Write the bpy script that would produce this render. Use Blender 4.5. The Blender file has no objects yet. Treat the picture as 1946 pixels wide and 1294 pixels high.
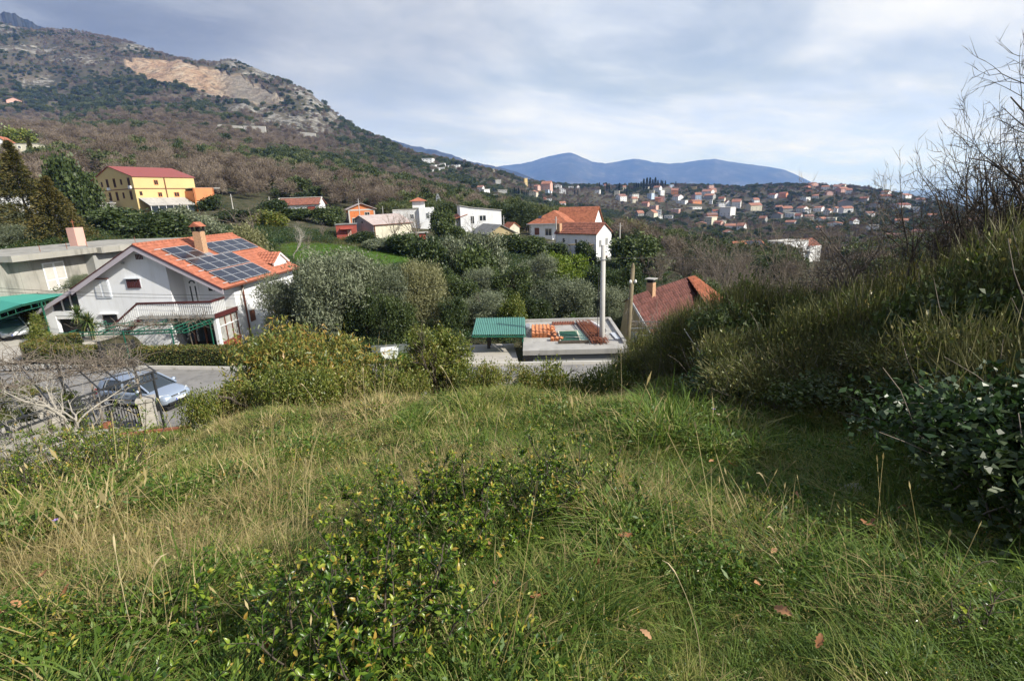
import bpy, math, random
import numpy as np
from mathutils import Vector, Matrix

rng = np.random.default_rng(7)
random.seed(7)
SC = bpy.context.scene
COL = SC.collection
R = math.radians

# ------------------------------------------------------------------ camera
FPX, PITCH, ROLL = 973.0, R(15.33), R(-2.117)
_cp, _sp, _cr, _sr = math.cos(PITCH), math.sin(PITCH), math.cos(ROLL), math.sin(ROLL)
CF = np.array([0, _cp, -_sp])
_U0 = np.array([0, _sp, _cp]); _R0 = np.array([1.0, 0, 0])
CR = _cr * _R0 + _sr * _U0
CU = -_sr * _R0 + _cr * _U0
cam_d = bpy.data.cameras.new('camera')
cam = bpy.data.objects.new('camera', cam_d)
COL.objects.link(cam)
cam.matrix_world = Matrix(((CR[0], CU[0], -CF[0], 0), (CR[1], CU[1], -CF[1], 0), (CR[2], CU[2], -CF[2], 0), (0, 0, 0, 1)))
cam_d.sensor_width = 36.0
cam_d.lens = 36.0 * FPX / 1946.0
cam_d.clip_start = 0.05
cam_d.clip_end = 80000
SC.camera = cam

# ------------------------------------------------------------------ light
SUN_AZ, SUN_EL = R(-26), R(36)          # azimuth from +X towards +Y, elevation
SUND = np.array([math.cos(SUN_EL) * math.cos(SUN_AZ), math.cos(SUN_EL) * math.sin(SUN_AZ), math.sin(SUN_EL)])
sd = bpy.data.lights.new('sun', 'SUN')
sd.energy = 4.8
sd.angle = R(0.6)
sd.color = (1.0, 0.97, 0.925)
sun = bpy.data.objects.new('sun', sd)
COL.objects.link(sun)
sun.rotation_mode = 'QUATERNION'
sun.rotation_quaternion = Vector(SUND).to_track_quat('Z', 'Y')

SC.view_settings.view_transform = 'Standard'
SC.view_settings.look = 'None'
SC.view_settings.exposure = 0.42
SC.view_settings.gamma = 1.0
SC.view_settings.use_curve_mapping = False
SC.cycles.max_bounces = 6
SC.cycles.diffuse_bounces = 3
SC.cycles.glossy_bounces = 2
SC.cycles.transmission_bounces = 3
SC.cycles.volume_bounces = 1
SC.cycles.transparent_max_bounces = 6
SC.cycles.use_denoising = True


class NT:
    """small helper for node trees"""
    def __init__(s, tree):
        s.t = tree; s.n = tree.nodes; s.l = tree.links
    def new(s, typ, **kw):
        nd = s.n.new(typ)
        for k, v in kw.items():
            if k.startswith('i_'):
                key = k[2:]
                key = int(key) if key.isdigit() else key.replace('__', ' ')
                s.put(nd.inputs[key], v)
            else:
                setattr(nd, k, v)
        return nd
    def put(s, sock, v):
        if isinstance(v, bpy.types.NodeSocket):
            s.l.new(v, sock)
        else:
            sock.default_value = v
    def math(s, op, a, b=None, c=None, clamp=False):
        nd = s.n.new('ShaderNodeMath'); nd.operation = op; nd.use_clamp = clamp
        s.put(nd.inputs[0], a)
        if b is not None: s.put(nd.inputs[1], b)
        if c is not None: s.put(nd.inputs[2], c)
        return nd.outputs[0]
    def mix(s, f, a, b, blend='MIX'):
        nd = s.n.new('ShaderNodeMix'); nd.data_type = 'RGBA'; nd.blend_type = blend
        s.put(nd.inputs[0], f); s.put(nd.inputs[6], a); s.put(nd.inputs[7], b)
        return nd.outputs[2]
    def ramp(s, f, stops, interp='LINEAR'):
        nd = s.n.new('ShaderNodeValToRGB'); cr = nd.color_ramp; cr.interpolation = interp
        while len(cr.elements) < len(stops): cr.elements.new(0.5)
        for e, (p, c) in zip(cr.elements, stops):
            e.position = p
            e.color = (c, c, c, 1) if not hasattr(c, '__len__') else (*c[:3], 1)
        s.put(nd.inputs[0], f)
        return nd.outputs[0]
    def noise(s, vec, scale, detail=4, rough=0.55, dist=0.0):
        nd = s.n.new('ShaderNodeTexNoise')
        if vec is not None: s.put(nd.inputs['Vector'], vec)
        nd.inputs['Scale'].default_value = scale; nd.inputs['Detail'].default_value = detail
        nd.inputs['Roughness'].default_value = rough; nd.inputs['Distortion'].default_value = dist
        return nd.outputs[0]


def c4(c): return (c[0], c[1], c[2], 1.0)

# ------------------------------------------------------------------ sky
W = bpy.data.worlds.new('World')
SC.world = W
W.use_nodes = True
W.cycles.sampling_method = 'AUTOMATIC'
w = NT(W.node_tree)
w.n.clear()
out = w.new('ShaderNodeOutputWorld')
sky = w.new('ShaderNodeTexSky', sky_type='NISHITA')
sky.sun_disc = False
sky.sun_elevation = SUN_EL
sky.sun_rotation = math.pi / 2 - SUN_AZ
sky.altitude = 100
sky.air_density = 1.0
sky.dust_density = 1.2
tc = w.new('ShaderNodeTexCoord')
sep = w.new('ShaderNodeSeparateXYZ'); w.put(sep.inputs[0], tc.outputs['Generated'])
X, Y, Z = sep.outputs
zz = w.math('MAXIMUM', Z, 0.0)
den = w.math('ADD', zz, 0.16)
px = w.math('DIVIDE', X, den); py = w.math('DIVIDE', Y, den)
# streets of cloud lie slantwise: rotate and stretch
comb = w.new('ShaderNodeCombineXYZ')
w.put(comb.inputs[0], w.math('ADD', w.math('MULTIPLY', px, 0.50), w.math('MULTIPLY', py, 0.30)))
w.put(comb.inputs[1], w.math('SUBTRACT', w.math('MULTIPLY', py, 0.75), w.math('MULTIPLY', px, 0.45)))
cv = comb.outputs[0]
n1 = w.noise(cv, 0.9, 7, 0.52, 0.5)
n2 = w.noise(cv, 2.6, 8, 0.6, 0.3)
n3 = w.noise(cv, 0.35, 3, 0.5, 0.2)
# storm side: heavy cloud hangs over the mountain
storm = w.math('ADD', w.math('MULTIPLY', X, -0.72), w.math('MULTIPLY', zz, 0.55))
storm = w.math('ADD', storm, w.math('MULTIPLY', w.math('SUBTRACT', n3, 0.5), 0.9))
stormf = w.ramp(storm, [(0.02, 0.0), (0.30, 0.45), (0.55, 1.0)], 'EASE')
lit = w.math('ADD', w.math('MULTIPLY', n1, 0.62), w.math('MULTIPLY', n2, 0.38))
cloud_l = w.ramp(lit, [(0.36, (0.40, 0.465, 0.60)), (0.45, (0.52, 0.575, 0.68)), (0.53, (0.66, 0.69, 0.755)), (0.64, (0.78, 0.79, 0.815))])
cloud_d = w.ramp(lit, [(0.36, (0.125, 0.155, 0.235)), (0.50, (0.20, 0.235, 0.325)), (0.64, (0.43, 0.465, 0.55))])
cloud = w.mix(stormf, cloud_l, cloud_d)
# pale, almost cloudless band low over the sea
hz = w.ramp(zz, [(0.0, (0.44, 0.60, 1.04)), (0.08, (0.50, 0.63, 0.94)), (0.25, (0.58, 0.66, 0.82))])
lowf = w.ramp(zz, [(0.015, 0.82), (0.10, 0.55), (0.25, 0.0)])
lowf = w.math('MULTIPLY', lowf, w.ramp(n2, [(0.38, 1.0), (0.66, 0.25)]))
lowf = w.math('MULTIPLY', lowf, w.ramp(X, [(0.0, 0.75), (0.5, 1.0)]))
cloud = w.mix(lowf, cloud, hz)
# thin gaps where the blue shows
gap = w.math('MULTIPLY', w.ramp(n1, [(0.36, 1.0), (0.46, 0.0)]), w.math('SUBTRACT', 1.0, stormf))
bg1 = w.new('ShaderNodeBackground'); w.put(bg1.inputs[0], sky.outputs[0]); bg1.inputs[1].default_value = 0.09
bg2 = w.new('ShaderNodeBackground'); w.put(bg2.inputs[0], cloud); bg2.inputs[1].default_value = 1.0
ms = w.new('ShaderNodeMixShader')
w.put(ms.inputs[0], w.math('SUBTRACT', 1.0, w.math('MULTIPLY', gap, 0.35)))
w.put(ms.inputs[1], bg1.outputs[0]); w.put(ms.inputs[2], bg2.outputs[0])
w.put(out.inputs[0], ms.outputs[0])


# ------------------------------------------------------------------ places
def P(u, v, d):
    """a point of the place that lies d metres ahead, sighted from where the photograph was taken"""
    return d * (CF + CR * ((u - 973.0) / FPX) + CU * ((647.0 - v) / FPX))


class Fbm:
    def __init__(s, seed):
        s.t = np.random.default_rng(seed).random((256, 256))
    def one(s, x, y):
        xi = np.floor(x).astype(int); yi = np.floor(y).astype(int)
        fx = x - xi; fy = y - yi
        fx = fx * fx * (3 - 2 * fx); fy = fy * fy * (3 - 2 * fy)
        t = s.t
        a = t[xi & 255, yi & 255]; b = t[(xi + 1) & 255, yi & 255]
        c = t[xi & 255, (yi + 1) & 255]; d = t[(xi + 1) & 255, (yi + 1) & 255]
        return (a * (1 - fx) + b * fx) * (1 - fy) + (c * (1 - fx) + d * fx) * fy
    def __call__(s, x, y, octv=4, gain=0.5):
        x = np.asarray(x, float); y = np.asarray(y, float)
        r = 0; a = 1; tot = 0
        for i in range(octv):
            r = r + a * (s.one(x * 2 ** i + 17.3 * i, y * 2 ** i + 9.1 * i) * 2 - 1); tot += a; a *= gain
        return r / tot


FB = Fbm(3)
FB2 = Fbm(11)
SEA = -95.0

_sight = [(419,671,30.4),(181,662,31.8),(100,645,31.5),(40,648,32),(0,690,25.8),(160,860,12),(112,803,17.8),(232,797,18.6),(15,835,13.5),(0,900,9.5),(100,910,10),
(700,640,36),(1000,600,42),(1080,615,40),(900,520,80),(1100,510,95),(1000,560,58),(1190,645,35),(1300,650,36),
(630,480,80),(650,455,100),(720,455,105),(950,472,98),(1133,498,103),(1050,456,125),(800,432,140),(220,388,125),(450,410,120),(560,430,110),(0,440,85),(120,470,62),(300,450,80),
(300,300,230),(100,250,380),(600,350,220),(800,380,230),(1000,425,220),(1250,480,170),(1400,560,95),(1500,600,60),(1700,500,160),(1900,450,260),(500,320,280),(150,290,260),
(1100,425,380),(1250,440,480),(1200,400,750),(1450,400,850),(1350,430,620),(1500,450,450),(1550,492,260),
(200,200,700),(100,150,950),(400,235,650),(500,253,620),(600,262,720),(350,200,820),(450,190,950),(750,330,520),(830,322,720),(700,300,620),(1050,380,700)]
_crest = [(1250,352,1150),(1330,352,1150),(1400,356,1150),(1480,350,1100),(1550,352,1050),(1640,356,1000),(1700,368,950),(1850,400,900),(1940,405,900),(1150,352,1200),(1080,352,1220),
(1000,343,1250),(950,326,1000),(870,308,900),(790,293,950),(680,248,1000),(640,218,1050),(590,175,1100),(545,155,1150),(480,130,1200),(440,112,1230),(400,120,1250),(330,110,1300),(260,83,1400),(130,55,1550),(60,58,1600),(0,43,1650)]
_xyz = []
for xx in (-3.0, 0.0, 4.0, 8.0, 13.0):
    for yy in (-4.0, 0.0, 2.5, 5.0, 8.0, 11.5):
        if xx * xx + yy * yy < 0.1 or xx * xx + yy * yy > 1:
            _xyz.append((xx, yy, -1.45 - 0.257 * yy - (0.15 if xx < -2 else 0)))
_xyz += [(-6, 0, -2.0), (-6, 3, -2.9), (-6, 6.0, -3.55), (-6, 9, -4.3), (-6, 11.3, -4.6), (-3, 15, -6.6), (2, 15, -6.6), (8, 15, -6.0), (14, 17, -6.4), (7, 30, -11.0),
         (-7, 28, -9.1), (-7, 14.2, -6.3), (16, 28, -10.0), (26, 35, -12.8), (22, 15, -7.0)]
for s in _sight: _xyz.append(tuple(P(s[0], s[1], s[2] * (1.167 if s[2] < 45 else 1.05 if s[2] < 60 else 1.0))))
for s in _crest:
    p = P(*s); _xyz.append(tuple(p))
    f = 1.45
    back = (p[2] * 0.45 - 30) if s[0] < 1010 else -70.0
    _xyz.append((p[0] * f, p[1] * f, back))
_xyz = np.array(_xyz)


def _uw(x, y):
    r = np.hypot(x, y)
    return np.stack([np.clip(np.arctan2(x, y), -1.3, 1.3) * 2.2, np.log(r + 3.0)], -1), r


def _tps(d2): return 0.5 * d2 * np.log(d2 + 1e-12)


_U, _r = _uw(_xyz[:, 0], _xyz[:, 1])
_n = len(_U)
_K = _tps(((_U[:, None] - _U[None]) ** 2).sum(-1)) + np.eye(_n) * 0.0015
_Q = np.concatenate([np.ones((_n, 1)), _U], 1)
_A = np.block([[_K, _Q], [_Q.T, np.zeros((3, 3))]])
_wt = np.linalg.solve(_A, np.concatenate([_xyz[:, 2] / (_r + 3), np.zeros(3)]))


def terr0(x, y):
    x = np.asarray(x, float).ravel(); y = np.asarray(y, float).ravel()
    o = np.empty_like(x)
    for i in range(0, len(x), 20000):
        U, r = _uw(x[i:i + 20000], y[i:i + 20000])
        d2 = ((U[:, None] - _U[None]) ** 2).sum(-1)
        o[i:i + 20000] = (_tps(d2) @ _wt[:_n] + _wt[_n] + U @ _wt[_n + 1:]) * (r + 3)
    return o


def sst(a, b, x):
    t = np.clip((x - a) / (b - a), 0, 1)
    return t * t * (3 - 2 * t)


ROAD = np.array([(-70, 22.0, -5.8), (-45, 21.6, -6.4), (-26, 21.1, -7.05), (-14, 20.6, -7.5), (0, 20.4, -7.75), (14, 20.6, -8.1), (30, 22.5, -8.8)], float) * 1.167


def polydist(x, y, PL):
    best = np.full(x.shape, 1e9); zb = np.zeros_like(x)
    for a, b in zip(PL[:-1], PL[1:]):
        d = b - a; L2 = d[0] ** 2 + d[1] ** 2
        t = np.clip(((x - a[0]) * d[0] + (y - a[1]) * d[1]) / L2, 0, 1)
        dd = np.hypot(x - a[0] - t * d[0], y - a[1] - t * d[1])
        m = dd < best
        best = np.where(m, dd, best); zb = np.where(m, a[2] + t * d[2], zb)
    return best, zb


# (cx, cy, half x, half y, rotation, z, blend)
PADS = [(-26.6, 42.5, 9.8, 11.6, R(-3.8), -10.3, 1.4), (-34.5, 33.4, 6.1, 4.6, 0.0, -8.68, 1.5),
        (3.2, 33.2, 4.4, 4.6, R(-2.5), -11.4, 1.2), (-2.6, 31.8, 1.7, 4.0, 0.0, -10.1, 0.8), (11.5, 43.5, 6.0, 6.0, R(-41), -13.0, 2.0), (-92.5, 133.5, 13.0, 8.0, R(-28), -1.4, 8.0)]


def terr(x, y):
    shp = np.shape(x)
    x = np.asarray(x, float).ravel(); y = np.asarray(y, float).ravel()
    z = terr0(x, y)
    r = np.hypot(x, y)
    # gentle mounds in the meadow, rougher country far away
    z += (0.13 * FB(x * 0.55, y * 0.55, 3) + 0.085 * FB2(x * 1.7, y * 1.7, 3)) * sst(0.5, 2, r) * (1 - sst(18, 30, r))
    z -= r * np.interp(np.arctan2(x, y), SKYP, SKYD) * sst(450, 950, r)
    z += FB2(x / 42, y / 42, 4) * 3.2 * sst(170, 420, r)
    z += FB(x / 150, y / 150, 5) * 13 * sst(450, 900, r) * sst(-40, 60, z)
    d, zr = polydist(x, y, ROAD)
    f = 1 - sst(4.0, 6.6, d)
    z = z * (1 - f) + (zr - 0.06) * f
    for cx, cy, hx, hy, ro, pz, bl in PADS:
        c, s = math.cos(ro), math.sin(ro)
        lx = np.abs((x - cx) * c + (y - cy) * s) - hx
        ly = np.abs(-(x - cx) * s + (y - cy) * c) - hy
        f = 1 - sst(0, bl, np.maximum(lx, ly))
        z = z * (1 - f) + pz * f
    return z.reshape(shp)


SKYP = np.linspace(-0.9, 0.9, 240); SKYD = np.zeros(240)
_cu = np.array([(c[0], c[1] + 2.0) for c in sorted(_crest)], float)
def _skyfit():
    """ease the far ridges up or down until their outline runs through the sighted crest points"""
    global SKYD
    rs_ = np.geomspace(480, 2300, 110)
    A, Rr_ = np.meshgrid(SKYP, rs_); gx_ = Rr_ * np.sin(A); gy_ = Rr_ * np.cos(A)
    # wanted slope for every bearing
    uu_ = np.linspace(-60, 1990, 400); vv_ = np.interp(uu_, _cu[:, 0], _cu[:, 1])
    dr = np.array([P(a, b, 1.0) for a, b in zip(uu_, vv_)]); ph_ = np.arctan2(dr[:, 0], dr[:, 1]); tt_ = dr[:, 2] / np.hypot(dr[:, 0], dr[:, 1])
    want = np.interp(SKYP, ph_, tt_)
    for _ in range(5):
        got = (terr(gx_, gy_) / Rr_).max(0); SKYD = SKYD + (got - want) * 0.9


def tz(x, y): return float(terr(np.array([x]), np.array([y]))[0])


def sight_ground(u, v, d0=8.0, d1=2200.0):
    """where the line of sight through (u, v) meets the ground"""
    ds = np.exp(np.linspace(math.log(d0), math.log(d1), 500))
    pts = ds[:, None] * P(u, v, 1.0)[None]
    h = pts[:, 2] - terr(pts[:, 0], pts[:, 1])
    k = np.nonzero(h < 0)[0]
    if len(k) == 0: return None
    k = k[0]
    if k == 0: return pts[0]
    t = h[k - 1] / (h[k - 1] - h[k])
    return pts[k - 1] + (pts[k] - pts[k - 1]) * t


_skyfit()

# ------------------------------------------------------------------ mesh helpers
class MB:
    def __init__(s): s.v = []; s.f = []
    def add(s, verts, faces):
        o = len(s.v); s.v += [tuple(map(float, p)) for p in verts]; s.f += [tuple(i + o for i in f) for f in faces]; return s
    def box(s, x0, x1, y0, y1, z0, z1):
        return s.add([(x0, y0, z0), (x1, y0, z0), (x1, y1, z0), (x0, y1, z0), (x0, y0, z1), (x1, y0, z1), (x1, y1, z1), (x0, y1, z1)],
                     [(0, 3, 2, 1), (4, 5, 6, 7), (0, 1, 5, 4), (1, 2, 6, 5), (2, 3, 7, 6), (3, 0, 4, 7)])
    def quad(s, a, b, c, d): return s.add([a, b, c, d], [(0, 1, 2, 3)])
    def prism(s, poly, ax, a0, a1):
        """polygon (2D) pushed along axis ax from a0 to a1; for ax='y' poly is (x, z), 'x' (y, z), 'z' (x, y)"""
        def pt(p, a): return {'y': (p[0], a, p[1]), 'x': (a, p[0], p[1]), 'z': (p[0], p[1], a)}[ax]
        n = len(poly); V = [pt(p, a0) for p in poly] + [pt(p, a1) for p in poly]
        F = [tuple(range(n)), tuple(range(2 * n - 1, n - 1, -1))]
        F += [(i, i + n, (i + 1) % n + n, (i + 1) % n) for i in range(n)]
        return s.add(V, F)
    def slab(s, a, b, c, d, t):
        """quad a b c d thickened downwards by t"""
        A = [np.array(p, float) for p in (a, b, c, d)]
        n = np.cross(A[1] - A[0], A[3] - A[0]); n /= np.linalg.norm(n)
        if n[2] < 0: n = -n
        B = [p - n * t for p in A]
        return s.add(A + B, [(0, 1, 2, 3), (7, 6, 5, 4), (0, 4, 5, 1), (1, 5, 6, 2), (2, 6, 7, 3), (3, 7, 4, 0)])
    def bar(s, p, q, w, h=None):
        p = np.array(p, float); q = np.array(q, float); h = w if h is None else h
        d = q - p; d = d / max(np.linalg.norm(d), 1e-9)
        up = np.array([0, 0, 1.0]) if abs(d[2]) < 0.95 else np.array([1.0, 0, 0])
        a = np.cross(d, up); a /= np.linalg.norm(a); b = np.cross(a, d)
        a = a * w / 2; b = b * h / 2
        return s.add([p - a - b, p + a - b, p + a + b, p - a + b, q - a - b, q + a - b, q + a + b, q - a + b],
                     [(0, 3, 2, 1), (4, 5, 6, 7), (0, 1, 5, 4), (1, 2, 6, 5), (2, 3, 7, 6), (3, 0, 4, 7)])
    def tube(s, pts, rad, n=6, cap=True):
        pts = np.asarray(pts, float); m = len(pts)
        rad = np.broadcast_to(np.asarray(rad, float), (m,))
        t = np.gradient(pts, axis=0); t /= np.linalg.norm(t, axis=1)[:, None] + 1e-9
        up = np.array([0, 0, 1.0]) if abs(t[0][2]) < 0.9 else np.array([1.0, 0, 0])
        V = []
        for i in range(m):
            a = np.cross(t[i], up); a /= np.linalg.norm(a) + 1e-9; b = np.cross(t[i], a); up = -b if False else np.cross(a, t[i])
            for k in range(n):
                an = 2 * math.pi * k / n
                V.append(pts[i] + rad[i] * (math.cos(an) * a + math.sin(an) * b))
        F = [(i * n + k, i * n + (k + 1) % n, (i + 1) * n + (k + 1) % n, (i + 1) * n + k) for i in range(m - 1) for k in range(n)]
        if cap: F += [tuple(range(n - 1, -1, -1)), tuple(range((m - 1) * n, m * n))]
        return s.add(V, F)
    def cyl(s, c, r, h, n=12, r2=None):
        c = np.array(c, float)
        return s.tube([c, c + [0, 0, h]], [r, r if r2 is None else r2], n)
    def lathe(s, prof, n=12, c=(0, 0, 0)):
        V = [(c[0] + r * math.cos(2 * math.pi * k / n), c[1] + r * math.sin(2 * math.pi * k / n), c[2] + z) for r, z in prof for k in range(n)]
        m = len(prof)
        F = [(i * n + k, i * n + (k + 1) % n, (i + 1) * n + (k + 1) % n, (i + 1) * n + k) for i in range(m - 1) for k in range(n)]
        return s.add(V, F)
    def mesh(s, name, mat=None, smooth=False):
        me = bpy.data.meshes.new(name); me.from_pydata(s.v, [], s.f)
        if mat: me.materials.append(mat)
        if smooth: me.polygons.foreach_set('use_smooth', [True] * len(me.polygons))
        me.validate(); me.update(); return me


def npmesh(name, V, F, mat, rnd=None, smooth=False, attrs=None):
    """mesh from arrays; F is an (m, k) array of faces with k corners each"""
    me = bpy.data.meshes.new(name)
    V = np.ascontiguousarray(V, np.float32); F = np.ascontiguousarray(F, np.int32)
    m, k = F.shape
    me.vertices.add(len(V)); me.vertices.foreach_set('co', V.ravel())
    me.loops.add(m * k); me.loops.foreach_set('vertex_index', F.ravel())
    me.polygons.add(m); me.polygons.foreach_set('loop_start', np.arange(0, m * k, k, dtype=np.int32))
    try: me.polygons.foreach_set('loop_total', np.full(m, k, np.int32))
    except Exception: pass
    if smooth: me.polygons.foreach_set('use_smooth', np.ones(m, bool))
    A = dict(attrs or {})
    if rnd is not None: A['rnd'] = rnd
    for nm, a in A.items():
        at = me.attributes.new(nm, 'FLOAT', 'POINT'); at.data.foreach_set('value', np.ascontiguousarray(a, np.float32))
    if mat: me.materials.append(mat)
    me.update(); me.validate()
    return me


def link(name, me, parent=None, loc=(0, 0, 0), rz=0.0, scale=None):
    o = bpy.data.objects.new(name, me); COL.objects.link(o)
    if parent is not None: o.parent = parent
    o.location = loc; o.rotation_euler = (0, 0, rz)
    if scale is not None: o.scale = scale if hasattr(scale, '__len__') else (scale,) * 3
    return o


def tag(o, label=None, cat=None, group=None, kind=None):
    if label: o['label'] = label
    if cat: o['category'] = cat
    if group: o['group'] = group
    if kind: o['kind'] = kind
    return o


def thing(name, label, cat, loc=(0, 0, 0), rz=0.0, group=None, scale=None):
    o = link(name, None, None, loc, rz, scale)
    return tag(o, label, cat, group)


def part(name, mb, mat, parent, smooth=False, label=None, stuff=False):
    o = link(name, mb.mesh(name, mat, smooth), parent)
    if label: o['label'] = label
    if stuff: o['kind'] = 'stuff'
    return o


def dup(root, loc, rz=0.0, scale=None, label=None):
    """a copy of a thing with copies of its parts and sub-parts; mesh data is shared"""
    r = root.copy(); COL.objects.link(r)
    r.location = loc; r.rotation_euler = (0, 0, rz)
    if scale is not None: r.scale = scale if hasattr(scale, '__len__') else (scale,) * 3
    if label: r['label'] = label
    for ch in root.children:
        c = ch.copy(); COL.objects.link(c); c.parent = r
        for g in ch.children:
            d = g.copy(); COL.objects.link(d); d.parent = c
    return r


# ------------------------------------------------------------------ materials
def newmat(name):
    m = bpy.data.materials.new(name); m.use_nodes = True
    t = NT(m.node_tree); t.n.clear()
    o = t.new('ShaderNodeOutputMaterial'); b = t.new('ShaderNodeBsdfPrincipled')
    t.put(o.inputs[0], b.outputs[0])
    return m, t, b, o


def paint(name, col, rough=0.7, var=0.10, scale=1.2, bump=0.0, bscale=30, metal=0.0, spec=0.5, dirt=None, dirtamt=0.0):
    m, t, b, o = newmat(name)
    tcn = t.new('ShaderNodeTexCoord').outputs['Object']
    n = t.noise(tcn, scale, 6, 0.6)
    lo = tuple(c * (1 - var) for c in col); hi = tuple(min(1, c * (1 + var)) for c in col)
    cc = t.ramp(n, [(0.3, lo), (0.7, hi)])
    if dirt is not None:
        mp = t.new('ShaderNodeMapping'); t.put(mp.inputs[0], tcn); mp.inputs['Scale'].default_value = (1.5, 1.5, 0.25)
        dn = t.noise(mp.outputs[0], 1.1, 6, 0.65)
        cc = t.mix(t.math('MULTIPLY', t.ramp(dn, [(0.48, 0.0), (0.68, 1.0)]), dirtamt), cc, c4(dirt))
    t.put(b.inputs['Base Color'], cc)
    b.inputs['Roughness'].default_value = rough; b.inputs['Metallic'].default_value = metal
    b.inputs['Specular IOR Level'].default_value = spec
    if bump:
        bn = t.new('ShaderNodeBump'); bn.inputs['Strength'].default_value = bump; bn.inputs['Distance'].default_value = 0.02
        t.put(bn.inputs['Height'], t.noise(tcn, bscale, 4, 0.6)); t.put(b.inputs['Normal'], bn.outputs[0])
    return m


def foliage(name, cols, trans=0.28, rough=0.55, spec=0.35, objvar=0.35, tint=(0.8, 1.0, 0.35)):
    """leaf colours vary leaf by leaf (attribute rnd) and plant by plant"""
    m, t, b, o = newmat(name)
    a = t.new('ShaderNodeAttribute', attribute_name='rnd').outputs['Fac']
    oi = t.new('ShaderNodeObjectInfo').outputs['Random']
    f = t.math('ADD', t.math('MULTIPLY', a, 1 - objvar), t.math('MULTIPLY', oi, objvar))
    k = len(cols)
    cc = t.ramp(f, [(0.12 + 0.76 * i / (k - 1), c) for i, c in enumerate(cols)])
    t.put(b.inputs['Base Color'], cc)
    b.inputs['Roughness'].default_value = rough; b.inputs['Specular IOR Level'].default_value = spec
    if trans > 0:
        tr = t.new('ShaderNodeBsdfTranslucent')
        t.put(tr.inputs[0], t.mix(0.5, cc, t.mix(1.0, cc, c4(tint), 'MULTIPLY')))
        mx = t.new('ShaderNodeMixShader'); mx.inputs[0].default_value = trans
        t.put(mx.inputs[1], b.outputs[0]); t.put(mx.inputs[2], tr.outputs[0]); t.put(o.inputs[0], mx.outputs[0])
    return m


def glassmat(name, col=(0.03, 0.04, 0.05), rough=0.08):
    m, t, b, o = newmat(name)
    b.inputs['Base Color'].default_value = c4(col); b.inputs['Roughness'].default_value = rough
    b.inputs['Specular IOR Level'].default_value = 0.8
    return m


def tilemat(name, col, var=0.35, scale=3.0, moss=0.0):
    m, t, b, o = newmat(name)
    tcn = t.new('ShaderNodeTexCoord').outputs['Object']
    v = t.new('ShaderNodeTexVoronoi'); t.put(v.inputs['Vector'], tcn); v.inputs['Scale'].default_value = scale
    sp = t.new('ShaderNodeSeparateColor'); t.put(sp.inputs[0], v.outputs['Color'])
    n = t.noise(tcn, 0.6, 5, 0.6)
    f = t.math('ADD', t.math('MULTIPLY', sp.outputs[0], 0.55), t.math('MULTIPLY', n, 0.45))
    cc = t.ramp(f, [(0.2, tuple(c * (1 - var) for c in col)), (0.5, col), (0.85, tuple(min(1, c * (1 + var * 0.8)) for c in col))])
    if moss:
        mn = t.noise(tcn, 1.7, 7, 0.7)
        cc = t.mix(t.math('MULTIPLY', t.ramp(mn, [(0.5, 0.0), (0.66, 1.0)]), moss), cc, (0.045, 0.035, 0.028, 1))
    t.put(b.inputs['Base Color'], cc); b.inputs['Roughness'].default_value = 0.85
    b.inputs['Specular IOR Level'].default_value = 0.25
    return m


M = {}
M['white'] = paint('white_plaster', (0.80, 0.81, 0.83), 0.85, 0.03, 0.8, 0.25, 40, dirt=(0.52, 0.50, 0.46), dirtamt=0.32)
M['white_old'] = paint('old_white_plaster', (0.70, 0.70, 0.70), 0.9, 0.06, 0.8, 0.3, 30, dirt=(0.42, 0.41, 0.4), dirtamt=0.45)
M['cream'] = paint('cream_plaster', (0.62, 0.58, 0.46), 0.9, 0.08, 0.5, 0.2, 30, dirt=(0.35, 0.33, 0.28), dirtamt=0.3)
M['tan'] = paint('ochre_plaster', (0.42, 0.34, 0.19), 0.9, 0.1, 0.6, 0.2, 30, dirt=(0.2, 0.17, 0.12), dirtamt=0.4)
M['yellow'] = paint('yellow_plaster', (0.60, 0.455, 0.21), 0.85, 0.05, 0.5)
M['orange'] = paint('orange_plaster', (0.62, 0.24, 0.10), 0.85, 0.08, 0.6)
M['pink'] = paint('pink_plaster', (0.60, 0.36, 0.30), 0.85, 0.08, 0.6)
M['blue'] = paint('pale_blue_plaster', (0.45, 0.55, 0.70), 0.85, 0.06, 0.6)
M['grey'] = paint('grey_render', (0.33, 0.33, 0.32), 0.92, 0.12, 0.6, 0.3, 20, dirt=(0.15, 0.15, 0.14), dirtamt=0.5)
M['brickred'] = paint('hollow_brick', (0.62, 0.20, 0.07), 0.9, 0.2, 2.5, 0.3, 15)
M['redwall'] = paint('red_board', (0.33, 0.07, 0.05), 0.8, 0.15, 1.0, 0.2, 12)
M['concrete'] = paint('weathered_concrete', (0.34, 0.325, 0.29), 0.92, 0.14, 0.7, 0.35, 14, dirt=(0.12, 0.115, 0.10), dirtamt=0.75)
M['slab'] = paint('concrete_slab', (0.40, 0.385, 0.36), 0.95, 0.12, 0.5, 0.35, 10, dirt=(0.2, 0.19, 0.17), dirtamt=0.5)
M['drive'] = paint('concrete_drive', (0.46, 0.425, 0.37), 0.95, 0.08, 0.35, 0.3, 9, dirt=(0.3, 0.28, 0.25), dirtamt=0.5)
M['asphalt'] = paint('worn_asphalt', (0.24, 0.23, 0.22), 0.95, 0.18, 0.5, 0.5, 25, dirt=(0.14, 0.135, 0.13), dirtamt=0.85)
M['kerb'] = paint('pale_kerb', (0.52, 0.50, 0.46), 0.9, 0.1, 1.5)
M['dark'] = paint('dark_void', (0.012, 0.012, 0.013), 0.9, 0.1, 1)
M['darkred'] = paint('maroon_paint', (0.085, 0.022, 0.022), 0.5, 0.1, 1)
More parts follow.
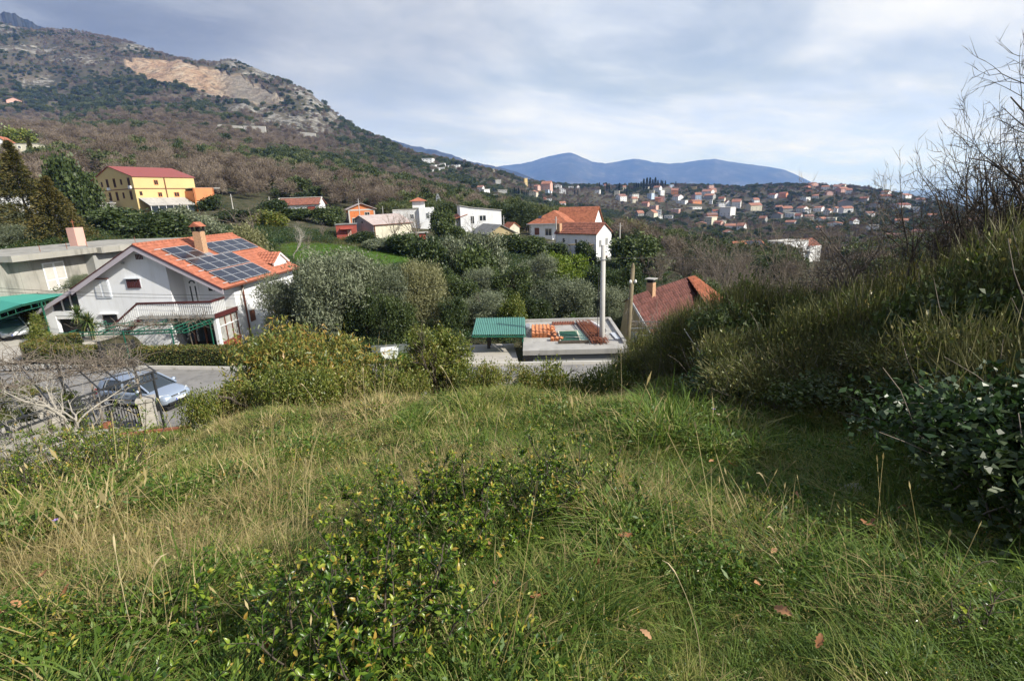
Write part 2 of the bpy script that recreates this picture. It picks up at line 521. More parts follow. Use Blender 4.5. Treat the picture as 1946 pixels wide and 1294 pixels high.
M['brown'] = paint('brown_paint', (0.16, 0.055, 0.03), 0.5, 0.1, 1)
M['maroon_brick'] = paint('red_brick_facing', (0.22, 0.045, 0.03), 0.8, 0.2, 3)
M['brick'] = paint('chimney_brick', (0.48, 0.29, 0.17), 0.9, 0.3, 9)
M['fascia'] = paint('lilac_grey_fascia', (0.42, 0.38, 0.42), 0.7, 0.06, 1)
M['pvc'] = paint('white_pvc', (0.80, 0.80, 0.80), 0.4, 0.02, 1)
M['shutter'] = paint('pale_shutter', (0.66, 0.70, 0.76), 0.6, 0.04, 1)
M['greysteel'] = paint('dark_steel', (0.045, 0.047, 0.05), 0.5, 0.15, 2, metal=0.3)
M['steel'] = paint('galvanised_steel', (0.45, 0.46, 0.47), 0.45, 0.1, 2, metal=0.7)
M['green_steel'] = paint('green_painted_steel', (0.015, 0.12, 0.075), 0.45, 0.15, 2)
M['teal_fabric'] = paint('teal_awning', (0.05, 0.34, 0.26), 0.85, 0.08, 0.7)
M['teal_roof'] = paint('green_sheet_metal', (0.10, 0.27, 0.225), 0.5, 0.08, 0.9, metal=0.1)
M['glass'] = glassmat('window_glass')
M['curtain'] = paint('net_curtain_glass', (0.42, 0.42, 0.40), 0.2, 0.25, 2.5)
M['panel'] = glassmat('solar_cell', (0.010, 0.013, 0.026), 0.22)
M['alu'] = paint('aluminium_frame', (0.62, 0.64, 0.67), 0.4, 0.04, 2, metal=0.3)
M['tile_new'] = tilemat('new_clay_tile', (0.40, 0.145, 0.088), 0.24, 4.0)
M['tile_mid'] = tilemat('clay_tile', (0.37, 0.135, 0.075), 0.35, 3.0, 0.25)
M['tile_old'] = tilemat('weathered_clay_tile', (0.27, 0.108, 0.075), 0.4, 3.2, 0.6)
M['tile_brown'] = tilemat('dark_brown_tile', (0.135, 0.054, 0.045), 0.35, 2.4, 0.35)
M['tile_far'] = tilemat('far_clay_tile', (0.34, 0.165, 0.115), 0.3, 0.6)
M['tile_far_old'] = tilemat('far_weathered_tile', (0.27, 0.15, 0.118), 0.3, 0.6, 0.3)
M['tile_red'] = paint('red_sheet_roof', (0.27, 0.075, 0.065), 0.7, 0.06, 0.8)
M['asbestos'] = paint('grey_fibre_cement', (0.22, 0.22, 0.215), 0.95, 0.16, 0.8, 0.2, 12, dirt=(0.10, 0.10, 0.095), dirtamt=0.6)
M['pinkroof'] = paint('faded_pink_sheets', (0.42, 0.36, 0.34), 0.9, 0.14, 0.9, dirt=(0.33, 0.16, 0.13), dirtamt=0.5)
M['bark'] = paint('grey_bark', (0.20, 0.165, 0.13), 0.95, 0.35, 6, 0.4, 20)
M['bark_dark'] = paint('dark_bark', (0.085, 0.068, 0.052), 0.95, 0.35, 6, 0.4, 20)
M['bark_pale'] = paint('pale_fig_bark', (0.36, 0.33, 0.28), 0.9, 0.2, 5, 0.3, 20)
M['wood'] = paint('pole_wood', (0.19, 0.155, 0.095), 0.9, 0.25, 3, 0.3, 20)
M['pole'] = paint('pole_concrete', (0.50, 0.48, 0.45), 0.9, 0.08, 1.5)
M['rust'] = paint('rusty_steel', (0.24, 0.085, 0.045), 0.9, 0.3, 4)
M['rubber'] = paint('tyre_rubber', (0.015, 0.015, 0.016), 0.8, 0.1, 3)
M['stone'] = paint('grey_limestone', (0.36, 0.34, 0.30), 0.95, 0.25, 3, 0.5, 12)
M['stonewall'] = paint('pale_stone', (0.44, 0.41, 0.36), 0.95, 0.3, 4, 0.5, 8)
M['clay'] = paint('terracotta', (0.42, 0.15, 0.07), 0.8, 0.15, 3)
M['cable'] = paint('cable_black', (0.02, 0.02, 0.022), 0.6, 0.1, 1)
M['straw'] = paint('dry_straw', (0.46, 0.38, 0.22), 0.9, 0.15, 4)
M['tile_stack'] = tilemat('stacked_clay_tile', (0.66, 0.26, 0.12), 0.2, 5.0)
# ------------------------------------------------------------------ ground sheet
def proj(p):
    p = np.asarray(p, float); d = p @ CF
    return np.stack([973 + FPX * (p @ CR) / d, 647 - FPX * (p @ CU) / d], -1), d


def inpoly(u, v, poly):
    ins = np.zeros(u.shape, bool); n = len(poly)
    for i in range(n):
        x0, y0 = poly[i]; x1, y1 = poly[(i + 1) % n]
        c = (y0 > v) != (y1 > v)
        ins ^= c & (u < (x1 - x0) * (v - y0) / ((y1 - y0) if y1 != y0 else 1e-9) + x0)
    return ins


QUARRY = [(230, 120), (262, 115), (324, 117), (362, 123), (402, 131), (455, 147), (500, 166), (548, 199), (487, 199), (440, 190), (378, 175), (336, 161), (299, 160), (262, 142)]
ROCKS = [(30, 52, 75, 12, .8), (60, 95, 70, 9, .8), (165, 114, 80, 9, .7), (75, 160, 40, 14, .9), (135, 55, 50, 7, .8), (275, 90, 60, 8, .9), (600, 192, 26, 32, .9), (570, 168, 28, 18, .8), (545, 232, 70, 14, 1.0),
         (480, 208, 70, 10, .8), (400, 186, 60, 9, .6), (632, 224, 18, 24, .9), (300, 205, 60, 6, .5), (500, 140, 40, 16, .9), (440, 122, 50, 8, .8), (610, 240, 26, 16, .8), (110, 205, 20, 5, .7)]

nr, na = 430, 440
rr = np.concatenate([[0.0], np.geomspace(0.5, 2900, nr - 1)])
az = np.concatenate([np.linspace(-math.pi, -0.95, 40, endpoint=False), np.linspace(-0.95, 0.95, na - 80), np.linspace(0.95, math.pi, 41)[1:]])
na = len(az)
A_, R_ = np.meshgrid(az, rr)
gx = R_ * np.sin(A_); gy = R_ * np.cos(A_)
gz = terr(gx, gy)
# past the coast the land dips under the sea
gz = np.where(R_ > 2300, np.minimum(gz, -20 - (R_ - 2300) * 0.2), gz)
gz = np.maximum(gz, SEA - 9.5)
back = np.abs(A_) > 1.2          # the slope behind the viewpoint climbs gently
gz = np.where(back & (R_ > 60), np.clip(gz, -30, 40 + 0 * gz), gz)
ZTOP = max(700.0, float(gz.max()) + 40)
print('ground z', gz.min(), gz.max())
GP = np.stack([gx, gy, gz], -1).reshape(-1, 3)
(uv, dd_) = proj(GP)
Rf = R_.ravel(); front = (dd_ > 5) & (Rf > 500)
rock = np.zeros(len(GP)); quarry = np.zeros(len(GP)); lawn = np.zeros(len(GP))
uu = np.where(front, uv[:, 0], -9999); vv = np.where(front, uv[:, 1], -9999)
wob = FB(uu / 14, vv / 9, 3) * 5
quarry = inpoly(uu + wob, vv + wob * 0.6, QUARRY).astype(float)
for (a, b, sx, sy, k_) in ROCKS:
    rock = np.maximum(rock, k_ * np.exp(-(((uu - a) / sx) ** 2 + ((vv - b) / sy) ** 2)))
rock = np.where(Rf > 560, rock, 0)
qgrey = quarry * sst(395, 455, uu)
for (cx, cy, sx, sy) in [(-26, 84, 11, 9), (-17, 86, 8, 7), (-26, 76, 9, 6), (6, 49, 4, 6), (13, 41, 3, 5), (3.5, 47, 3, 5), (18, 48, 6, 8), (-8, 31, 3, 3), (-14, 12, 4, 4), (-12.5, 15.5, 3.2, 3)]:
    lawn = np.maximum(lawn, np.exp(-((GP[:, 0] - cx) / sx) ** 2 - ((GP[:, 1] - cy) / sy) ** 2))
rel = (np.abs(FB(GP[:, 0] / 26, GP[:, 1] / 26, 4)) * 13 + FB2(GP[:, 0] / 60, GP[:, 2] / 20, 4) * 6)
GP[:, 2] += rel * np.maximum(rock * np.where(GP[:, 0] > -560, 1.3, 0.7), quarry * 0.9)
i0 = np.arange(nr - 1)[:, None] * na + np.arange(na - 1)[None]
F = np.stack([i0, i0 + 1, i0 + 1 + na, i0 + na], -1).reshape(-1, 4)[:, ::-1]

m, t, b, o = newmat('hill_ground')
geo = t.new('ShaderNodeNewGeometry').outputs['Position']
def att(n): return t.new('ShaderNodeAttribute', attribute_name=n).outputs['Fac']
n_big = t.noise(geo, 0.035, 6, 0.65); n_mid = t.noise(geo, 0.35, 7, 0.65); n_fine = t.noise(geo, 9.0, 6, 0.7)
soil = t.ramp(n_fine, [(0.3, (0.030, 0.034, 0.012)), (0.5, (0.055, 0.060, 0.020)), (0.7, (0.105, 0.092, 0.045))])
scrub = t.ramp(n_mid, [(0.32, (0.030, 0.040, 0.018)), (0.5, (0.062, 0.062, 0.034)), (0.68, (0.115, 0.094, 0.068))])
dist = t.new('ShaderNodeVectorMath', operation='LENGTH'); t.put(dist.inputs[0], geo)
cc = t.mix(t.ramp(t.math('DIVIDE', dist.outputs['Value'], 100), [(0.14, 0.0), (0.24, 1.0)]), soil, scrub)
grass = t.ramp(n_fine, [(0.3, (0.03, 0.075, 0.010)), (0.7, (0.085, 0.17, 0.025))])
cc = t.mix(t.math('MULTIPLY', t.ramp(t.math('ADD', att('lawn'), t.math('MULTIPLY', t.math('SUBTRACT', n_mid, 0.5), 0.7)), [(0.35, 0.0), (0.6, 1.0)]), 0.95), cc, grass)
rk = t.ramp(t.noise(geo, 0.09, 9, 0.75), [(0.35, (0.13, 0.125, 0.11)), (0.5, (0.25, 0.24, 0.22)), (0.7, (0.42, 0.405, 0.37))])
rmask = t.ramp(t.math('ADD', t.math('MULTIPLY', att('rock'), 0.13), t.noise(geo, 0.045, 9, 0.8)), [(0.57, 0.0), (0.63, 0.85)])
upper = t.ramp(t.noise(geo, 0.02, 8, 0.7), [(0.35, (0.045, 0.048, 0.030)), (0.5, (0.085, 0.076, 0.052)), (0.66, (0.13, 0.112, 0.085))])
cc = t.mix(t.ramp(t.math('DIVIDE', dist.outputs['Value'], 1000), [(0.7, 0.0), (1.0, 1.0)]), cc, upper)
cc = t.mix(t.math('MULTIPLY', rmask, t.ramp(att('rock'), [(0.12, 0.0), (0.45, 1.0)])), cc, rk)
mp = t.new('ShaderNodeMapping'); t.put(mp.inputs[0], geo); mp.inputs['Scale'].default_value = (1, 1, 0.22)
qn = t.noise(mp.outputs[0], 0.028, 9, 0.75)
qn2 = t.noise(mp.outputs[0], 0.075, 8, 0.75)
qo = t.ramp(qn, [(0.30, (0.18, 0.12, 0.085)), (0.45, (0.46, 0.30, 0.19)), (0.56, (0.56, 0.42, 0.29)), (0.7, (0.60, 0.53, 0.44))])
qg = t.ramp(qn, [(0.30, (0.14, 0.13, 0.11)), (0.5, (0.30, 0.27, 0.225)), (0.68, (0.50, 0.42, 0.32))])
qq = t.mix(att('qgrey'), qo, qg)
qq = t.mix(t.ramp(qn2, [(0.40, 0.8), (0.54, 0.0)]), qq, (0.16, 0.13, 0.10, 1))
cc = t.mix(att('quarry'), cc, qq)
t.put(b.inputs['Base Color'], cc); b.inputs['Roughness'].default_value = 1.0; b.inputs['Specular IOR Level'].default_value = 0.1
bn = t.new('ShaderNodeBump'); bn.inputs['Strength'].default_value = 0.7; bn.inputs['Distance'].default_value = 0.06
t.put(bn.inputs['Height'], n_fine)
b2 = t.new('ShaderNodeBump'); b2.inputs['Strength'].default_value = 1.0; b2.inputs['Distance'].default_value = 14.0
t.put(b2.inputs['Height'], t.math('MULTIPLY', t.math('ADD', qn, t.math('MULTIPLY', qn2, 0.5)), t.math('MAXIMUM', att('quarry'), t.math('MULTIPLY', att('rock'), 0.6)))); t.put(b2.inputs['Normal'], bn.outputs[0]); t.put(b.inputs['Normal'], b2.outputs[0])
M['ground'] = m
g = link('ground', npmesh('ground', GP, F, m, smooth=True, attrs=dict(rock=rock, quarry=quarry, qgrey=qgrey, lawn=lawn)))
tag(g, 'hillside ground with meadow, wooded slopes, rocky heights and an ochre quarry face', kind='structure')


def masks_at(x, y):
    """rock and quarry strength at places on the ground"""
    z = terr(x, y); (q, d) = proj(np.stack([x, y, z], -1)); r = np.hypot(x, y)
    rk = np.zeros(len(x))
    for (a, b_, sx, sy, k_) in ROCKS: rk = np.maximum(rk, k_ * np.exp(-(((q[:, 0] - a) / sx) ** 2 + ((q[:, 1] - b_) / sy) ** 2)))
    qy = inpoly(q[:, 0], q[:, 1] , QUARRY) & (r > 500)
    return np.where(r > 560, rk, 0), qy, q, z


# ------------------------------------------------------------------ road, drives, kerb
def strip(name, PL, hw, mat, dz=0.03, label=None, seg=1.5):
    PL = np.array(PL, float); pts = []
    for a, b_ in zip(PL[:-1], PL[1:]):
        n = max(1, int(np.linalg.norm(b_ - a) / seg))
        pts += [a + (b_ - a) * i / n for i in range(n)]
    pts.append(PL[-1]); pts = np.array(pts)
    tg = np.gradient(pts[:, :2], axis=0); tg /= np.linalg.norm(tg, axis=1)[:, None]
    nn = np.stack([-tg[:, 1], tg[:, 0]], -1); k = len(pts)
    V = []
    for i in range(k):
        for sgn in np.linspace(-1, 1, 5):
            V.append((pts[i, 0] + nn[i, 0] * hw * sgn, pts[i, 1] + nn[i, 1] * hw * sgn, pts[i, 2] + dz - 0.02 * sgn * sgn))
    mb = MB(); mb.add(V, [(i * 5 + j, i * 5 + j + 1, (i + 1) * 5 + j + 1, (i + 1) * 5 + j)[::-1] for i in range(k - 1) for j in range(4)])
    ob = link(name, mb.mesh(name, mat, True))
    return tag(ob, label, kind='structure')


strip('road', ROAD, 3.9, M['asphalt'], 0.0, 'worn grey asphalt lane running past the white house')
mb = MB()
for a, b_ in zip(ROAD[2:6][:-1], ROAD[2:6][1:]):
    if a[0] > -32 and a[0] < 0.5:
        a2 = a + [0, 3.98, 0.03]; b2 = b_ + [0, 3.98, 0.03]
        mb.bar(a2 + [0, 0, 0.0], b2, 0.16, 0.22)
tag(link('kerb', mb.mesh('kerb', M['kerb'])), 'pale concrete kerb along the foot of the clipped hedge', kind='structure')


def slabpoly(name, pts, mat, label, dz=0.05, thick=0.25):
    mb = MB(); n = len(pts)
    V = [(x, y, z + dz) for x, y, z in pts] + [(x, y, z + dz - thick) for x, y, z in pts]
    mb.add(V, [tuple(range(n)), tuple(range(2 * n - 1, n - 1, -1))] + [(i, i + n, (i + 1) % n + n, (i + 1) % n) for i in range(n)])
    return tag(link(name, mb.mesh(name, mat)), label, kind='structure')


slabpoly('driveway', [(-44, 28.0, -8.3), (-30.6, 28.2, -8.28), (-29.4, 29.6, -8.45), (-29.2, 38.5, -8.69), (-44, 38.5, -8.69)], M['drive'], 'pale concrete forecourt where the silver hatchback is parked', 0.03)
slabpoly('carport_drive', [(-3.7, 27.6, -9.0), (0.35, 27.6, -9.05), (0.1, 36.0, -10.15), (-4.6, 36.0, -10.15)], M['drive'], 'short concrete ramp down to the green roofed carport', 0.06)

# ------------------------------------------------------------------ sea
m, t, b, o = newmat('sea_water')
geo = t.new('ShaderNodeNewGeometry').outputs['Position']
b.inputs['Base Color'].default_value = (0.02, 0.07, 0.13, 1); b.inputs['Roughness'].default_value = 0.35
b.inputs['Specular IOR Level'].default_value = 0.4
bn = t.new('ShaderNodeBump'); bn.inputs['Strength'].default_value = 0.4; bn.inputs['Distance'].default_value = 1.0
t.put(bn.inputs['Height'], t.noise(geo, 0.03, 6, 0.6)); t.put(b.inputs['Normal'], bn.outputs[0])
mb = MB()
n = 64; rad = [600, 2000, 5000, 9000, 12300]
V = [(q * math.sin(2 * math.pi * k / n), q * math.cos(2 * math.pi * k / n), SEA) for q in rad for k in range(n)]
mb.add(V, [(i * n + k, (i + 1) * n + k, (i + 1) * n + (k + 1) % n, i * n + (k + 1) % n)[::-1] for i in range(len(rad) - 1) for k in range(n)])
tag(link('sea', mb.mesh('sea', m)), 'blue sea beyond the village hill', kind='structure')

# ------------------------------------------------------------------ far mountains
m, t, b, o = newmat('far_mountain')
geo = t.new('ShaderNodeNewGeometry').outputs['Position']
mp = t.new('ShaderNodeMapping'); t.put(mp.inputs[0], geo); mp.inputs['Scale'].default_value = (1, 1, 0.5)
t.put(b.inputs['Base Color'], t.ramp(t.noise(mp.outputs[0], 0.004, 9, 0.7), [(0.35, (0.02, 0.027, 0.022)), (0.55, (0.05, 0.052, 0.045)), (0.72, (0.13, 0.125, 0.115))]))
b.inputs['Roughness'].default_value = 1.0; b.inputs['Specular IOR Level'].default_value = 0.0


def mountain(name, prof, d, depth, label, rough):
    prof = np.array(prof, float)
    us = np.linspace(prof[0, 0], prof[-1, 0], 260); vs = np.interp(us, prof[:, 0], prof[:, 1])
    ss = np.linspace(-1, 1, 41); V = []
    for u, v in zip(us, vs):
        top = P(u, v, d); h = np.array([top[0], top[1]]); L = np.linalg.norm(h); e = h / L
        for s in ss:
            xy = h + e * depth * s
            H = top[2] - SEA
            k = (1 - abs(s)) ** 1.15
            nz = FB(xy[0] / (depth * 0.33), xy[1] / (depth * 0.33), 5) * rough * H * (1 - k) * k * 4
            rj = FB2(u / 9.0, 3.3, 3) * H * .018 * (k ** 3)
            V.append((xy[0], xy[1], SEA - 8 + max(0, (H + 8) * k + float(nz) + float(rj))))
    nS = len(ss)
    Fm = [(i * nS + j, (i + 1) * nS + j, (i + 1) * nS + j + 1, i * nS + j + 1) for i in range(len(us) - 1) for j in range(nS - 1)]
    tag(link(name, npmesh(name, np.array(V), np.array(Fm), m, smooth=True)), label, kind='structure')


mountain('mountain_range', [(860, 340), (900, 325), (940, 317), (965, 314), (985, 312), (1010, 307), (1040, 298), (1062, 293), (1085, 290), (1096, 294), (1110, 301), (1125, 307), (1150, 311), (1180, 306), (1200, 303), (1215, 302.5), (1240, 308), (1270, 311), (1300, 309), (1330, 304), (1360, 302.5), (1390, 308), (1420, 312), (1460, 317), (1490, 323), (1510, 331), (1535, 343), (1552, 352), (1572, 366)], 9000, 2600,
         'hazy blue mountain range across the bay', 0.20)
mountain('mountain_spur', [(560, 190), (640, 228), (690, 249), (730, 262), (780, 276), (830, 287), (860, 294), (885, 306), (915, 311), (940, 316), (965, 322), (985, 328), (1015, 340), (1060, 362)], 4600, 1500,
         'blue ridge descending behind the quarry mountain', 0.22)
mountain('mountain_peak', [(-60, 0), (0, 22), (40, 31), (80, 52), (130, 80), (180, 120)], 2900, 700, 'dark misty peak below the storm cloud', 0.15)

# ------------------------------------------------------------------ haze
mb = MB(); mb.box(-12600, 12600, -12600, 12600, SEA - 11, ZTOP)
m = bpy.data.materials.new('haze_air'); m.use_nodes = True; t = NT(m.node_tree); t.n.clear()
o = t.new('ShaderNodeOutputMaterial'); v = t.new('ShaderNodeVolumePrincipled')
v.inputs['Color'].default_value = (0.18, 0.35, 0.88, 1); v.inputs['Density'].default_value = 1.1e-4
v.inputs['Absorption Color'].default_value = (1, 1, 1, 1)
t.put(o.inputs['Volume'], v.outputs[0])
hz_o = tag(link('haze', mb.mesh('haze', m)), 'thin bluish haze in the air', kind='stuff')

# ------------------------------------------------------------------ leaf and twig makers
def unit(a): return a / (np.linalg.norm(a, axis=-1, keepdims=True) + 1e-9)


def leaves(C, D, L, Wd, g, fold=0.25):
    """diamond leaves: base C, direction D; arrays"""
    n = len(C); D = unit(D)
    L = np.broadcast_to(L, (n,))[:, None]; Wd = np.broadcast_to(Wd, (n,))[:, None]
    Sx = unit(np.cross(D, unit(g.normal(size=(n, 3))) + 1e-3)); N = np.cross(D, Sx)
    mid = C + D * L * 0.45
    V = np.stack([C, mid + Sx * Wd / 2 + N * Wd * fold, C + D * L, mid - Sx * Wd / 2 + N * Wd * fold], 1).reshape(-1, 3)
    Fq = np.arange(n * 4).reshape(n, 4)
    return V, Fq


def oval_leaves(C, D, U, L, Wd, curl=0.15):
    """rounder leaves with a midrib: 8 points, 6 faces given as quads; U is the rough upward side"""
    n = len(C); D = unit(D); Sx = unit(np.cross(D, U)); N = np.cross(Sx, D)
    L = np.broadcast_to(L, (n,))[:, None]; Wd = np.broadcast_to(Wd, (n,))[:, None]
    a = C + D * L * 0.32 + N * L * 0.03; b_ = C + D * L * 0.68 - N * L * curl * 0.3; tip = C + D * L - N * L * curl
    f = 0.22
    V = np.stack([C, a, b_, tip, a + Sx * Wd * .5 + N * Wd * f, b_ + Sx * Wd * .38 + N * Wd * f, a - Sx * Wd * .5 + N * Wd * f, b_ - Sx * Wd * .38 + N * Wd * f], 1).reshape(-1, 3)
    q = np.array([[0, 4, 1, 1], [1, 4, 5, 2], [2, 5, 3, 3], [0, 1, 6, 6], [1, 2, 7, 6], [2, 3, 7, 7]])
    tri = []
    T = np.array([[0, 4, 1], [1, 4, 5], [1, 5, 2], [2, 5, 3], [0, 1, 6], [1, 2, 7], [1, 7, 6], [2, 3, 7]])
    Ft = (np.arange(n)[:, None, None] * 8 + T[None]).reshape(-1, 3)
    return V, Ft


def blob_points(blobs, n, g, shell=0.5, zcut=-0.6):
    B = np.array(blobs, float); vol = B[:, 3] * B[:, 4] * B[:, 5]; vol = vol ** (2 / 3)
    k = g.choice(len(B), n, p=vol / vol.sum())
    d = unit(g.normal(size=(n, 3))); d[:, 2] = np.where(d[:, 2] < zcut, -d[:, 2] * 0.5, d[:, 2]); d = unit(d)
    r = shell + (1 - shell) * g.random(n) ** 0.6
    r = r * (0.82 + 0.30 * g.random(n))
    C = B[k, :3] + d * r[:, None] * B[k, 3:6]
    return C, d


def crown_mesh(name, mat, blobs, n, L, Wd, g, up=0.35, jit=0.8, shell=0.5, rvar=1.0, clumps=0):
    C, d = blob_points(blobs, n, g, shell)
    if clumps:
        cc = C[g.choice(n, clumps, replace=False)]
        k = g.integers(0, clumps, n); C = cc[k] + g.normal(size=(n, 3)) * L * 0.9
        cr = g.random(clumps)[k]
    else: cr = g.random(n)
    D = d * 0.7 + g.normal(size=(n, 3)) * jit * 0.6 + np.array([0, 0, up])
    V, Fq = leaves(C, D, L * (0.6 + 0.8 * g.random(n)), Wd * (0.7 + 0.6 * g.random(n)), g)
    rn = np.clip(0.55 * g.random(n) + 0.45 * cr, 0, 1)
    return npmesh(name, V, Fq, mat, np.repeat(rn, 4))


def tubes(pts, rad, n):
    """many tubes at once: pts (B, K, 3), rad (B, K)"""
    B, K, _ = pts.shape
    T = unit(np.gradient(pts, axis=1)); ref = np.where(np.abs(T[:, :1, 2:3]) < 0.9, np.array([[[0, 0, 1.0]]]), np.array([[[1.0, 0, 0]]]))
    a = unit(np.cross(T, np.broadcast_to(ref, T.shape))); b_ = np.cross(T, a)
    an = 2 * np.pi * np.arange(n) / n
    V = pts[:, :, None] + rad[:, :, None, None] * (np.cos(an)[None, None, :, None] * a[:, :, None] + np.sin(an)[None, None, :, None] * b_[:, :, None])
    i = (np.arange(B)[:, None, None] * K + np.arange(K - 1)[None, :, None]) * n; k = np.arange(n)[None, None]; k2 = (k + 1) % n
    Fq = np.stack([i + k, i + k2, i + n + k2, i + n + k], -1).reshape(-1, 4)
    return V.reshape(-1, 3), Fq


def branch_level(g, start, d0, L, r0, K, wig, trop, taper=0.25):
    """polylines that wander and turn upwards"""
    B = len(start); P_ = np.empty((B, K, 3)); P_[:, 0] = start; d = unit(d0)
    for i in range(1, K):
        d = unit(d + g.normal(size=(B, 3)) * wig + np.array([0, 0, trop]))
        P_[:, i] = P_[:, i - 1] + d * (L / (K - 1))[:, None]
    rad = r0[:, None] * np.linspace(1, taper, K)[None]
    return P_, rad


def bare_tree(g, trunk, r0, levels, K=6, wig=0.14, trop=0.10, sides=(7, 5, 4, 3, 3), rk=0.62, rmin=0.0022):
    """trunk: list of points; levels: (children per branch, length, spread, first fraction)"""
    tp = np.array(trunk, float)
    t_ = np.linspace(0, 1, len(tp)); tt = np.linspace(0, 1, 8)
    pts = np.stack([np.interp(tt, t_, tp[:, c]) for c in range(3)], -1)[None]
    pts[:, 1:-1] += g.normal(size=(1, 6, 3)) * r0 * 0.5
    rad = r0 * np.linspace(1, 0.35, 8)[None]
    VV, FF, off = [], [], 0
    V, Fq = tubes(pts, rad, sides[0]); VV.append(V); FF.append(Fq); off = len(V)
    for li, (nc, ln, spread, f0) in enumerate(levels):
        B, Kp, _ = pts.shape
        f = f0 + (1 - f0) * (np.arange(nc)[None] + g.random((B, nc))) / nc
        x = f * (Kp - 1); k = np.minimum(x.astype(int), Kp - 2); w_ = (x - k)
        bi = np.arange(B)[:, None]
        st = pts[bi, k] * (1 - w_)[..., None] + pts[bi, k + 1] * w_[..., None]
        tg = unit(pts[bi, k + 1] - pts[bi, k]); rp = rad[bi, k] * (1 - w_) + rad[bi, k + 1] * w_
        side = unit(np.cross(tg, g.normal(size=tg.shape)))
        ang = spread * (0.7 + 0.6 * g.random((B, nc)))
        d = tg * np.cos(ang)[..., None] + side * np.sin(ang)[..., None]
        L = ln * (0.55 + 0.7 * g.random((B, nc))) * (1.15 - 0.5 * f)
        pts, rad = branch_level(g, st.reshape(-1, 3), d.reshape(-1, 3), L.ravel(), (rp * rk).ravel().clip(rmin), K if li < 2 else 4, wig, trop)
        V, Fq = tubes(pts, rad, sides[min(li + 1, 4)]); VV.append(V); FF.append(Fq + off); off += len(V)
    return np.concatenate(VV), np.concatenate(FF)


def scatter(name, templates, pos, rot, scl, idx, label, kind='stuff'):
    """copies of a few small meshes set on many points (geometry nodes)"""
    col = bpy.data.collections.new(name + '_kinds')
    for i, me in enumerate(templates):
        ob = bpy.data.objects.new('%s_kind_%02d' % (name, i), me); col.objects.link(ob)
    n = len(pos)
    me = bpy.data.meshes.new(name); me.vertices.add(n); me.vertices.foreach_set('co', np.ascontiguousarray(pos, np.float32).ravel())
    at = me.attributes.new('rot', 'FLOAT_VECTOR', 'POINT'); at.data.foreach_set('vector', np.ascontiguousarray(rot, np.float32).ravel())
    at = me.attributes.new('scl', 'FLOAT_VECTOR', 'POINT'); at.data.foreach_set('vector', np.ascontiguousarray(scl, np.float32).ravel())
    at = me.attributes.new('idx', 'INT', 'POINT'); at.data.foreach_set('value', np.ascontiguousarray(idx, np.int32))
    ob = link(name, me); tag(ob, label, kind=kind)
    ng = bpy.data.node_groups.new(name + '_nodes', 'GeometryNodeTree')
    ng.interface.new_socket('Geometry', in_out='INPUT', socket_type='NodeSocketGeometry')
    ng.interface.new_socket('Geometry', in_out='OUTPUT', socket_type='NodeSocketGeometry')
    N = ng.nodes; Lk = ng.links
    gi = N.new('NodeGroupInput'); go = N.new('NodeGroupOutput')
    ci = N.new('GeometryNodeCollectionInfo'); ci.inputs['Collection'].default_value = col
    ci.inputs['Separate Children'].default_value = True; ci.inputs['Reset Children'].default_value = True
    ip = N.new('GeometryNodeInstanceOnPoints'); ip.inputs['Pick Instance'].default_value = True
    def na_(nm, typ):
        q = N.new('GeometryNodeInputNamedAttribute'); q.data_type = typ; q.inputs['Name'].default_value = nm
        return [s for s in q.outputs if s.enabled and s.name == 'Attribute'][0]
    er = N.new('FunctionNodeEulerToRotation')
    Lk.new(na_('rot', 'FLOAT_VECTOR'), er.inputs[0]); Lk.new(er.outputs[0], ip.inputs['Rotation'])
    Lk.new(na_('scl', 'FLOAT_VECTOR'), ip.inputs['Scale']); Lk.new(na_('idx', 'INT'), ip.inputs['Instance Index'])
    Lk.new(gi.outputs[0], ip.inputs['Points']); Lk.new(ci.outputs[0], ip.inputs['Instance']); Lk.new(ip.outputs[0], go.inputs[0])
    md = ob.modifiers.new('scatter', 'NODES'); md.node_group = ng
    return ob
# ------------------------------------------------------------------ houses
UNIT = {}
def unitbox(mat):
    """a window as a shallow frame, shared by all windows of one colour"""
    if mat not in UNIT:
        mb = MB(); mb.box(-.5, .5, -.5, .5, 0, 1); UNIT[mat] = mb.mesh('pane', M[mat])
    return UNIT[mat]
FRM = {}
def framemesh(mat):
    if mat not in FRM:
        mb = MB(); f = 0.09
        mb.box(-.5, .5, -.5, .5, 0, f); mb.box(-.5, .5, -.5, .5, 1 - f, 1); mb.box(-.5, -.5 + f, -.5, .5, f, 1 - f); mb.box(.5 - f, .5, -.5, .5, f, 1 - f)
        mb.box(-.03, .03, -.4, .4, f, 1 - f)
        FRM[mat] = mb.mesh('window', M[mat])
    return FRM[mat]


def window(root, face, W, L, a, z, w, h, frame='pvc', pane='glass', proud=0.06, name='window'):
    """frame standing proud of the wall with a pane set back inside it"""
    loc, rz = {'F': ((a, 0, z), 0), 'B': ((a, L, z), math.pi), 'L': ((0, a, z), -math.pi / 2), 'R': ((W, a, z), math.pi / 2)}[face]
    fr = link(name, framemesh(frame), root, loc, rz, (w, 2 * proud, h))
    link('pane', unitbox(pane), fr, (0, 0, 0.06), 0, (0.86, 0.55, 0.88))
    return fr


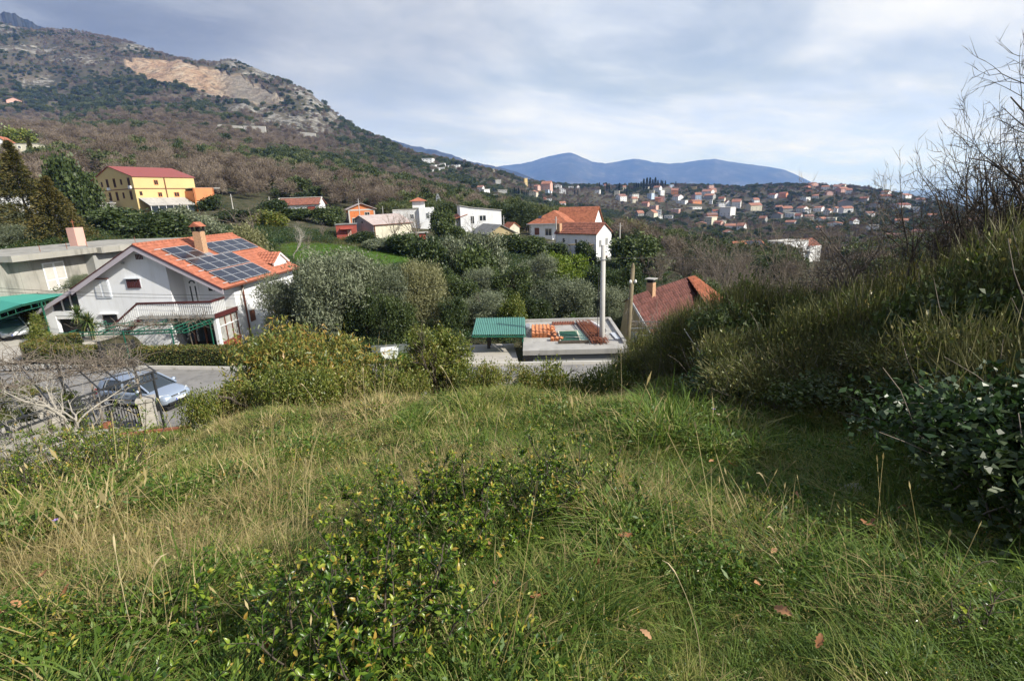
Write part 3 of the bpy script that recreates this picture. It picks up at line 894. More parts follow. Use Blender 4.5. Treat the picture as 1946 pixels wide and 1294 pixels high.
def tile_slope(e0, e1, r0, r1, tw=0.25, tl=0.36, amp=0.045, step=0.03):
    """rows of barrel tiles on the slope from eave e0-e1 up to ridge r0-r1"""
    e0, e1, r0, r1 = [np.array(p, float) for p in (e0, e1, r0, r1)]
    nu = max(2, int(np.linalg.norm(e1 - e0) / tw)); nv = max(2, int(np.linalg.norm(r0 - e0) / tl))
    N = np.cross(e1 - e0, r0 - e0); N /= np.linalg.norm(N)
    if N[2] < 0: N = -N
    us = np.linspace(0, 1, nu * 4 + 1); V = []; rows = []
    for j in range(nv):
        for e in (0, 1):
            s = (j + e) / nv
            for i, u in enumerate(us):
                p = (e0 + (e1 - e0) * u) * (1 - s) + (r0 + (r1 - r0) * u) * s
                h = amp * abs(math.sin(i * math.pi / 4)) if True else 0
                V.append(p + N * (0.03 + h + step * (1 - e)))
    k = len(us); F = []
    for j in range(2 * nv - 1):
        for i in range(k - 1): F.append((j * k + i, j * k + i + 1, (j + 1) * k + i + 1, (j + 1) * k + i))
    mb = MB(); mb.v = [tuple(map(float, p)) for p in V]; mb.f = F
    return mb


def house(name, label, loc, rz, W, L, prof, wall='white', roof='tile_mid', wins=(), over=0.35, base=2.0, cat='house', group=None, slope_mesh=None,
          roof_t=0.14, flat=False, frame='pvc', pane='glass', yover=None, gable_wall=None):
    """prof: (x, z) points across the front gable from one eave to the other"""
    t = thing(name, label, cat, tuple(loc), rz, group)
    yo = over if yover is None else yover
    mb = MB(); mb.prism([(0, -base)] + [(W, -base)] + [(x, z - 0.02) for x, z in reversed(prof)], 'y', 0, L)
    part('wall', mb, M[wall], t)
    if flat:
        mb = MB(); mb.box(-over, W + over, -yo, L + yo, prof[0][1], prof[0][1] + roof_t); part('roof', mb, M[roof], t)
    else:
        mb = MB(); n = len(prof)
        pr = [list(p) for p in prof]
        s0 = (prof[1][1] - prof[0][1]) / max(1e-6, prof[1][0] - prof[0][0]); s1 = (prof[-1][1] - prof[-2][1]) / max(1e-6, prof[-1][0] - prof[-2][0])
        pr[0] = [prof[0][0] - over, prof[0][1] - over * s0]; pr[-1] = [prof[-1][0] + over, prof[-1][1] + over * s1]
        up = [(x, z + roof_t) for x, z in pr]; lo = [(x, z) for x, z in pr]
        mb.prism(lo + up[::-1], 'y', -yo, L + yo)
        part('roof', mb, M[roof], t)
    for wd in wins:
        f, a, z, w_, h_ = wd[:5]; kw = wd[5] if len(wd) > 5 else {}
        window(t, f, W, L, a, z, w_, h_, kw.get('frame', frame), kw.get('pane', pane), kw.get('proud', 0.06), kw.get('name', 'window'))
    return t


def gab(W, h, r, k=0.5): return [(0, h), (W * k, h + r), (W, h)]


def topz(u, v, x, y):
    d = P(u, v, 1.0); s = math.hypot(x, y) / math.hypot(d[0], d[1]); return float(d[2] * s)

BR = dict(frame='brown', pane='dark')
# --- yellow three storey house
yl = np.array([-104.05, 135.72, 2.89])
W_, L_ = 18.47, 14.56
ws = [(.115, 3.6, .95, 1.3), (.24, 4.1, .7, 1.2), (.385, 3.75, 1.0, 2.1), (.56, 3.75, 1.0, 2.1), (.725, 4.25, .75, 1.3), (.905, 3.65, 1.0, 2.1)]
ws2 = [(.12, .65, 1.0, 2.1), (.25, 1.15, .65, 1.4), (.385, .65, 1.0, 2.1), (.555, .65, 1.0, 2.1), (.715, 1.1, .75, 1.4), (.895, .7, 1.0, 2.1)]
wins = [('F', a * W_, z - .35, w, h, BR) for a, z, w, h in ws + ws2]
wins += [('R', 5.1, 3.7, 1.0, 1.2, dict(frame='orange', pane='dark')), ('R', 5.5, .9, 1.0, 1.1, dict(frame='orange', pane='dark')), ('R', 9.5, .9, 1.3, 1.1, dict(frame='orange', pane='dark')), ('R', 1.2, 1.3, .6, .9, BR)]
yh = house('yellow_house', 'yellow house with maroon sheet roof, brown shutters and a glazed veranda', yl, R(-28.3), W_, L_, [(0, 5.4), (W_ * .5, 8.3), (W_, 5.6)], 'yellow', 'tile_red', wins, 0.25, 4.0)
mb = MB(); mb.box(-.05, W_ + .05, -.05, L_ + .05, 2.75, 2.95); part('band', mb, M['brown'], yh)
mb = MB(); mb.box(W_ + .02, W_ + .2, 7.0, 7.2, -2, 5.4); part('downpipe', mb, M['brown'], yh)
for a, z in ((.385, 2.85), (.905, 2.9), (.385, -.35)):
    mb = MB(); mb.box(a * W_ - .1, a * W_ + .8, -.42, -.06, z, z + .65); part('air_conditioner', mb, M['pvc'], yh)
mb = MB(); mb.slab((W_ + .05, .4, .75), (W_ + .05, 11.2, .75), (W_ + 4.2, 11.2, -1.1), (W_ + 4.2, .4, -1.1), .15); part('veranda_roof', mb, M['slab'], yh)
for k in range(6):
    y0 = .7 + k * 1.72
    mb = MB(); mb.box(W_ + 3.95, W_ + 4.05, y0, y0 + 1.6, -4.2, -1.35); part('veranda_glass', mb, M['glass'], yh)
    mb = MB(); mb.box(W_ + 3.93, W_ + 4.12, y0 - .1, y0, -4.4, -1.2); part('veranda_post', mb, M['pvc'], yh)
mb = MB(); mb.box(W_ + .03, W_ + 3.6, 11.6, 11.85, -4, 2.2); mb.box(W_ + 3.4, W_ + 3.65, 11.6, L_ + 2.5, -.2, 2.9); mb.box(W_ + 3.4, W_ + 3.65, 11.6, 12.0, -4.5, 2.9); mb.box(W_ + 3.4, W_ + 3.65, L_ + 2.1, L_ + 2.5, -4.5, 2.9)
part('stair_wall', mb, M['orange'], yh)
mb = MB(); mb.box(W_ + .03, W_ + 3.4, 11.85, L_ + 4.5, 2.75, 2.95); mb.box(W_ + .03, W_ + 3.4, 11.85, L_ + 4.5, -.6, -.4); part('landing', mb, M['slab'], yh)
for zz_ in (2.95, -.4):
    mb = MB()
    for k in range(7): mb.bar((W_ + .4 + k * .5, L_ + 4.4, zz_), (W_ + .4 + k * .5, L_ + 4.4, zz_ + 1), .05)
    mb.bar((W_ + .3, L_ + 4.4, zz_ + 1), (W_ + 3.5, L_ + 4.4, zz_ + 1), .06)
    part('railing', mb, M['greysteel'], yh)
mb = MB(); mb.lathe([(0.02, 0), (.35, .08), (.6, .25)], 14); q = part('satellite_dish', mb, M['steel'], yh); q.location = (W_ + 3.9, L_ + 1.6, -1.2); q.rotation_euler = (R(60), 0, R(60))
mb = MB(); mb.box(-5.6, 11.5, -5.5, -1.5, -.55, -.3); mb.box(-5.4, 11.3, -5.3, -1.7, -3.5, -.55)
tt = thing('flat_roofed_annexe', 'low flat roofed annexe in front of the yellow house', 'annexe', tuple(yl), R(-28.3)); part('wall', mb, M['grey'], tt)
mb = MB(); mb.box(-5.8, 11.7, -5.7, -1.3, -.29, -.1); part('roof', mb, M['slab'], tt)

# --- small white house with the long red roof
p = P(530, 412, 138)
rh = house('long_roofed_house', 'low white house under a long weathered red tile roof with pale verges', p, R(3), 11.0, 5.6, [(0, 2.9), (11.0, 2.9)], 'white', 'tile_old', [], 0.3, 2.5, flat=True)
for c in list(rh.children):
    if c.name.startswith('roof'): bpy.data.objects.remove(c)
mb = MB(); mb.slab((-.5, -.5, 2.9), (11.5, -.5, 2.9), (11.2, 2.8, 4.7), (-.2, 2.8, 4.7), .12); mb.slab((11.2, 2.8, 4.7), (-.2, 2.8, 4.7), (-.5, 6.1, 2.9), (11.5, 6.1, 2.9), .12); part('roof', mb, M['tile_old'], rh)
mb = MB(); mb.bar((-.45, -.5, 3.0), (-.2, 2.8, 4.8), .3, .15); mb.bar((11.45, -.5, 3.0), (11.2, 2.8, 4.8), .3, .15); mb.bar((-.2, 2.8, 4.8), (11.2, 2.8, 4.8), .3, .15); part('verge', mb, M['kerb'], rh)
for a in (0, 10.8):
    mb = MB(); mb.prism([(0, 2.88), (2.8, 4.6), (5.6, 2.88)], 'x', a, a + .2); part('gable', mb, M['white'], rh)
window(rh, 'F', 11, 5.6, 8.9, .2, 2.0, 2.2, 'redwall', 'redwall', name='shutter_door')
# --- red hollow brick house
p = P(664.5, 425.4, 128)
bh = house('brick_house', 'unfinished orange brick house with faded pink roof and open bays', p, R(20), 6.4, 9.0, gab(6.4, 3.5, 1.25), 'brickred', 'pinkroof', [('F', 4.5, 1.2, 1.3, 1.5, dict(frame='kerb', pane='dark')), ('F', 1.2, -.6, 1.0, 2.0, dict(frame='kerb', pane='dark')),
     ('L', 2.6, -.3, 2.6, 2.9, dict(frame='kerb', pane='dark')), ('L', 6.2, -.3, 2.8, 2.9, dict(frame='kerb', pane='dark'))], 0.5, 1.5, frame='kerb')
mb = MB(); mb.box(-.03, .3, -.04, .3, -1, 3.5); mb.box(6.1, 6.43, -.04, .3, -1, 3.5); mb.box(.3, 6.1, -.04, .2, 3.05, 3.4); part('concrete_frame', mb, M['kerb'], bh)
# --- red board shed
p = P(641, 456, 98)
rs = house('red_shed', 'dark red flat roofed garden shed beside the grey barn', p, R(14), 3.7, 3.5, [(0, 2.75), (3.7, 2.75)], 'redwall', 'asbestos', [('F', 2.4, .1, .9, 1.9, dict(frame='redwall', pane='pink', name='door'))], 0.15, 1.0, 'shed', flat=True)
mb = MB(); mb.slab((.8, -.9, 1.95), (3.1, -.9, 1.95), (3.1, 0, 2.2), (.8, 0, 2.2), .06); part('canopy', mb, M['redwall'], rs)
# --- grey barn
pn_ = P(712, 455, 100); p = pn_ + np.array([-4.5, 4.0, 0])
gb = house('grey_barn', 'grey rendered barn with pinkish corrugated roof and a cream side wall', p, R(-41.5), 6.0, 9.2, [(0, 3.8), (1.75, 4.45), (6.0, 2.75)], 'grey', 'pinkroof', [('F', 2.4, 3.0, .6, .5, dict(frame='grey', pane='dark')), ('R', 7.2, .9, 1.3, 1.4, dict(frame='kerb', pane='curtain'))], 0.3, 1.6, 'barn')
mb = MB(); mb.box(6.0, 6.06, .05, 9.15, -1.5, 2.7); part('cream_wall', mb, M['cream'], gb)
mb = MB(); mb.box(6.3, 6.4, -.3, 9.5, 2.62, 2.75); mb.box(6.07, 6.2, .1, .25, -1, 2.7); part('gutter', mb, M['brown'], gb)
p = P(774, 459, 103)
kk = house('red_kiosk', 'small red and yellow hut under a flat slab by the barn', p, R(10), 4.0, 2.2, [(0, 1.5), (4.0, 1.5)], 'grey', 'slab', [('F', .9, .0, 1.5, 1.4, dict(frame='yellow', pane='tan')), ('F', 3.1, -.3, 1.3, 1.8, dict(frame='redwall', pane='redwall'))], 0.3, 1.0, 'hut', flat=True)
# --- white block house
p = P(748, 424, 135)
wb = house('white_block_house', 'white cubic house on a rubble terrace with a small red roofed lookout', p, R(8), 6.8, 6.0, [(0, 3.2), (6.8, 3.2)], 'white_old', 'kerb', [('F', 4.9, .8, 1.1, 1.3), ('F', 2.0, .8, 1.0, 1.3)], 0.1, 2.0, flat=True)
mb = MB(); mb.box(6.83, 10.8, -.8, 5.5, -2, 3.6); part('side_block', mb, M['white'], wb)
window(wb, 'F', 6.8, 6, 9.0, .6, .8, 1.6).location = (9.0, -.8, .7)
mb = MB(); mb.box(5.2, 8.4, 1.0, 4.0, 3.62, 5.3); part('lookout', mb, M['white_old'], wb)
mb = MB(); mb.add([(4.4, .2, 5.32), (9.2, .2, 5.32), (9.2, 4.8, 5.32), (4.4, 4.8, 5.32), (6.8, 2.5, 6.3)], [(0, 1, 4), (1, 2, 4), (2, 3, 4), (3, 0, 4), (3, 2, 1, 0)]); part('lookout_roof', mb, M['tile_new'], wb)
q = P(772, 437, 133)
mb = MB(); mb.box(0, 12, 0, .6, -2.2, 0); o_ = link('terrace_wall', mb.mesh('terrace_wall', M['stonewall']), None, tuple(q - np.array([0, 0, .3])), R(6)); tag(o_, 'rubble stone terrace wall below the white cubic house', 'wall')
# --- white modern house with mono-pitch roof
p = P(876, 431, 128)
wm = house('mono_pitch_house', 'white modern house whose long wall slopes down under a thin flat roof', p, R(12), 10.4, 6.0, [(0, 5.1), (2.6, 4.55), (10.4, 3.6)], 'white', 'kerb', [('F', 3.0, .4, 1.0, 2.2, dict(frame='pvc', pane='glass')), ('F', 5.6, 1.1, 1.9, 1.5)], 0.25, 2.0, roof_t=.1)
mb = MB(); mb.box(-2.2, -.02, .8, 6.0, -2, 2.0); part('side_wing', mb, M['dark'] if False else M['grey'], wm)
mb = MB(); mb.slab((-2.5, -.2, 1.7), (1.8, -.2, 3.0), (1.8, 6.2, 3.6), (-2.5, 6.2, 2.4), .12); part('wing_roof', mb, M['tile_new'], wm)
# --- ochre shed with grey fibre roof
sh = house('ochre_shed', 'ochre gabled outbuilding with grey fibre cement roof among the olives', (-3.9, 99.2, -8.9), R(23.7), 5.8, 9.0, gab(5.8, 2.75, 1.55, .48), 'tan', 'asbestos', [('F', 3.9, .0, .85, 2.1, dict(frame='wood', pane='curtain', name='door'))], 0.3, 2.2, 'outbuilding')
p = P(969, 441, 118)
house('little_gabled_annexe', 'tiny white gabled annexe with orange roof peeping beside the ochre outbuilding', p, R(30), 2.6, 3.2, gab(2.6, 1.0, 1.0), 'cream', 'tile_mid', [], .2, 1.5, 'annexe')
p = P(933, 412, 190)
house('orange_pavilion', 'open sided pavilion with small orange hipped roof behind the white modern house', p, R(20), 4.6, 4.6, gab(4.6, 1.9, 1.3), 'pink', 'tile_new', [('F', 1.4, .2, 1.6, 1.5, dict(pane='dark')), ('F', 3.3, .2, 1.6, 1.5, dict(pane='dark'))], .4, 1.5, 'pavilion')
# --- white house with quoins, hipped front and gabled rear wing
p = P(1007, 458, 129)
wq = thing('quoined_house', 'white house with stone quoins, hipped orange roof and a gabled rear wing', 'house', tuple(p), R(-27))
mb = MB(); mb.box(0, 10.2, 0, 8, -2, 4.2); part('wall', mb, M['white'], wq)
for a in (-.03, 9.7):
    for k in range(11):
        mb = MB(); mb.box(a, a + .53 - .16 * (k % 2), -.06, .4, -.3 + k * .42, -.3 + k * .42 + .24); part('quoin', mb, M['stone'], wq)
for k in range(11):
    mb = MB(); mb.box(9.85, 10.27, .41, .9 - .16 * (k % 2), -.3 + k * .42, -.3 + k * .42 + .24); part('quoin', mb, M['stone'], wq)
mb = MB(); mb.add([(-.5, -.5, 4.22), (10.7, -.5, 4.22), (10.7, 8.5, 4.22), (-.5, 8.5, 4.22), (5.0, 3.6, 7.2), (5.2, 5.2, 7.2)], [(0, 1, 4), (1, 2, 5, 4), (2, 3, 5), (3, 0, 4, 5), (3, 2, 1, 0)]); part('roof', mb, M['tile_mid'], wq)
mb = MB(); mb.box(-.6, 10.8, -.6, 8.6, 4.02, 4.2); part('eaves', mb, M['pvc'], wq)
mb = MB(); mb.prism([(4.2, -2), (11.4, -2), (11.4, 4.0), (7.8, 7.6), (4.2, 4.0)], 'x', 5.2, 15.2); part('rear_wing', mb, M['white'], wq)
mb = MB(); mb.prism([(3.7, 3.75), (7.8, 7.85), (11.9, 3.75), (11.9, 3.6), (7.8, 7.65), (3.7, 3.6)], 'x', 5.0, 15.6); part('wing_roof', mb, M['tile_mid'], wq)
for a in (2.0, 8.3): window(wq, 'F', 10, 8, a, 1.5, 1.25, 1.7, 'brown', 'brown')
window(wq, 'F', 10, 8, 5.1, .9, 1.9, 2.2, 'kerb', 'glass')
mb = MB(); mb.box(3.6, 6.6, -1.1, -.06, .35, .55); mb.box(3.6, 6.6, -1.1, -1.0, .56, 1.4); part('balcony', mb, M['white'], wq)
mb = MB(); mb.slab((1.9, 1.1, 5.45), (2.7, 1.1, 5.45), (2.7, 1.8, 6.1), (1.9, 1.8, 6.1), .1); part('roof_light', mb, M['glass'], wq)
q = P(1005, 462, 118)
mb = MB(); mb.box(0, 14, 0, .5, -1.8, .3)
tag(link('garden_wall', mb.mesh('garden_wall', M['stonewall']), None, tuple(q), R(-24)), 'pale garden wall below the hedge of the quoined house', 'wall')
# --- white house with mottled old tile roof
p = P(1133, 496, 103)
wa = house('mottled_roof_house', 'tall white house with mottled old tile roof and a shaded vine terrace', p, R(46), 5.4, 10.2, gab(5.4, 5.35, 1.85), 'white', 'tile_old', [('F', 1.3, 2.6, .95, 1.5, dict(frame='kerb', pane='steel')), ('F', 3.6, 2.75, .95, 1.6, dict(frame='kerb', pane='steel')), ('F', 3.6, -.4, .75, 1.1, BR), ('F', 3.4, -3.2, .9, 1.6, BR),
      ('L', 8.2, 3.3, .6, 1.1, dict(frame='pvc', pane='dark')), ('L', 5.0, 3.3, .55, .9, dict(frame='pvc', pane='dark')), ('L', 8.0, .2, 1.0, .8, dict(frame='pvc', pane='dark'))], 0.3, 5.0)
sl_ = tile_slope((-.35, -.35, 5.25), (-.35, 10.55, 5.25), (2.7, -.35, 7.4), (2.7, 10.55, 7.4), .34, .5, .07, .06); part('tiles', sl_, M['tile_old'], wa, stuff=True)
mb = MB(); mb.box(-.3, .5, 9.0, 9.8, 5.6, 7.3); part('chimney', mb, M['brick'], wa)
mb = MB(); mb.box(-3.0, -.03, .6, 4.6, -4, 1.3); part('terrace', mb, M['concrete'], wa)
mb = MB()
for (x_, y_) in ((-2.8, .8), (-2.8, 2.6), (-2.8, 4.4), (-.3, .8), (-.3, 4.4)): mb.bar((x_, y_, 1.3), (x_, y_, 3.2), .07)
for k in range(6): mb.bar((-3.1, .7 + k * .8, 3.2), (-.1, .7 + k * .8, 3.25), .07)
part('vine_frame', mb, M['wood'], wa)
mb = MB(); mb.box(-3.1, -.1, .5, 4.8, 3.27, 3.36); part('reed_cover', mb, M['wood'], wa)
# --- white flat roofed villa behind the bare branches
p = P(1487, 500, 215)
wv = house('flat_roofed_villa', 'white flat roofed modern villa seen through the bare branches', p, R(20), 13.5, 9, [(0, 8.6), (13.5, 8.6)], 'white', 'kerb', [('F', 3.2, 5.6, 2.2, 2.0), ('F', 3.0, 1.2, 1.6, 2.6, dict(pane='dark')), ('F', 9, 5.4, 1.8, 2.2, dict(pane='curtain'))], .2, 3, 'villa', flat=True)
mb = MB(); mb.box(13.55, 20.0, -1.0, 7, -3, 6.2); part('wing', mb, M['white_old'], wv)
mb = MB(); mb.slab((13.2, -.8, 6.3), (20.2, -.8, 6.3), (20.2, 4, 9.0), (13.2, 4, 9.0), .2); part('wing_roof', mb, M['tile_old'], wv)
mb = MB(); mb.box(-.2, 13.6, -1.2, -.02, 4.4, 4.7); part('balcony', mb, M['white_old'], wv)
p = P(1402, 482, 200)
sv = house('solar_roof_house', 'long low house with orange roof and a bank of solar panels', p, R(12), 12.5, 8, [(0, 2.0), (12.5, 2.0)], 'white', 'tile_mid', [], .3, 2, flat=True)
mb = MB(); mb.slab((-.4, -.6, 2.2), (12.9, -.6, 2.2), (12.9, 4, 4.4), (-.4, 4, 4.4), .15); part('slope', mb, M['tile_mid'], sv)
for k in range(4):
    mb = MB(); mb.slab((5.2 + k * 1.75, .2, 2.72), (6.8 + k * 1.75, .2, 2.72), (6.8 + k * 1.75, 3.4, 4.25), (5.2 + k * 1.75, 3.4, 4.25), .06); part('solar_panel', mb, M['panel'], sv)
# --- houses at the edge of the wood, far up the slope
p = sight_ground(14, 201, 300); d_ = p @ CF
house('pink_hill_house', 'pinkish hipped house alone on the upper slope at the edge of the picture', p, R(35), 9 * d_ / 400, 9 * d_ / 400, gab(9 * d_ / 400, 4.0 * d_ / 400, 2.0 * d_ / 400), 'pink', 'tile_mid', [('F', 4 * d_ / 400, 1.2 * d_ / 400, 3.5 * d_ / 400, 1.6 * d_ / 400)], .5, 4)
p = P(0, 288, 190)
house('cream_ruin', 'long cream house with peeling walls and orange roof below the brown wood', p, R(18), 11.5, 6, [(0, 2.6), (11.5, 2.6)], 'cream', 'slab', [('F', 4.4, .9, .9, 1.1, dict(pane='dark')), ('F', 6.2, .9, .9, 1.1, dict(pane='dark')), ('F', 8.6, .9, .9, 1.1, dict(pane='dark')), ('F', 9.8, .9, .9, 1.1, dict(pane='dark'))], .2, 3, flat=True)
p = P(-14, 288, 192)
house('orange_gabled_house', 'white gabled house with orange roof joined to the peeling cream house', p, R(18), 5.2, 6, gab(5.2, 3.2, 2.2), 'white_old', 'tile_new', [], .4, 3)
p = P(-10, 395, 92)
house('low_white_house', 'low white flat roofed house half hidden behind the tall conifer', p, R(14), 7.5, 6, [(0, 2.2), (7.5, 2.2)], 'white_old', 'slab', [], .3, 3, flat=True)

# ------------------------------------------------------------------ the village
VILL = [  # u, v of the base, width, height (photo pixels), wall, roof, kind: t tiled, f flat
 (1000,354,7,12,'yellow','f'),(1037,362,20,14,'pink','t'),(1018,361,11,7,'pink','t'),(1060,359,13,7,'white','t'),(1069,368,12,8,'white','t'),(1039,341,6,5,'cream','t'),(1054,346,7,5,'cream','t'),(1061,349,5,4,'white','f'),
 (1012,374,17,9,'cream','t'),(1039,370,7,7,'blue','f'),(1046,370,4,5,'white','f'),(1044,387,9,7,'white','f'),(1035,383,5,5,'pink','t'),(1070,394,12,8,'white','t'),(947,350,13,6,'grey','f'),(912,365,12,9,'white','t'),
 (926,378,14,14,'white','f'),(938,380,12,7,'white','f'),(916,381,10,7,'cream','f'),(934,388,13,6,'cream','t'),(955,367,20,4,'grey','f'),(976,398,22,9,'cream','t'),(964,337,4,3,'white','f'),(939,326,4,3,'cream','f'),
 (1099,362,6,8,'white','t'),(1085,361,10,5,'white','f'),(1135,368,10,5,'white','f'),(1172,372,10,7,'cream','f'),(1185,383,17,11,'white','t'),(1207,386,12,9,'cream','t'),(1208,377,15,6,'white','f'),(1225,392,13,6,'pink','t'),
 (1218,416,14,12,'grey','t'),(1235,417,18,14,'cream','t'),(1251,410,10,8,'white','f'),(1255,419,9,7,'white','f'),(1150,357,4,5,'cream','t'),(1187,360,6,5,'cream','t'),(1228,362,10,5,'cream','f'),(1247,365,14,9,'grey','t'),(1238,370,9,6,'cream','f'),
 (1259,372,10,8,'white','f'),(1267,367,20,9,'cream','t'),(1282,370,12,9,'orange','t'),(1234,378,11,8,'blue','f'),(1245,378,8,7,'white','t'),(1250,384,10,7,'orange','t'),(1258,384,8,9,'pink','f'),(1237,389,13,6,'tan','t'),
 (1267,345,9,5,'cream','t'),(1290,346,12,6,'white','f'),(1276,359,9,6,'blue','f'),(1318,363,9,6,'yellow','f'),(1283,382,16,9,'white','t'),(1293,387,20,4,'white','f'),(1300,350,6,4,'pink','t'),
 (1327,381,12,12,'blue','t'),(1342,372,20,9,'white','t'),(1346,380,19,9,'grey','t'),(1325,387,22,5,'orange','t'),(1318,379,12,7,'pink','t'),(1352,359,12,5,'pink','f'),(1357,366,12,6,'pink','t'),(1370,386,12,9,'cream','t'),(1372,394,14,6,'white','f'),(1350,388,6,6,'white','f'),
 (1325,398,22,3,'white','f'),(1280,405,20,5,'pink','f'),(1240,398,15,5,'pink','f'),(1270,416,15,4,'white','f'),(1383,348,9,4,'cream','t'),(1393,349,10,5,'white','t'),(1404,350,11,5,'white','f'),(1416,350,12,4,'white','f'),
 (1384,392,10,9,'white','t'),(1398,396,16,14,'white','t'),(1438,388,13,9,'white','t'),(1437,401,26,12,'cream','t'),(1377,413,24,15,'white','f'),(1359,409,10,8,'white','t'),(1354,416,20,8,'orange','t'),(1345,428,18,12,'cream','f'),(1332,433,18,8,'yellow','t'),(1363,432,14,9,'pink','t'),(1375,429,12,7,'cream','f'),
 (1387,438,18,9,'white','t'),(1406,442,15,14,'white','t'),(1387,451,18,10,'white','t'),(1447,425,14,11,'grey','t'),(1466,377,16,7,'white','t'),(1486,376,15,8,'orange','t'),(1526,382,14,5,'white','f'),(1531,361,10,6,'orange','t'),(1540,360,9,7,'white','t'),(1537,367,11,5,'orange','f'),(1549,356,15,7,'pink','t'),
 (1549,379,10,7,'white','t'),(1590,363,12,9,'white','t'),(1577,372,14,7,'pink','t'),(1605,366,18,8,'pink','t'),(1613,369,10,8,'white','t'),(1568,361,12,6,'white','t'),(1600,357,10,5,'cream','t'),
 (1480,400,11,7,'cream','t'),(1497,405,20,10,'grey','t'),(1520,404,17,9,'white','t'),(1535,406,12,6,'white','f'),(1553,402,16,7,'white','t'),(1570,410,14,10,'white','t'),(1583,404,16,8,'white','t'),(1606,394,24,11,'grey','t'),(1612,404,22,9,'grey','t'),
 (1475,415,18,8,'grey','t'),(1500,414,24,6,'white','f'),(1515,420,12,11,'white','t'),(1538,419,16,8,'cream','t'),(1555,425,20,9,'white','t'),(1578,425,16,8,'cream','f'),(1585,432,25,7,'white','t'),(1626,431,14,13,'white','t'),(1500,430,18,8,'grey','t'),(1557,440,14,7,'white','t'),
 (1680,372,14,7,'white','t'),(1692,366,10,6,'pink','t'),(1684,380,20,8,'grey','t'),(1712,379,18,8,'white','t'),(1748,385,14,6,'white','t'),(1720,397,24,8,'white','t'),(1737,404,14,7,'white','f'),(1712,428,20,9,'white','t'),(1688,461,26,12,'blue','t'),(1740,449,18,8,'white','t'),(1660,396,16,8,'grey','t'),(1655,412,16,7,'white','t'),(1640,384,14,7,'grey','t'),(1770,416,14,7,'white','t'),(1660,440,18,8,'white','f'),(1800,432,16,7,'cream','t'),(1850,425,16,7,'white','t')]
RESORT = [(812,311,22,8),(822,322,13,7),(831,319,11,5),(841,318,10,6),(818,328,12,4),(838,325,16,5),(846,329,14,5),(856,321,10,5),(866,321,14,6)]
VPOS = []
for rec in VILL: VPOS.append(sight_ground(rec[0], rec[1], 120))
RPOS = [sight_ground(r_[0], r_[1], 120) for r_ in RESORT]
wallname = {'white': 'white', 'cream': 'cream', 'pink': 'pinkish', 'grey': 'greyish', 'blue': 'pale blue', 'orange': 'orange', 'yellow': 'yellow', 'tan': 'ochre'}
ordn = ['first', 'second', 'third', 'fourth', 'fifth', 'sixth', 'seventh', 'eighth', 'ninth', 'tenth', 'eleventh', 'twelfth', 'thirteenth', 'fourteenth', 'fifteenth', 'sixteenth', 'seventeenth', 'eighteenth', 'nineteenth', 'twentieth']
rowname = lambda v: 'on the skyline' if v < 353 else 'in the top row' if v < 371 else 'in the upper row' if v < 389 else 'in the middle row' if v < 407 else 'in the lower row' if v < 424 else 'at the foot'
cls = {}
for i, rec in enumerate(VILL): cls.setdefault((rec[4], rec[5], rowname(rec[1])), []).append((rec[0], i))
vlabel = {}
for (wl, rf, rw), lst in cls.items():
    lst.sort()
    for j, (_, i) in enumerate(lst):
        o_ = '' if len(lst) == 1 else ordn[j] + ' '
        vlabel[i] = ('%s%s %s hill village house %s%s' % (o_, wallname[wl], 'tile roofed' if rf == 't' else 'flat roofed', rw, ' from the mountain side' if len(lst) > 1 else '')).strip()
roofs = ['tile_far', 'tile_far_old', 'tile_far', 'tile_old']
vg = np.random.default_rng(5)
def farhouse(name, label, p, w, h, wall, tiled, group, yaw):
    w *= 1.05; az_ = math.atan2(-p[0], p[1])
    L = w * (0.7 + 0.5 * vg.random()); hh = h * (0.68 if tiled else 1.0); r_ = h * 0.32
    c, s = math.cos(az_ + yaw), math.sin(az_ + yaw)
    wf = w / (abs(math.cos(yaw)) + 0.7 * abs(math.sin(yaw))); p = np.array(p) + [0, 0, .8]
    org = (p[0] - c * wf / 2, p[1] - s * wf / 2, p[2])
    L = wf * (0.8 + 0.3 * vg.random())
    if tiled and vg.random() < 0.55:      # ridge across the view
        t = thing(name, label, 'house', org, az_ + yaw, group)
        mb = MB(); mb.prism([(0, -3), (L, -3), (L, hh), (L / 2, hh + r_), (0, hh)], 'x', 0, wf); part('wall', mb, M[wall], t)
        mb = MB(); mb.prism([(-.5, hh - .2), (L / 2, hh + r_ + .05), (L + .5, hh - .2), (L + .5, hh + .15), (L / 2, hh + r_ + .45), (-.5, hh + .15)], 'x', -.4, wf + .4); part('roof', mb, M[roofs[vg.integers(4)]], t)
    else:
        t = house(name, label, org, az_ + yaw, wf, L, gab(wf, hh, r_) if tiled else [(0, h), (wf, h)], wall, roofs[vg.integers(4)] if tiled else 'kerb', [], .45, 3.0, group=group, flat=not tiled, roof_t=.3)
    if wf > 4.5:
        n = 2 if wf < 9 else 3; rows = 1 if hh < 4.2 else 2
        for rw in range(rows):
            for k in range(n):
                wq_ = window(t, 'F', wf, L, wf * (k + .5) / n, .8 + rw * 2.9, 1.3, 1.5, 'pvc', 'dark', 0.08)
            window(t, 'R', wf, L, L * .5, .8 + rw * 2.9, 1.3, 1.5, 'pvc', 'dark', 0.08)
    return t
HOUSE_SPOTS = [(-96, 142, 17), (-40, 142, 9), (-45, 113, 5), (-38, 130, 9), (-26, 105, 10), (-20, 137, 12), (-8, 132, 12), (0, 103, 8), (14, 108, 10), (12, 132, 12), (-4, 192, 5), (-120, 92, 8), (128, 222, 16), (95, 205, 12), (-186, 225, 12)]
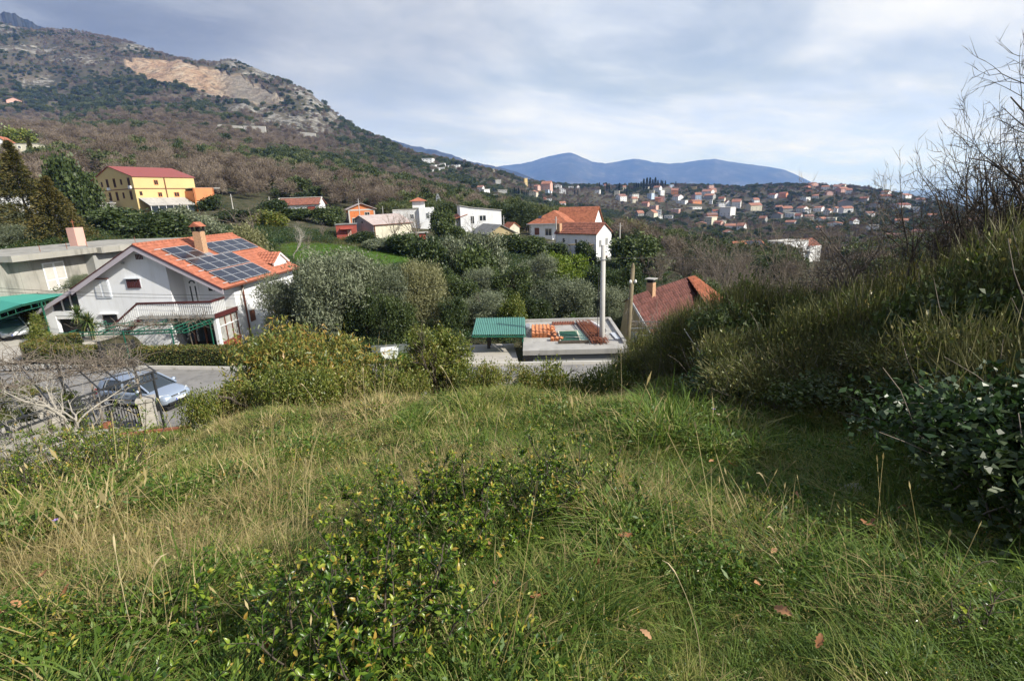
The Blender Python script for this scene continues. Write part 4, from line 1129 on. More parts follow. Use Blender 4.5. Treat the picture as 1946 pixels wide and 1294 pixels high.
for i, rec in enumerate(VILL):
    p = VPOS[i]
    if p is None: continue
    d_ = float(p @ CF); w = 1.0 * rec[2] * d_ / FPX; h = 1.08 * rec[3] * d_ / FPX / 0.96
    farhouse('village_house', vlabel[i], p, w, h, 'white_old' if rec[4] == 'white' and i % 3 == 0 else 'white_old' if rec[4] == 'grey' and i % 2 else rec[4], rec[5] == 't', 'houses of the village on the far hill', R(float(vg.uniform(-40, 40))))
    HOUSE_SPOTS.append((p[0], p[1], max(5.0, w * 0.62)))
for i, rec in enumerate(RESORT):
    p = RPOS[i]; d_ = float(p @ CF); w = rec[2] * d_ / FPX; h = rec[3] * d_ / FPX
    t = farhouse('terraced_villa', '%s white flat roofed villa of the terraced cluster on the wooded slope' % ordn[i], p, w, h, 'white', False, 'terraced white villas on the wooded slope', R(-12))
    HOUSE_SPOTS.append((p[0], p[1], w * 0.6))
pp = P(14, 201, 1.0); q = sight_ground(14, 201, 300); HOUSE_SPOTS.append((q[0], q[1], 12))
for (u, v) in ((436, 241), (484, 245), (575, 252), (600, 256)):
    q = sight_ground(u, v, 300); HOUSE_SPOTS.append((q[0], q[1], 14))
# retaining walls of the mountain road
for (u0, v0, u1, v1, hp, lab) in ((412, 236.5, 460, 243.5, 3.2, 'thin pale retaining wall climbing along the mountain road'), (463, 240.5, 505, 248.5, 7.5, 'tall pale retaining wall where the mountain road meets the cliff'), (560, 251, 600, 259, 5, 'ochre roadside cut face at the foot of the rocky spur')):
    a = sight_ground(u0, v0 + hp, 300); b_ = sight_ground(u1, v1 + 0.2, 300)
    dm = min(a @ CF, b_ @ CF); a = P(u0, v0 + hp * .5, dm); b_ = P(u1, v1, dm)
    hh = hp * dm / FPX
    mb = MB(); n_ = unit(np.cross(b_ - a, [0, 0, 1.0])) * 1.2
    A_ = [a + [0, 0, hh * .5], b_ + [0, 0, hh]]
    mb.add([a - [0, 0, 6], b_ - [0, 0, 6], b_ + [0, 0, hh], a + [0, 0, hh * .6], a - [0, 0, 6] - n_, b_ - [0, 0, 6] - n_, b_ + [0, 0, hh] - n_, a + [0, 0, hh * .6] - n_],
           [(0, 1, 2, 3), (7, 6, 5, 4), (3, 2, 6, 7), (0, 3, 7, 4), (1, 5, 6, 2)])
    tag(link('retaining_wall', mb.mesh('retaining_wall', M['kerb'])), lab, 'wall')
# ------------------------------------------------------------------ leaf colours
M['f_olive'] = foliage('olive_leaves', [(0.0945, 0.1148, 0.0607), (0.1553, 0.1801, 0.1056), (0.2538, 0.2754, 0.1782)], 0.15, 0.5, 0.4, 0.25, (0.9, 1, 0.6))
M['f_oliveY'] = foliage('yellowish_olive_leaves', [(0.1125, 0.115, 0.0438), (0.2063, 0.2063, 0.0938), (0.3625, 0.35, 0.1875)], 0.18, 0.5, 0.4, 0.25, (0.9, 1, 0.5))
M['f_dark'] = foliage('dark_evergreen_leaves', [(0.0297, 0.0486, 0.0162), (0.0607, 0.0891, 0.027), (0.1283, 0.162, 0.0473)], 0.22, 0.5, 0.4, 0.4)
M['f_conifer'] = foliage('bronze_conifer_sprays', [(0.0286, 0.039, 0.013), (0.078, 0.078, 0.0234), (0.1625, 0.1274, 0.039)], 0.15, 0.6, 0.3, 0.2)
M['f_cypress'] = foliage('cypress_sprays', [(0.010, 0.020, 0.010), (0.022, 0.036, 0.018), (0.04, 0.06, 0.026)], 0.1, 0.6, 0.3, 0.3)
M['f_hill'] = foliage('hill_evergreen_leaves', [(0.039, 0.0598, 0.0234), (0.078, 0.104, 0.039), (0.1495, 0.169, 0.065)], 0.2, 0.6, 0.3, 0.65)
M['f_bare'] = foliage('winter_twigs', [(0.102, 0.0816, 0.0624), (0.174, 0.138, 0.1056), (0.252, 0.2064, 0.162)], 0.0, 0.9, 0.1, 0.6)
M['f_laurel'] = foliage('laurel_leaves', [(0.042, 0.0744, 0.0192), (0.12, 0.168, 0.036), (0.312, 0.282, 0.066), (0.432, 0.24, 0.06)], 0.25, 0.42, 0.5, 0.1)
M['f_privet'] = foliage('glossy_green_leaves', [(0.03, 0.075, 0.010), (0.10, 0.19, 0.02), (0.24, 0.33, 0.036), (0.40, 0.42, 0.055), (0.46, 0.30, 0.06)], 0.34, 0.33, 0.5, 0.1)
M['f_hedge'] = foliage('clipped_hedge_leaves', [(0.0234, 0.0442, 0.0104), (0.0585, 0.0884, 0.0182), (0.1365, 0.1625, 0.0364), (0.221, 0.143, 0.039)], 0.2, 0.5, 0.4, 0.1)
M['f_bamboo'] = foliage('yellow_green_leaves', [(0.07, 0.115, 0.012), (0.15, 0.215, 0.025), (0.25, 0.30, 0.05)], 0.3, 0.55, 0.3, 0.1)
M['f_broom'] = foliage('broom_twigs', [(0.056, 0.0672, 0.0252), (0.1232, 0.1288, 0.0448), (0.21, 0.189, 0.084)], 0.2, 0.6, 0.3, 0.35)
M['f_bramble'] = foliage('bramble_leaves', [(0.0156, 0.039, 0.013), (0.0364, 0.0754, 0.0234), (0.0715, 0.1235, 0.039)], 0.22, 0.42, 0.5, 0.3)
M['f_shrub'] = foliage('shrub_leaves', [(0.0438, 0.0725, 0.015), (0.1063, 0.1438, 0.025), (0.2125, 0.2375, 0.0438), (0.275, 0.2, 0.0625)], 0.25, 0.45, 0.5, 0.25)
M['f_yucca'] = foliage('yucca_blades', [(0.035, 0.07, 0.02), (0.075, 0.13, 0.035), (0.20, 0.20, 0.06)], 0.15, 0.5, 0.4, 0.1)
M['f_grass'] = foliage('grass_blades', [(0.070, 0.11, 0.020), (0.165, 0.205, 0.040), (0.275, 0.285, 0.075), (0.44, 0.385, 0.16)], 0.32, 0.6, 0.25, 0.45)
M['f_green'] = foliage('fresh_grass_blades', [(0.052, 0.10, 0.016), (0.115, 0.185, 0.028), (0.20, 0.27, 0.05)], 0.32, 0.55, 0.3, 0.4)
M['f_straw'] = foliage('dry_grass_blades', [(0.20, 0.165, 0.06), (0.36, 0.29, 0.125), (0.52, 0.43, 0.23)], 0.25, 0.7, 0.2, 0.4, (1, 0.9, 0.6))
M['f_herb'] = foliage('meadow_herb_leaves', [(0.035, 0.085, 0.012), (0.08, 0.15, 0.02), (0.16, 0.225, 0.035)], 0.28, 0.5, 0.4, 0.35)
M['f_dead'] = foliage('fallen_oak_leaf', [(0.30, 0.13, 0.06), (0.42, 0.21, 0.10), (0.5, 0.29, 0.16)], 0.15, 0.7, 0.3, 0.6, (1, 0.8, 0.5))

# ------------------------------------------------------------------ hillside wood
g = np.random.default_rng(21)
def hill_crown(name, mat, n, L, Wd, k, rad, hgt, sd):
    q = np.random.default_rng(sd)
    blobs = [(q.normal() * rad * 0.38, q.normal() * rad * 0.38, hgt * (0.45 + 0.25 * q.random()), rad * (0.5 + 0.25 * q.random()), rad * (0.5 + 0.25 * q.random()), hgt * 0.36) for _ in range(k)]
    return crown_mesh(name, mat, blobs, n, L, Wd, q, shell=0.45)
ever = [hill_crown('crown', M['f_hill'], 1000, 0.75, 0.42, 4, 3.0, 5.6, 100 + i) for i in range(4)]
ever_fine = [hill_crown('crown', M['f_hill'], 3600, 0.40, 0.20, 5, 3.0, 5.6, 150 + i) for i in range(4)]
def twig_crown(sd, n=1300, H=6.0, Rr=2.9, tw=0.055):
    q = np.random.default_rng(sd)
    blobs = [(q.normal() * Rr * 0.35, q.normal() * Rr * 0.35, H * (0.5 + 0.2 * q.random()), Rr * 0.62, Rr * 0.62, H * 0.36) for _ in range(4)]
    C, d = blob_points(blobs, n, q, 0.25)
    D = d * 0.8 + q.normal(size=(n, 3)) * 0.6 + np.array([0, 0, 0.2])
    V, Fq = leaves(C, D, 0.75 * (0.5 + q.random(n)), tw * (0.6 + 0.8 * q.random(n)), q, 0.0)
    return npmesh('crown', V, Fq, M['f_bare'], np.repeat(q.random(n), 4))
bare = [twig_crown(200 + i, 1500, tw=0.085) for i in range(4)]
bare_fine = [twig_crown(250 + i, 3200, tw=0.045) for i in range(4)]
def trunk_mesh(h, r, mat, lean=0.1, sd=0):
    q = np.random.default_rng(sd)
    V, Fq = bare_tree(q, [(0, 0, -0.4), (q.normal() * lean, q.normal() * lean, h * 0.5), (q.normal() * lean * 2, q.normal() * lean * 2, h)], r, [(5, h * 0.7, 0.7, 0.4)], sides=(6, 4, 3, 3, 3))
    return npmesh('trunk', V, Fq, mat, smooth=True)
trk = [trunk_mesh(3.2, 0.16, M['bark'], 0.2, 300 + i) for i in range(3)]

# candidates over the slopes
def cand(r0, r1, step, a0, a1, seed):
    q = np.random.default_rng(seed); n = int((a1 - a0) * 0.5 * (r1 ** 2 - r0 ** 2) / step ** 2)
    r = np.sqrt(q.random(n) * (r1 ** 2 - r0 ** 2) + r0 ** 2); a = a0 + (a1 - a0) * q.random(n)
    return r * np.sin(a), r * np.cos(a)
xs, ys = [], []
for (r0, r1, st) in [(115, 200, 4.6), (200, 330, 5.2), (330, 520, 6.5), (520, 800, 7.5), (800, 1250, 9.5), (1250, 2300, 9.5)]:
    x, y = cand(r0, r1, st, -0.80, 0.84, int(r0)); xs.append(x); ys.append(y)
fx = np.concatenate(xs); fy = np.concatenate(ys)
rk, qy, fq, fz = masks_at(fx, fy); fr = np.hypot(fx, fy); ph = np.arctan2(fx, fy)
keep = (fz > SEA + 6) & ~qy & (g.random(len(fx)) > rk * 1.15)
# clearings: gardens round the near houses, lawns, village plots
CLEAR = []          # (x, y, radius) filled by the house list below
for h in HOUSE_SPOTS: CLEAR.append(h)
for (cx, cy, cr) in CLEAR:
    keep &= (fx - cx) ** 2 + (fy - cy) ** 2 > cr * cr
# houses must stay in sight: nothing tall just in front of them
for (cx, cy, cr) in CLEAR:
    L = math.hypot(cx, cy); e = (cx / L, cy / L)
    al = fx * e[0] + fy * e[1]; la = np.abs(-fx * e[1] + fy * e[0])
    keep &= ~((al > L - cr * (2.6 if L < 380 else 2.7)) & (al < L) & (la < cr * (0.9 if L < 380 else 1.05)))
keep &= ~((ph > .50) & (ph < .60) & (fr < 235))
keep &= ~((ph < -0.28) & (fr < 172)) & ~((ph > -0.34) & (ph < 0.10) & (fr < 118)) & ~((ph > -0.36) & (ph < -0.30) & (fr < 150) & (fr > 100) & False)
fx, fy, fz, fr, ph, fq = fx[keep], fy[keep], fz[keep], fr[keep], ph[keep], fq[keep]
# patches of leafless wood and of evergreens
pn = FB2(fx / 95, fy / 95, 3) + 0.55 * FB(fx / 30, fy / 30, 2) + g.normal(size=len(fx)) * 0.18
isb = pn > np.where(fr > 560, 0.12, 0.06)
# dark green belt under the quarry, brown belt lower down
isb = np.where((fq[:, 1] > 215) & (fq[:, 1] < 300) & (fq[:, 0] < 620), pn > -0.28, isb)
isb = np.where((fq[:, 1] > 130) & (fq[:, 1] < 212) & (fq[:, 0] < 620), pn > 0.22, isb)
isb = np.where((fq[:, 1] < 130) & (fq[:, 0] < 620), pn > -0.12, isb)
isb = np.where((fr < 420) & (fq[:, 1] > 300), pn > 0.14, isb)
scl = (0.62 + 0.75 * g.random(len(fx))) * np.where(fr > 1000, 1.15, 1.0) * np.where(fr < 330, 0.95, 1.0)
scl = np.where((ph > -0.06) & (fr > 380), scl * 0.74, scl)
scl = np.where(fz + fr * 0 > 260, scl * 0.78, scl)
order = np.argsort(fr); NEAR = order[:300]; FAR = order[300:]
first = {}
for j, k in enumerate(NEAR):
    b_ = bool(isb[k]); nm = 'leafless_tree' if b_ else 'evergreen_tree'
    lab = 'leafless grey brown tree in the wood on the hillside' if b_ else 'dark green evergreen tree in the wood on the hillside'
    v = j % 4
    ro = thing(nm, lab, 'tree', (fx[k], fy[k], fz[k] - 0.1), g.random() * 6.28, 'leafless hillside trees' if b_ else 'evergreen hillside trees',
               (scl[k], scl[k], scl[k] * (0.9 + 0.35 * g.random())))
    link('crown', (bare_fine if b_ else ever_fine)[v], ro); link('trunk', trk[j % 3], ro)
def spread(idx, temps, name, label):
    n = len(idx); pos = np.stack([fx[idx], fy[idx], fz[idx] - 0.4], -1)
    rot = np.zeros((n, 3)); rot[:, 2] = g.random(n) * 6.28
    sc = scl[idx][:, None] * np.stack([np.ones(n), np.ones(n), 0.85 + 0.4 * g.random(n)], -1)
    scatter(name, temps, pos, rot, sc, g.integers(0, len(temps), n), label)
spread(FAR[isb[FAR]], bare, 'leafless_wood', 'mass of leafless brown trees covering the far slopes')
spread(FAR[~isb[FAR]], ever, 'evergreen_wood', 'mass of dark green trees covering the far slopes')
print('forest', len(fx))
# ------------------------------------------------------------------ the white house with the solar roof
K = 1.0
HR = R(-3.843)
HO = (-27.086 * K, 37.722 * K, -9.55 * K)
hs = thing('white_house', 'large white gabled house with orange tile roof carrying solar panels', 'house', HO, HR, None, K)
def rz_(x): return 7.30 - 0.55 * abs(x)
G0 = -1.4     # how far walls run below the datum
mb = MB(); mb.prism([(-5.45, G0), (5.5, G0), (5.5, rz_(5.5)), (0, rz_(0)), (-5.45, rz_(5.45))], 'y', 2.2, 12.0)
mb.prism([(-5.45, G0), (1.64, G0), (1.64, rz_(1.64)), (0, rz_(0)), (-5.45, rz_(5.45))], 'y', 0.6, 2.197)
part('wall', mb, M['white'], hs)
# glazed porch below the balcony
mb = MB(); mb.box(5.25, 5.5, -.55, -.2, G0, 2.03); mb.box(1.64, 1.95, -.5, -.15, G0, 2.03); part('porch_pillar', mb, M['white'], hs)
mb = MB(); mb.box(5.3, 5.48, -.2, 2.195, G0, .05); part('brick_panel', mb, M['maroon_brick'], hs)
mb = MB(); mb.box(5.33, 5.40, -.2, 2.195, .05, 1.9); part('porch_glass', mb, M['curtain'], hs)
for y_ in (-.2, .55, 1.35, 2.1):
    mb = MB(); mb.box(5.30, 5.46, y_, y_ + .08, .06, 1.88); part('mullion', mb, M['brown'], hs)
mb = MB(); mb.box(5.30, 5.47, -.2, 2.19, 1.2, 1.27); mb.box(5.30, 5.47, -.2, 2.19, 1.89, 2.02); part('transom', mb, M['white'], hs)
mb = MB(); mb.box(1.95, 5.25, .9, 1.0, G0, 2.03); part('porch_back', mb, M['dark'], hs)
for a in (2.6, 3.5, 4.4):
    mb = MB(); mb.box(a, a + .12, .78, .89, -.9, 1.9); part('porch_frame', mb, M['brown'], hs)
    mb = MB(); mb.box(a - .72, a - .02, .84, .88, -.1, 1.7); part('porch_pane', mb, M['glass'], hs)
# balcony
mb = MB(); mb.box(-.25, 5.55, -.68, .597, 2.05, 2.28); mb.box(1.66, 5.47, .6, 2.195, 2.05, 2.28); part('balcony_slab', mb, M['slab'], hs)
mb = MB(); mb.box(5.552, 5.60, -.69, 2.2, 1.98, 2.32); part('balcony_edge', mb, M['darkred'], hs)
bal = MB(); bal.box(-.035, .035, -.03, .03, 0, .86); bal_me = bal.mesh('baluster', M['pvc'])
def baluster(x, y, z): link('baluster', bal_me, hs, (x, y, z))
for k in range(36): baluster(-.1 + k * .157, -.62, 2.3)
for k in range(8): baluster(5.42, -.46 + k * .19, 2.3)
mb = MB(); mb.bar((-.25, -.62, 3.22), (5.5, -.62, 3.22), .16, .13); mb.bar((5.43, -.6, 3.24), (5.43, .95, 3.24), .14, .14); part('handrail', mb, M['darkred'], hs)
mb = MB(); mb.bar((-.2, -.62, 3.2), (-2.75, -.62, 1.40), .14, .12); mb.bar((-2.75, -.62, 1.4), (-3.6, -.62, .85), .14, .12); part('stair_rail', mb, M['darkred'], hs)
for k in range(16):
    f_ = k / 15; link('baluster', bal_me, hs, (-.3 - 2.4 * f_, -.62, 2.28 - 1.72 * f_))
st_me = MB(); st_me.box(-.16, .16, -.62, .59, -.05, 0); st_me = st_me.mesh('stair_tread', M['darkred'])
for k in range(11): link('stair_tread', st_me, hs, (-.38 - k * .235, 0, 2.16 - k * .175))
mb = MB(); mb.prism([(-2.9, G0), (1.62, G0), (1.62, 2.03), (-.25, 2.03), (-2.9, .10)], 'y', -.52, .597); part('stair_wall', mb, M['white'], hs)
mb = MB(); mb.bar((-.2, -.6, 2.0), (-3.0, -.6, -.02), .1, .22); part('stair_string', mb, M['darkred'], hs)
# recess door and window
mb = MB(); mb.box(.0, .84, -.05, .0, 0, 2.42); d_ = part('front_door', mb, M['pvc'], hs); d_.location = (1.9, 2.19, 2.29)
mb = MB(); mb.box(.16, .26, -.07, -.051, .5, 1.7); mb.box(.56, .66, -.07, -.051, .5, 1.7)
for k in range(9):
    an = math.pi * k / 8; mb.box(.41 + .2 * math.cos(an) - .05, .41 + .2 * math.cos(an) + .05, -.07, -.051, 1.95 + .16 * math.sin(an) - .04, 1.95 + .16 * math.sin(an) + .04)
q = part('door_light', mb, M['glass'], d_)
wr_ = window(hs, 'F', 1, 1, 3.9, 3.6, .9, .75); wr_.location = (3.9, 2.19, 3.5)
# gable vent, grilles, shutters
mb = MB(); mb.prism([(-.5, 6.28), (.14, 6.28), (.14, 6.68), (-.18, 6.86), (-.5, 6.68)], 'y', .56, .598); v_ = part('gable_vent', mb, M['shutter'], hs)
for k in range(5):
    mb = MB(); mb.box(-.46 + k * .12, -.40 + k * .12, .52, .558, 6.3, 6.68); part('slat', mb, M['darkred'], v_)
mb = MB(); mb.box(-1.72, -.5, .40, .598, 4.89, 4.96); mb.box(-1.62, -.55, .57, .597, 4.2, 4.88); v_ = part('grille_window', mb, M['shutter'], hs)
for k in range(9):
    mb = MB(); mb.box(-1.60 + k * .12, -1.545 + k * .12, .50, .569, 4.2, 4.88); part('slat', mb, M['darkred'], v_)
mb = MB(); mb.box(-4.34, -3.0, .42, .598, 4.93, 5.0); part('window_hood', mb, M['brown'], hs)
for a in (-4.24, -3.64):
    mb = MB(); mb.box(a, a + .58, .53, .598, 3.5, 4.92); s_ = part('shutter', mb, M['shutter'], hs)
    for k in range(12):
        mb = MB(); mb.box(a + .07, a + .51, .505, .528, 3.6 + k * .105, 3.66 + k * .105); part('louvre', mb, M['pvc'], s_)
mb = MB(); mb.box(-4.35, -2.95, .4, .598, 2.25, 2.33); part('window_hood', mb, M['white'], hs)
mb = MB(); mb.box(-4.2, -3.05, .56, .598, .9, 2.24); part('dark_window', mb, M['dark'], hs)
mb = MB(); mb.lathe([(0, 0), (.09, 0), (.12, .12), (0, .18)], 10); q = part('spotlight', mb, M['steel'], hs); q.location = (-1.55, .5, 6.0)
# side wall windows, gutter, downpipe
mb = MB(); mb.box(5.49, 5.52, 3.8, 4.55, .68, 1.62); q = part('side_window', mb, M['brown'], hs)
mb = MB(); mb.box(5.49, 5.62, 3.7, 4.65, 1.62, 1.70); part('window_hood', mb, M['kerb'], hs)
mb = MB(); mb.tube([(5.62, 3.2, 3.9), (5.62, 3.25, 3.6), (5.60, 3.3, -1.3)], .07, 8); mb.bar((5.95, 3.1, 4.0), (5.62, 3.2, 3.85), .12); part('downpipe', mb, M['brown'], hs)
mb = MB(); mb.bar((6.16, .05, 4.02), (6.16, 12.35, 4.02), .14, .12); part('gutter', mb, M['brown'], hs)
# roof: tiles, boards, ridge
for s_, nm in ((1, 'e'), (-1, 'w')):
    xe = 6.1 if s_ > 0 else -5.6
    sl = tile_slope((xe, 0, 7.36 - .55 * abs(xe)), (xe, 12.39, 7.36 - .55 * abs(xe)), (0, 0, 7.36), (0, 12.39, 7.36), .27, .40, .035, .03)
    part('roof_tiles', sl, M['tile_new'], hs, stuff=True)
    mb = MB(); mb.slab((0, .02, 7.34), (0, 12.37, 7.34), (xe, 12.37, 7.34 - .55 * abs(xe)), (xe, .02, 7.34 - .55 * abs(xe)), .12); part('roof', mb, M['fascia'], hs)
cap = MB(); cap.tube([(0, 0, 0), (0, .42, 0)], [.11, .13], 8); cap_me = cap.mesh('ridge_tile', M['tile_new'], True)
for k in range(30): link('ridge_tile', cap_me, hs, (0, .0 + k * .41, 7.40))
for (x0, x1) in ((0, 6.12), (0, -5.62)):
    mb = MB(); a = (x0, 7.36); b_ = (x1, 7.36 - .55 * abs(x1))
    mb.prism([a, b_, (b_[0], b_[1] - .38), (a[0], a[1] - .40)], 'y', -.06, -.005); part('barge_board', mb, M['fascia'], hs)
    mb = MB(); mb.bar((a[0], -.05, a[1] + .03), (b_[0], -.05, b_[1] + .03), .12, .06); part('verge', mb, M['darkred'], hs)
mb = MB(); mb.prism([(0, 7.36), (6.1, 4.0), (6.1, 3.85), (0, 7.2)], 'y', 12.38, 12.44); part('barge_board', mb, M['brown'], hs)
# lean-to garage
def lz(x): return 2.52 + (x + 9.31) * .50
mb = MB(); mb.slab((-9.31, .25, lz(-9.31)), (-9.31, 9.5, lz(-9.31)), (-5.47, 9.5, lz(-5.47)), (-5.47, .25, lz(-5.47)), .12); part('garage_roof', mb, M['tile_mid'], hs)
mb = MB(); mb.prism([(-9.33, lz(-9.31) + .02), (-5.44, lz(-5.47) + .04), (-5.44, lz(-5.47) - .28), (-9.33, lz(-9.31) - .26)], 'y', .18, .245); part('barge_board', mb, M['fascia'], hs)
mb = MB(); mb.box(-8.85, -8.05, .6, .9, G0, 2.2); part('garage_pillar', mb, M['white'], hs)
mb = MB(); mb.box(-5.72, -5.46, .6, .9, G0, 2.2); part('garage_pillar', mb, M['white'], hs)
mb = MB(); mb.prism([(-8.85, 2.2), (-5.46, 2.2), (-5.46, 2.53), (-8.85, 2.53)], 'y', .6, .9); mb.prism([(-8.85, 2.53), (-8.15, 2.53), (-8.15, lz(-8.15) - .12), (-8.85, lz(-8.85) - .12)], 'y', .6, .9); mb.box(-5.86, -5.46, .6, .9, 2.53, 4.25)
part('garage_lintel', mb, M['white'], hs)
mb = MB(); mb.box(-8.05, -5.72, .64, .84, 1.93, 2.19); part('roller_door', mb, M['pvc'], hs)
mb = MB(); mb.prism([(-8.15, 2.56), (-5.86, 2.56), (-5.86, 4.1), (-8.15, lz(-8.15) - .14)], 'y', .74, .78); part('gable_light', mb, M['glass'], hs)
for a in (-7.35, -6.6):
    mb = MB(); mb.box(a, a + .07, .66, .735, 2.55, lz(a) - .14); part('mullion', mb, M['pvc'], hs)
mb = MB(); mb.box(-8.85, -8.6, .9, 9.2, G0, 2.6); mb.box(-8.6, -5.47, 8.9, 9.2, G0, 3.5); part('garage_wall', mb, M['grey'], hs)
mb = MB(); mb.lathe([(0, 0), (.33, 0), (.36, .5), (.33, 1.0), (0, 1.0)], 14, (-7.3, 3.0, -.7)); tag(link('barrel', mb.mesh('barrel', M['blue'] if False else paint('blue_plastic', (0.02, 0.06, 0.30), 0.5))), 'blue plastic barrel inside the open garage', 'barrel')
o_ = bpy.data.objects['barrel']; o_.location = HO; o_.rotation_euler = (0, 0, HR); o_.scale = (K, K, K)
# chimney
def rp(x, y, dz=0.0): return (x, y, 7.36 - .55 * x + dz)
mb = MB(); mb.box(1.45, 2.1, 4.55, 5.15, 5.9, 8.0); part('chimney', mb, M['brick'], hs); ch = bpy.data.objects[[c.name for c in hs.children if c.name.startswith('chimney')][0]]
mb = MB()
for (a, b_) in ((1.42, 4.52), (2.0, 4.52), (1.42, 5.06), (2.0, 5.06)): mb.box(a, a + .13, b_, b_ + .13, 8.0, 8.38)
mb.box(1.5, 2.05, 4.6, 5.1, 8.0, 8.06); part('chimney_pots', mb, M['dark'], ch)
mb = MB(); mb.prism([(1.3, 8.38), (2.25, 8.38), (1.775, 8.75)], 'y', 4.42, 5.28); part('chimney_cap', mb, M['tile_new'], ch)
mb = MB(); mb.slab(rp(2.1, 4.45, .10), rp(2.1, 5.25, .10), rp(2.5, 5.25, .10), rp(2.5, 4.45, .10), .03); part('flashing', mb, M['steel'], ch)
# dormer
mb = MB(); mb.prism([(9.25, 3.9), (11.6, 3.9), (11.6, 4.85), (10.42, 5.55), (9.25, 4.85)], 'x', 2.9, 5.25); dm_ = part('dormer', mb, M['white'], hs)
for (e0, e1, r0, r1) in (((5.45, 8.95, 4.75), (2.4, 8.95, 4.75), (5.45, 10.42, 5.68), (2.4, 10.42, 5.68)), ((5.45, 11.9, 4.75), (2.4, 11.9, 4.75), (5.45, 10.42, 5.68), (2.4, 10.42, 5.68))):
    part('dormer_tiles', tile_slope(e0, e1, r0, r1, .30, .36, .06, .04), M['tile_new'], dm_, stuff=True)
mb = MB(); mb.bar((5.35, 8.95, 4.70), (5.35, 10.42, 5.63), .12, .16); mb.bar((5.35, 10.42, 5.63), (5.35, 11.9, 4.70), .12, .16); part('dormer_verge', mb, M['pvc'], dm_)
# solar panels
SP = MB(); SP.box(0, 1.44, 0, 1.76, -.02, .02); SPm = SP.mesh('solar_panel', M['panel'])
SF = MB()
for (a, b_, c_, d_) in ((0, 1.44, 0, .03), (0, 1.44, 1.73, 1.76), (0, .03, .03, 1.73), (1.41, 1.44, .03, 1.73), (.03, 1.41, .87, .89)): SF.box(a, b_, c_, d_, -.03, .028)
SFm = SF.mesh('panel_frame', M['alu'])
th = math.atan(.55)
def panel(xl, y0):
    """xl: plan distance of the lower edge from the ridge"""
    o = link('solar_panel', SPm, hs)
    # local x runs along the ridge, local y up the slope
    ux = Vector((0, 1, 0)); uy = Vector((-math.cos(th), 0, math.sin(th))); uz = Vector((math.sin(th), 0, math.cos(th)))
    o.matrix_local = Matrix(((ux[0], uy[0], uz[0], xl + uz[0] * .16), (ux[1], uy[1], uz[1], y0), (ux[2], uy[2], uz[2], 7.36 - .55 * xl + uz[2] * .16), (0, 0, 0, 1)))
    f = link('panel_frame', SFm, o)
for k in range(4): panel(5.86, 1.32 + k * 1.5)
for k in range(4): panel(4.16, 1.40 + k * 1.5)
for k in range(2): panel(2.52, 1.32 + k * 1.5)
for k in range(4): panel(2.52, 5.85 + k * 1.52)
for x_ in (.95, 1.7, 2.45, 3.2, 4.0, 4.9, 5.7):
    mb = MB(); mb.bar(rp(x_, .75, .12), rp(x_, 1.35, .12), .05); part('mounting_rail', mb, M['alu'], hs)
mb = MB(); mb.tube([rp(5.9, 3.0, .2), rp(6.2, 3.1, .1), (5.75, 3.15, 3.6), (5.56, 2.9, 3.0), (5.56, 3.0, 1.9)], .035, 6); part('conduit', mb, M['kerb'], hs)

# ------------------------------------------------------------------ concrete house behind
A2 = np.array([-35.99, 37.68]) * 1.167; B2 = np.array([-34.2, 51.15]) * 1.167
ang = math.atan2(B2[1] - A2[1], B2[0] - A2[0])
ch_ = thing('concrete_house', 'unplastered grey concrete house with a wide flat slab roof and white shuttered doors', 'house', (A2[0], A2[1], -7.6 * 1.167), ang, None, 1.167)
def cb(nm, bx, mat, lab=None):
    mb = MB(); mb.box(*bx); return part(nm, mb, M[mat], ch_)
cb('wall', (.9, 6.3, .8, 9, -1, 4.55), 'concrete'); cb('wall', (6.3, 9.2, -.05, 9, -1, 4.55), 'grey'); cb('wall', (9.2, 17, 1.2, 9, -1, 4.55), 'concrete')
cb('roof', (-.3, 18, -.35, 10, 4.55, 5.0), 'concrete'); cb('roof_edge', (6.5, 9.6, -.8, -.36, 4.5, 4.97), 'concrete')
cb('terrace', (-2, 6.6, -.9, .78, 1.7, 2.0), 'concrete')
cb('wall_return', (-3, .9, .82, 6, -1, 4.5), 'concrete')
cb('chimney', (9.0, 9.9, 4.0, 4.8, 5.0, 6.6), 'pink')
mb = MB(); mb.bar((9.4, 4.4, 6.6), (9.4, 4.4, 7.3), .05); mb.bar((9.2, 4.4, 7.1), (9.6, 4.4, 7.1), .04); part('antenna', mb, M['rust'], ch_)
for (a, w_, y_, z_) in ((2.6, 1.75, .78, 2.0), (11.8, 2.0, 1.18, 2.1), (4.0, 1.6, .78, -.6)):
    mb = MB(); mb.box(a, a + w_, y_ - .07, y_, z_, z_ + 2.15); s_ = part('shutter_door', mb, M['pvc'], ch_)
    for k in range(2):
        for zz_ in ((.1, .75), (.85, 2.05)):
            mb = MB(); mb.box(a + .1 + k * w_ / 2, a + w_ / 2 - .1 + k * w_ / 2, y_ - .09, y_ - .072, z_ + zz_[0], z_ + zz_[1]); part('louvre_panel', mb, M['curtain'] if False else M['kerb'], s_)
for a in (3.0, 5.2, 7.0, 12): 
    mb = MB(); mb.bar((a, 1, 5.0), (a, 1, 5.5), .03); part('rebar', mb, M['rust'], ch_)

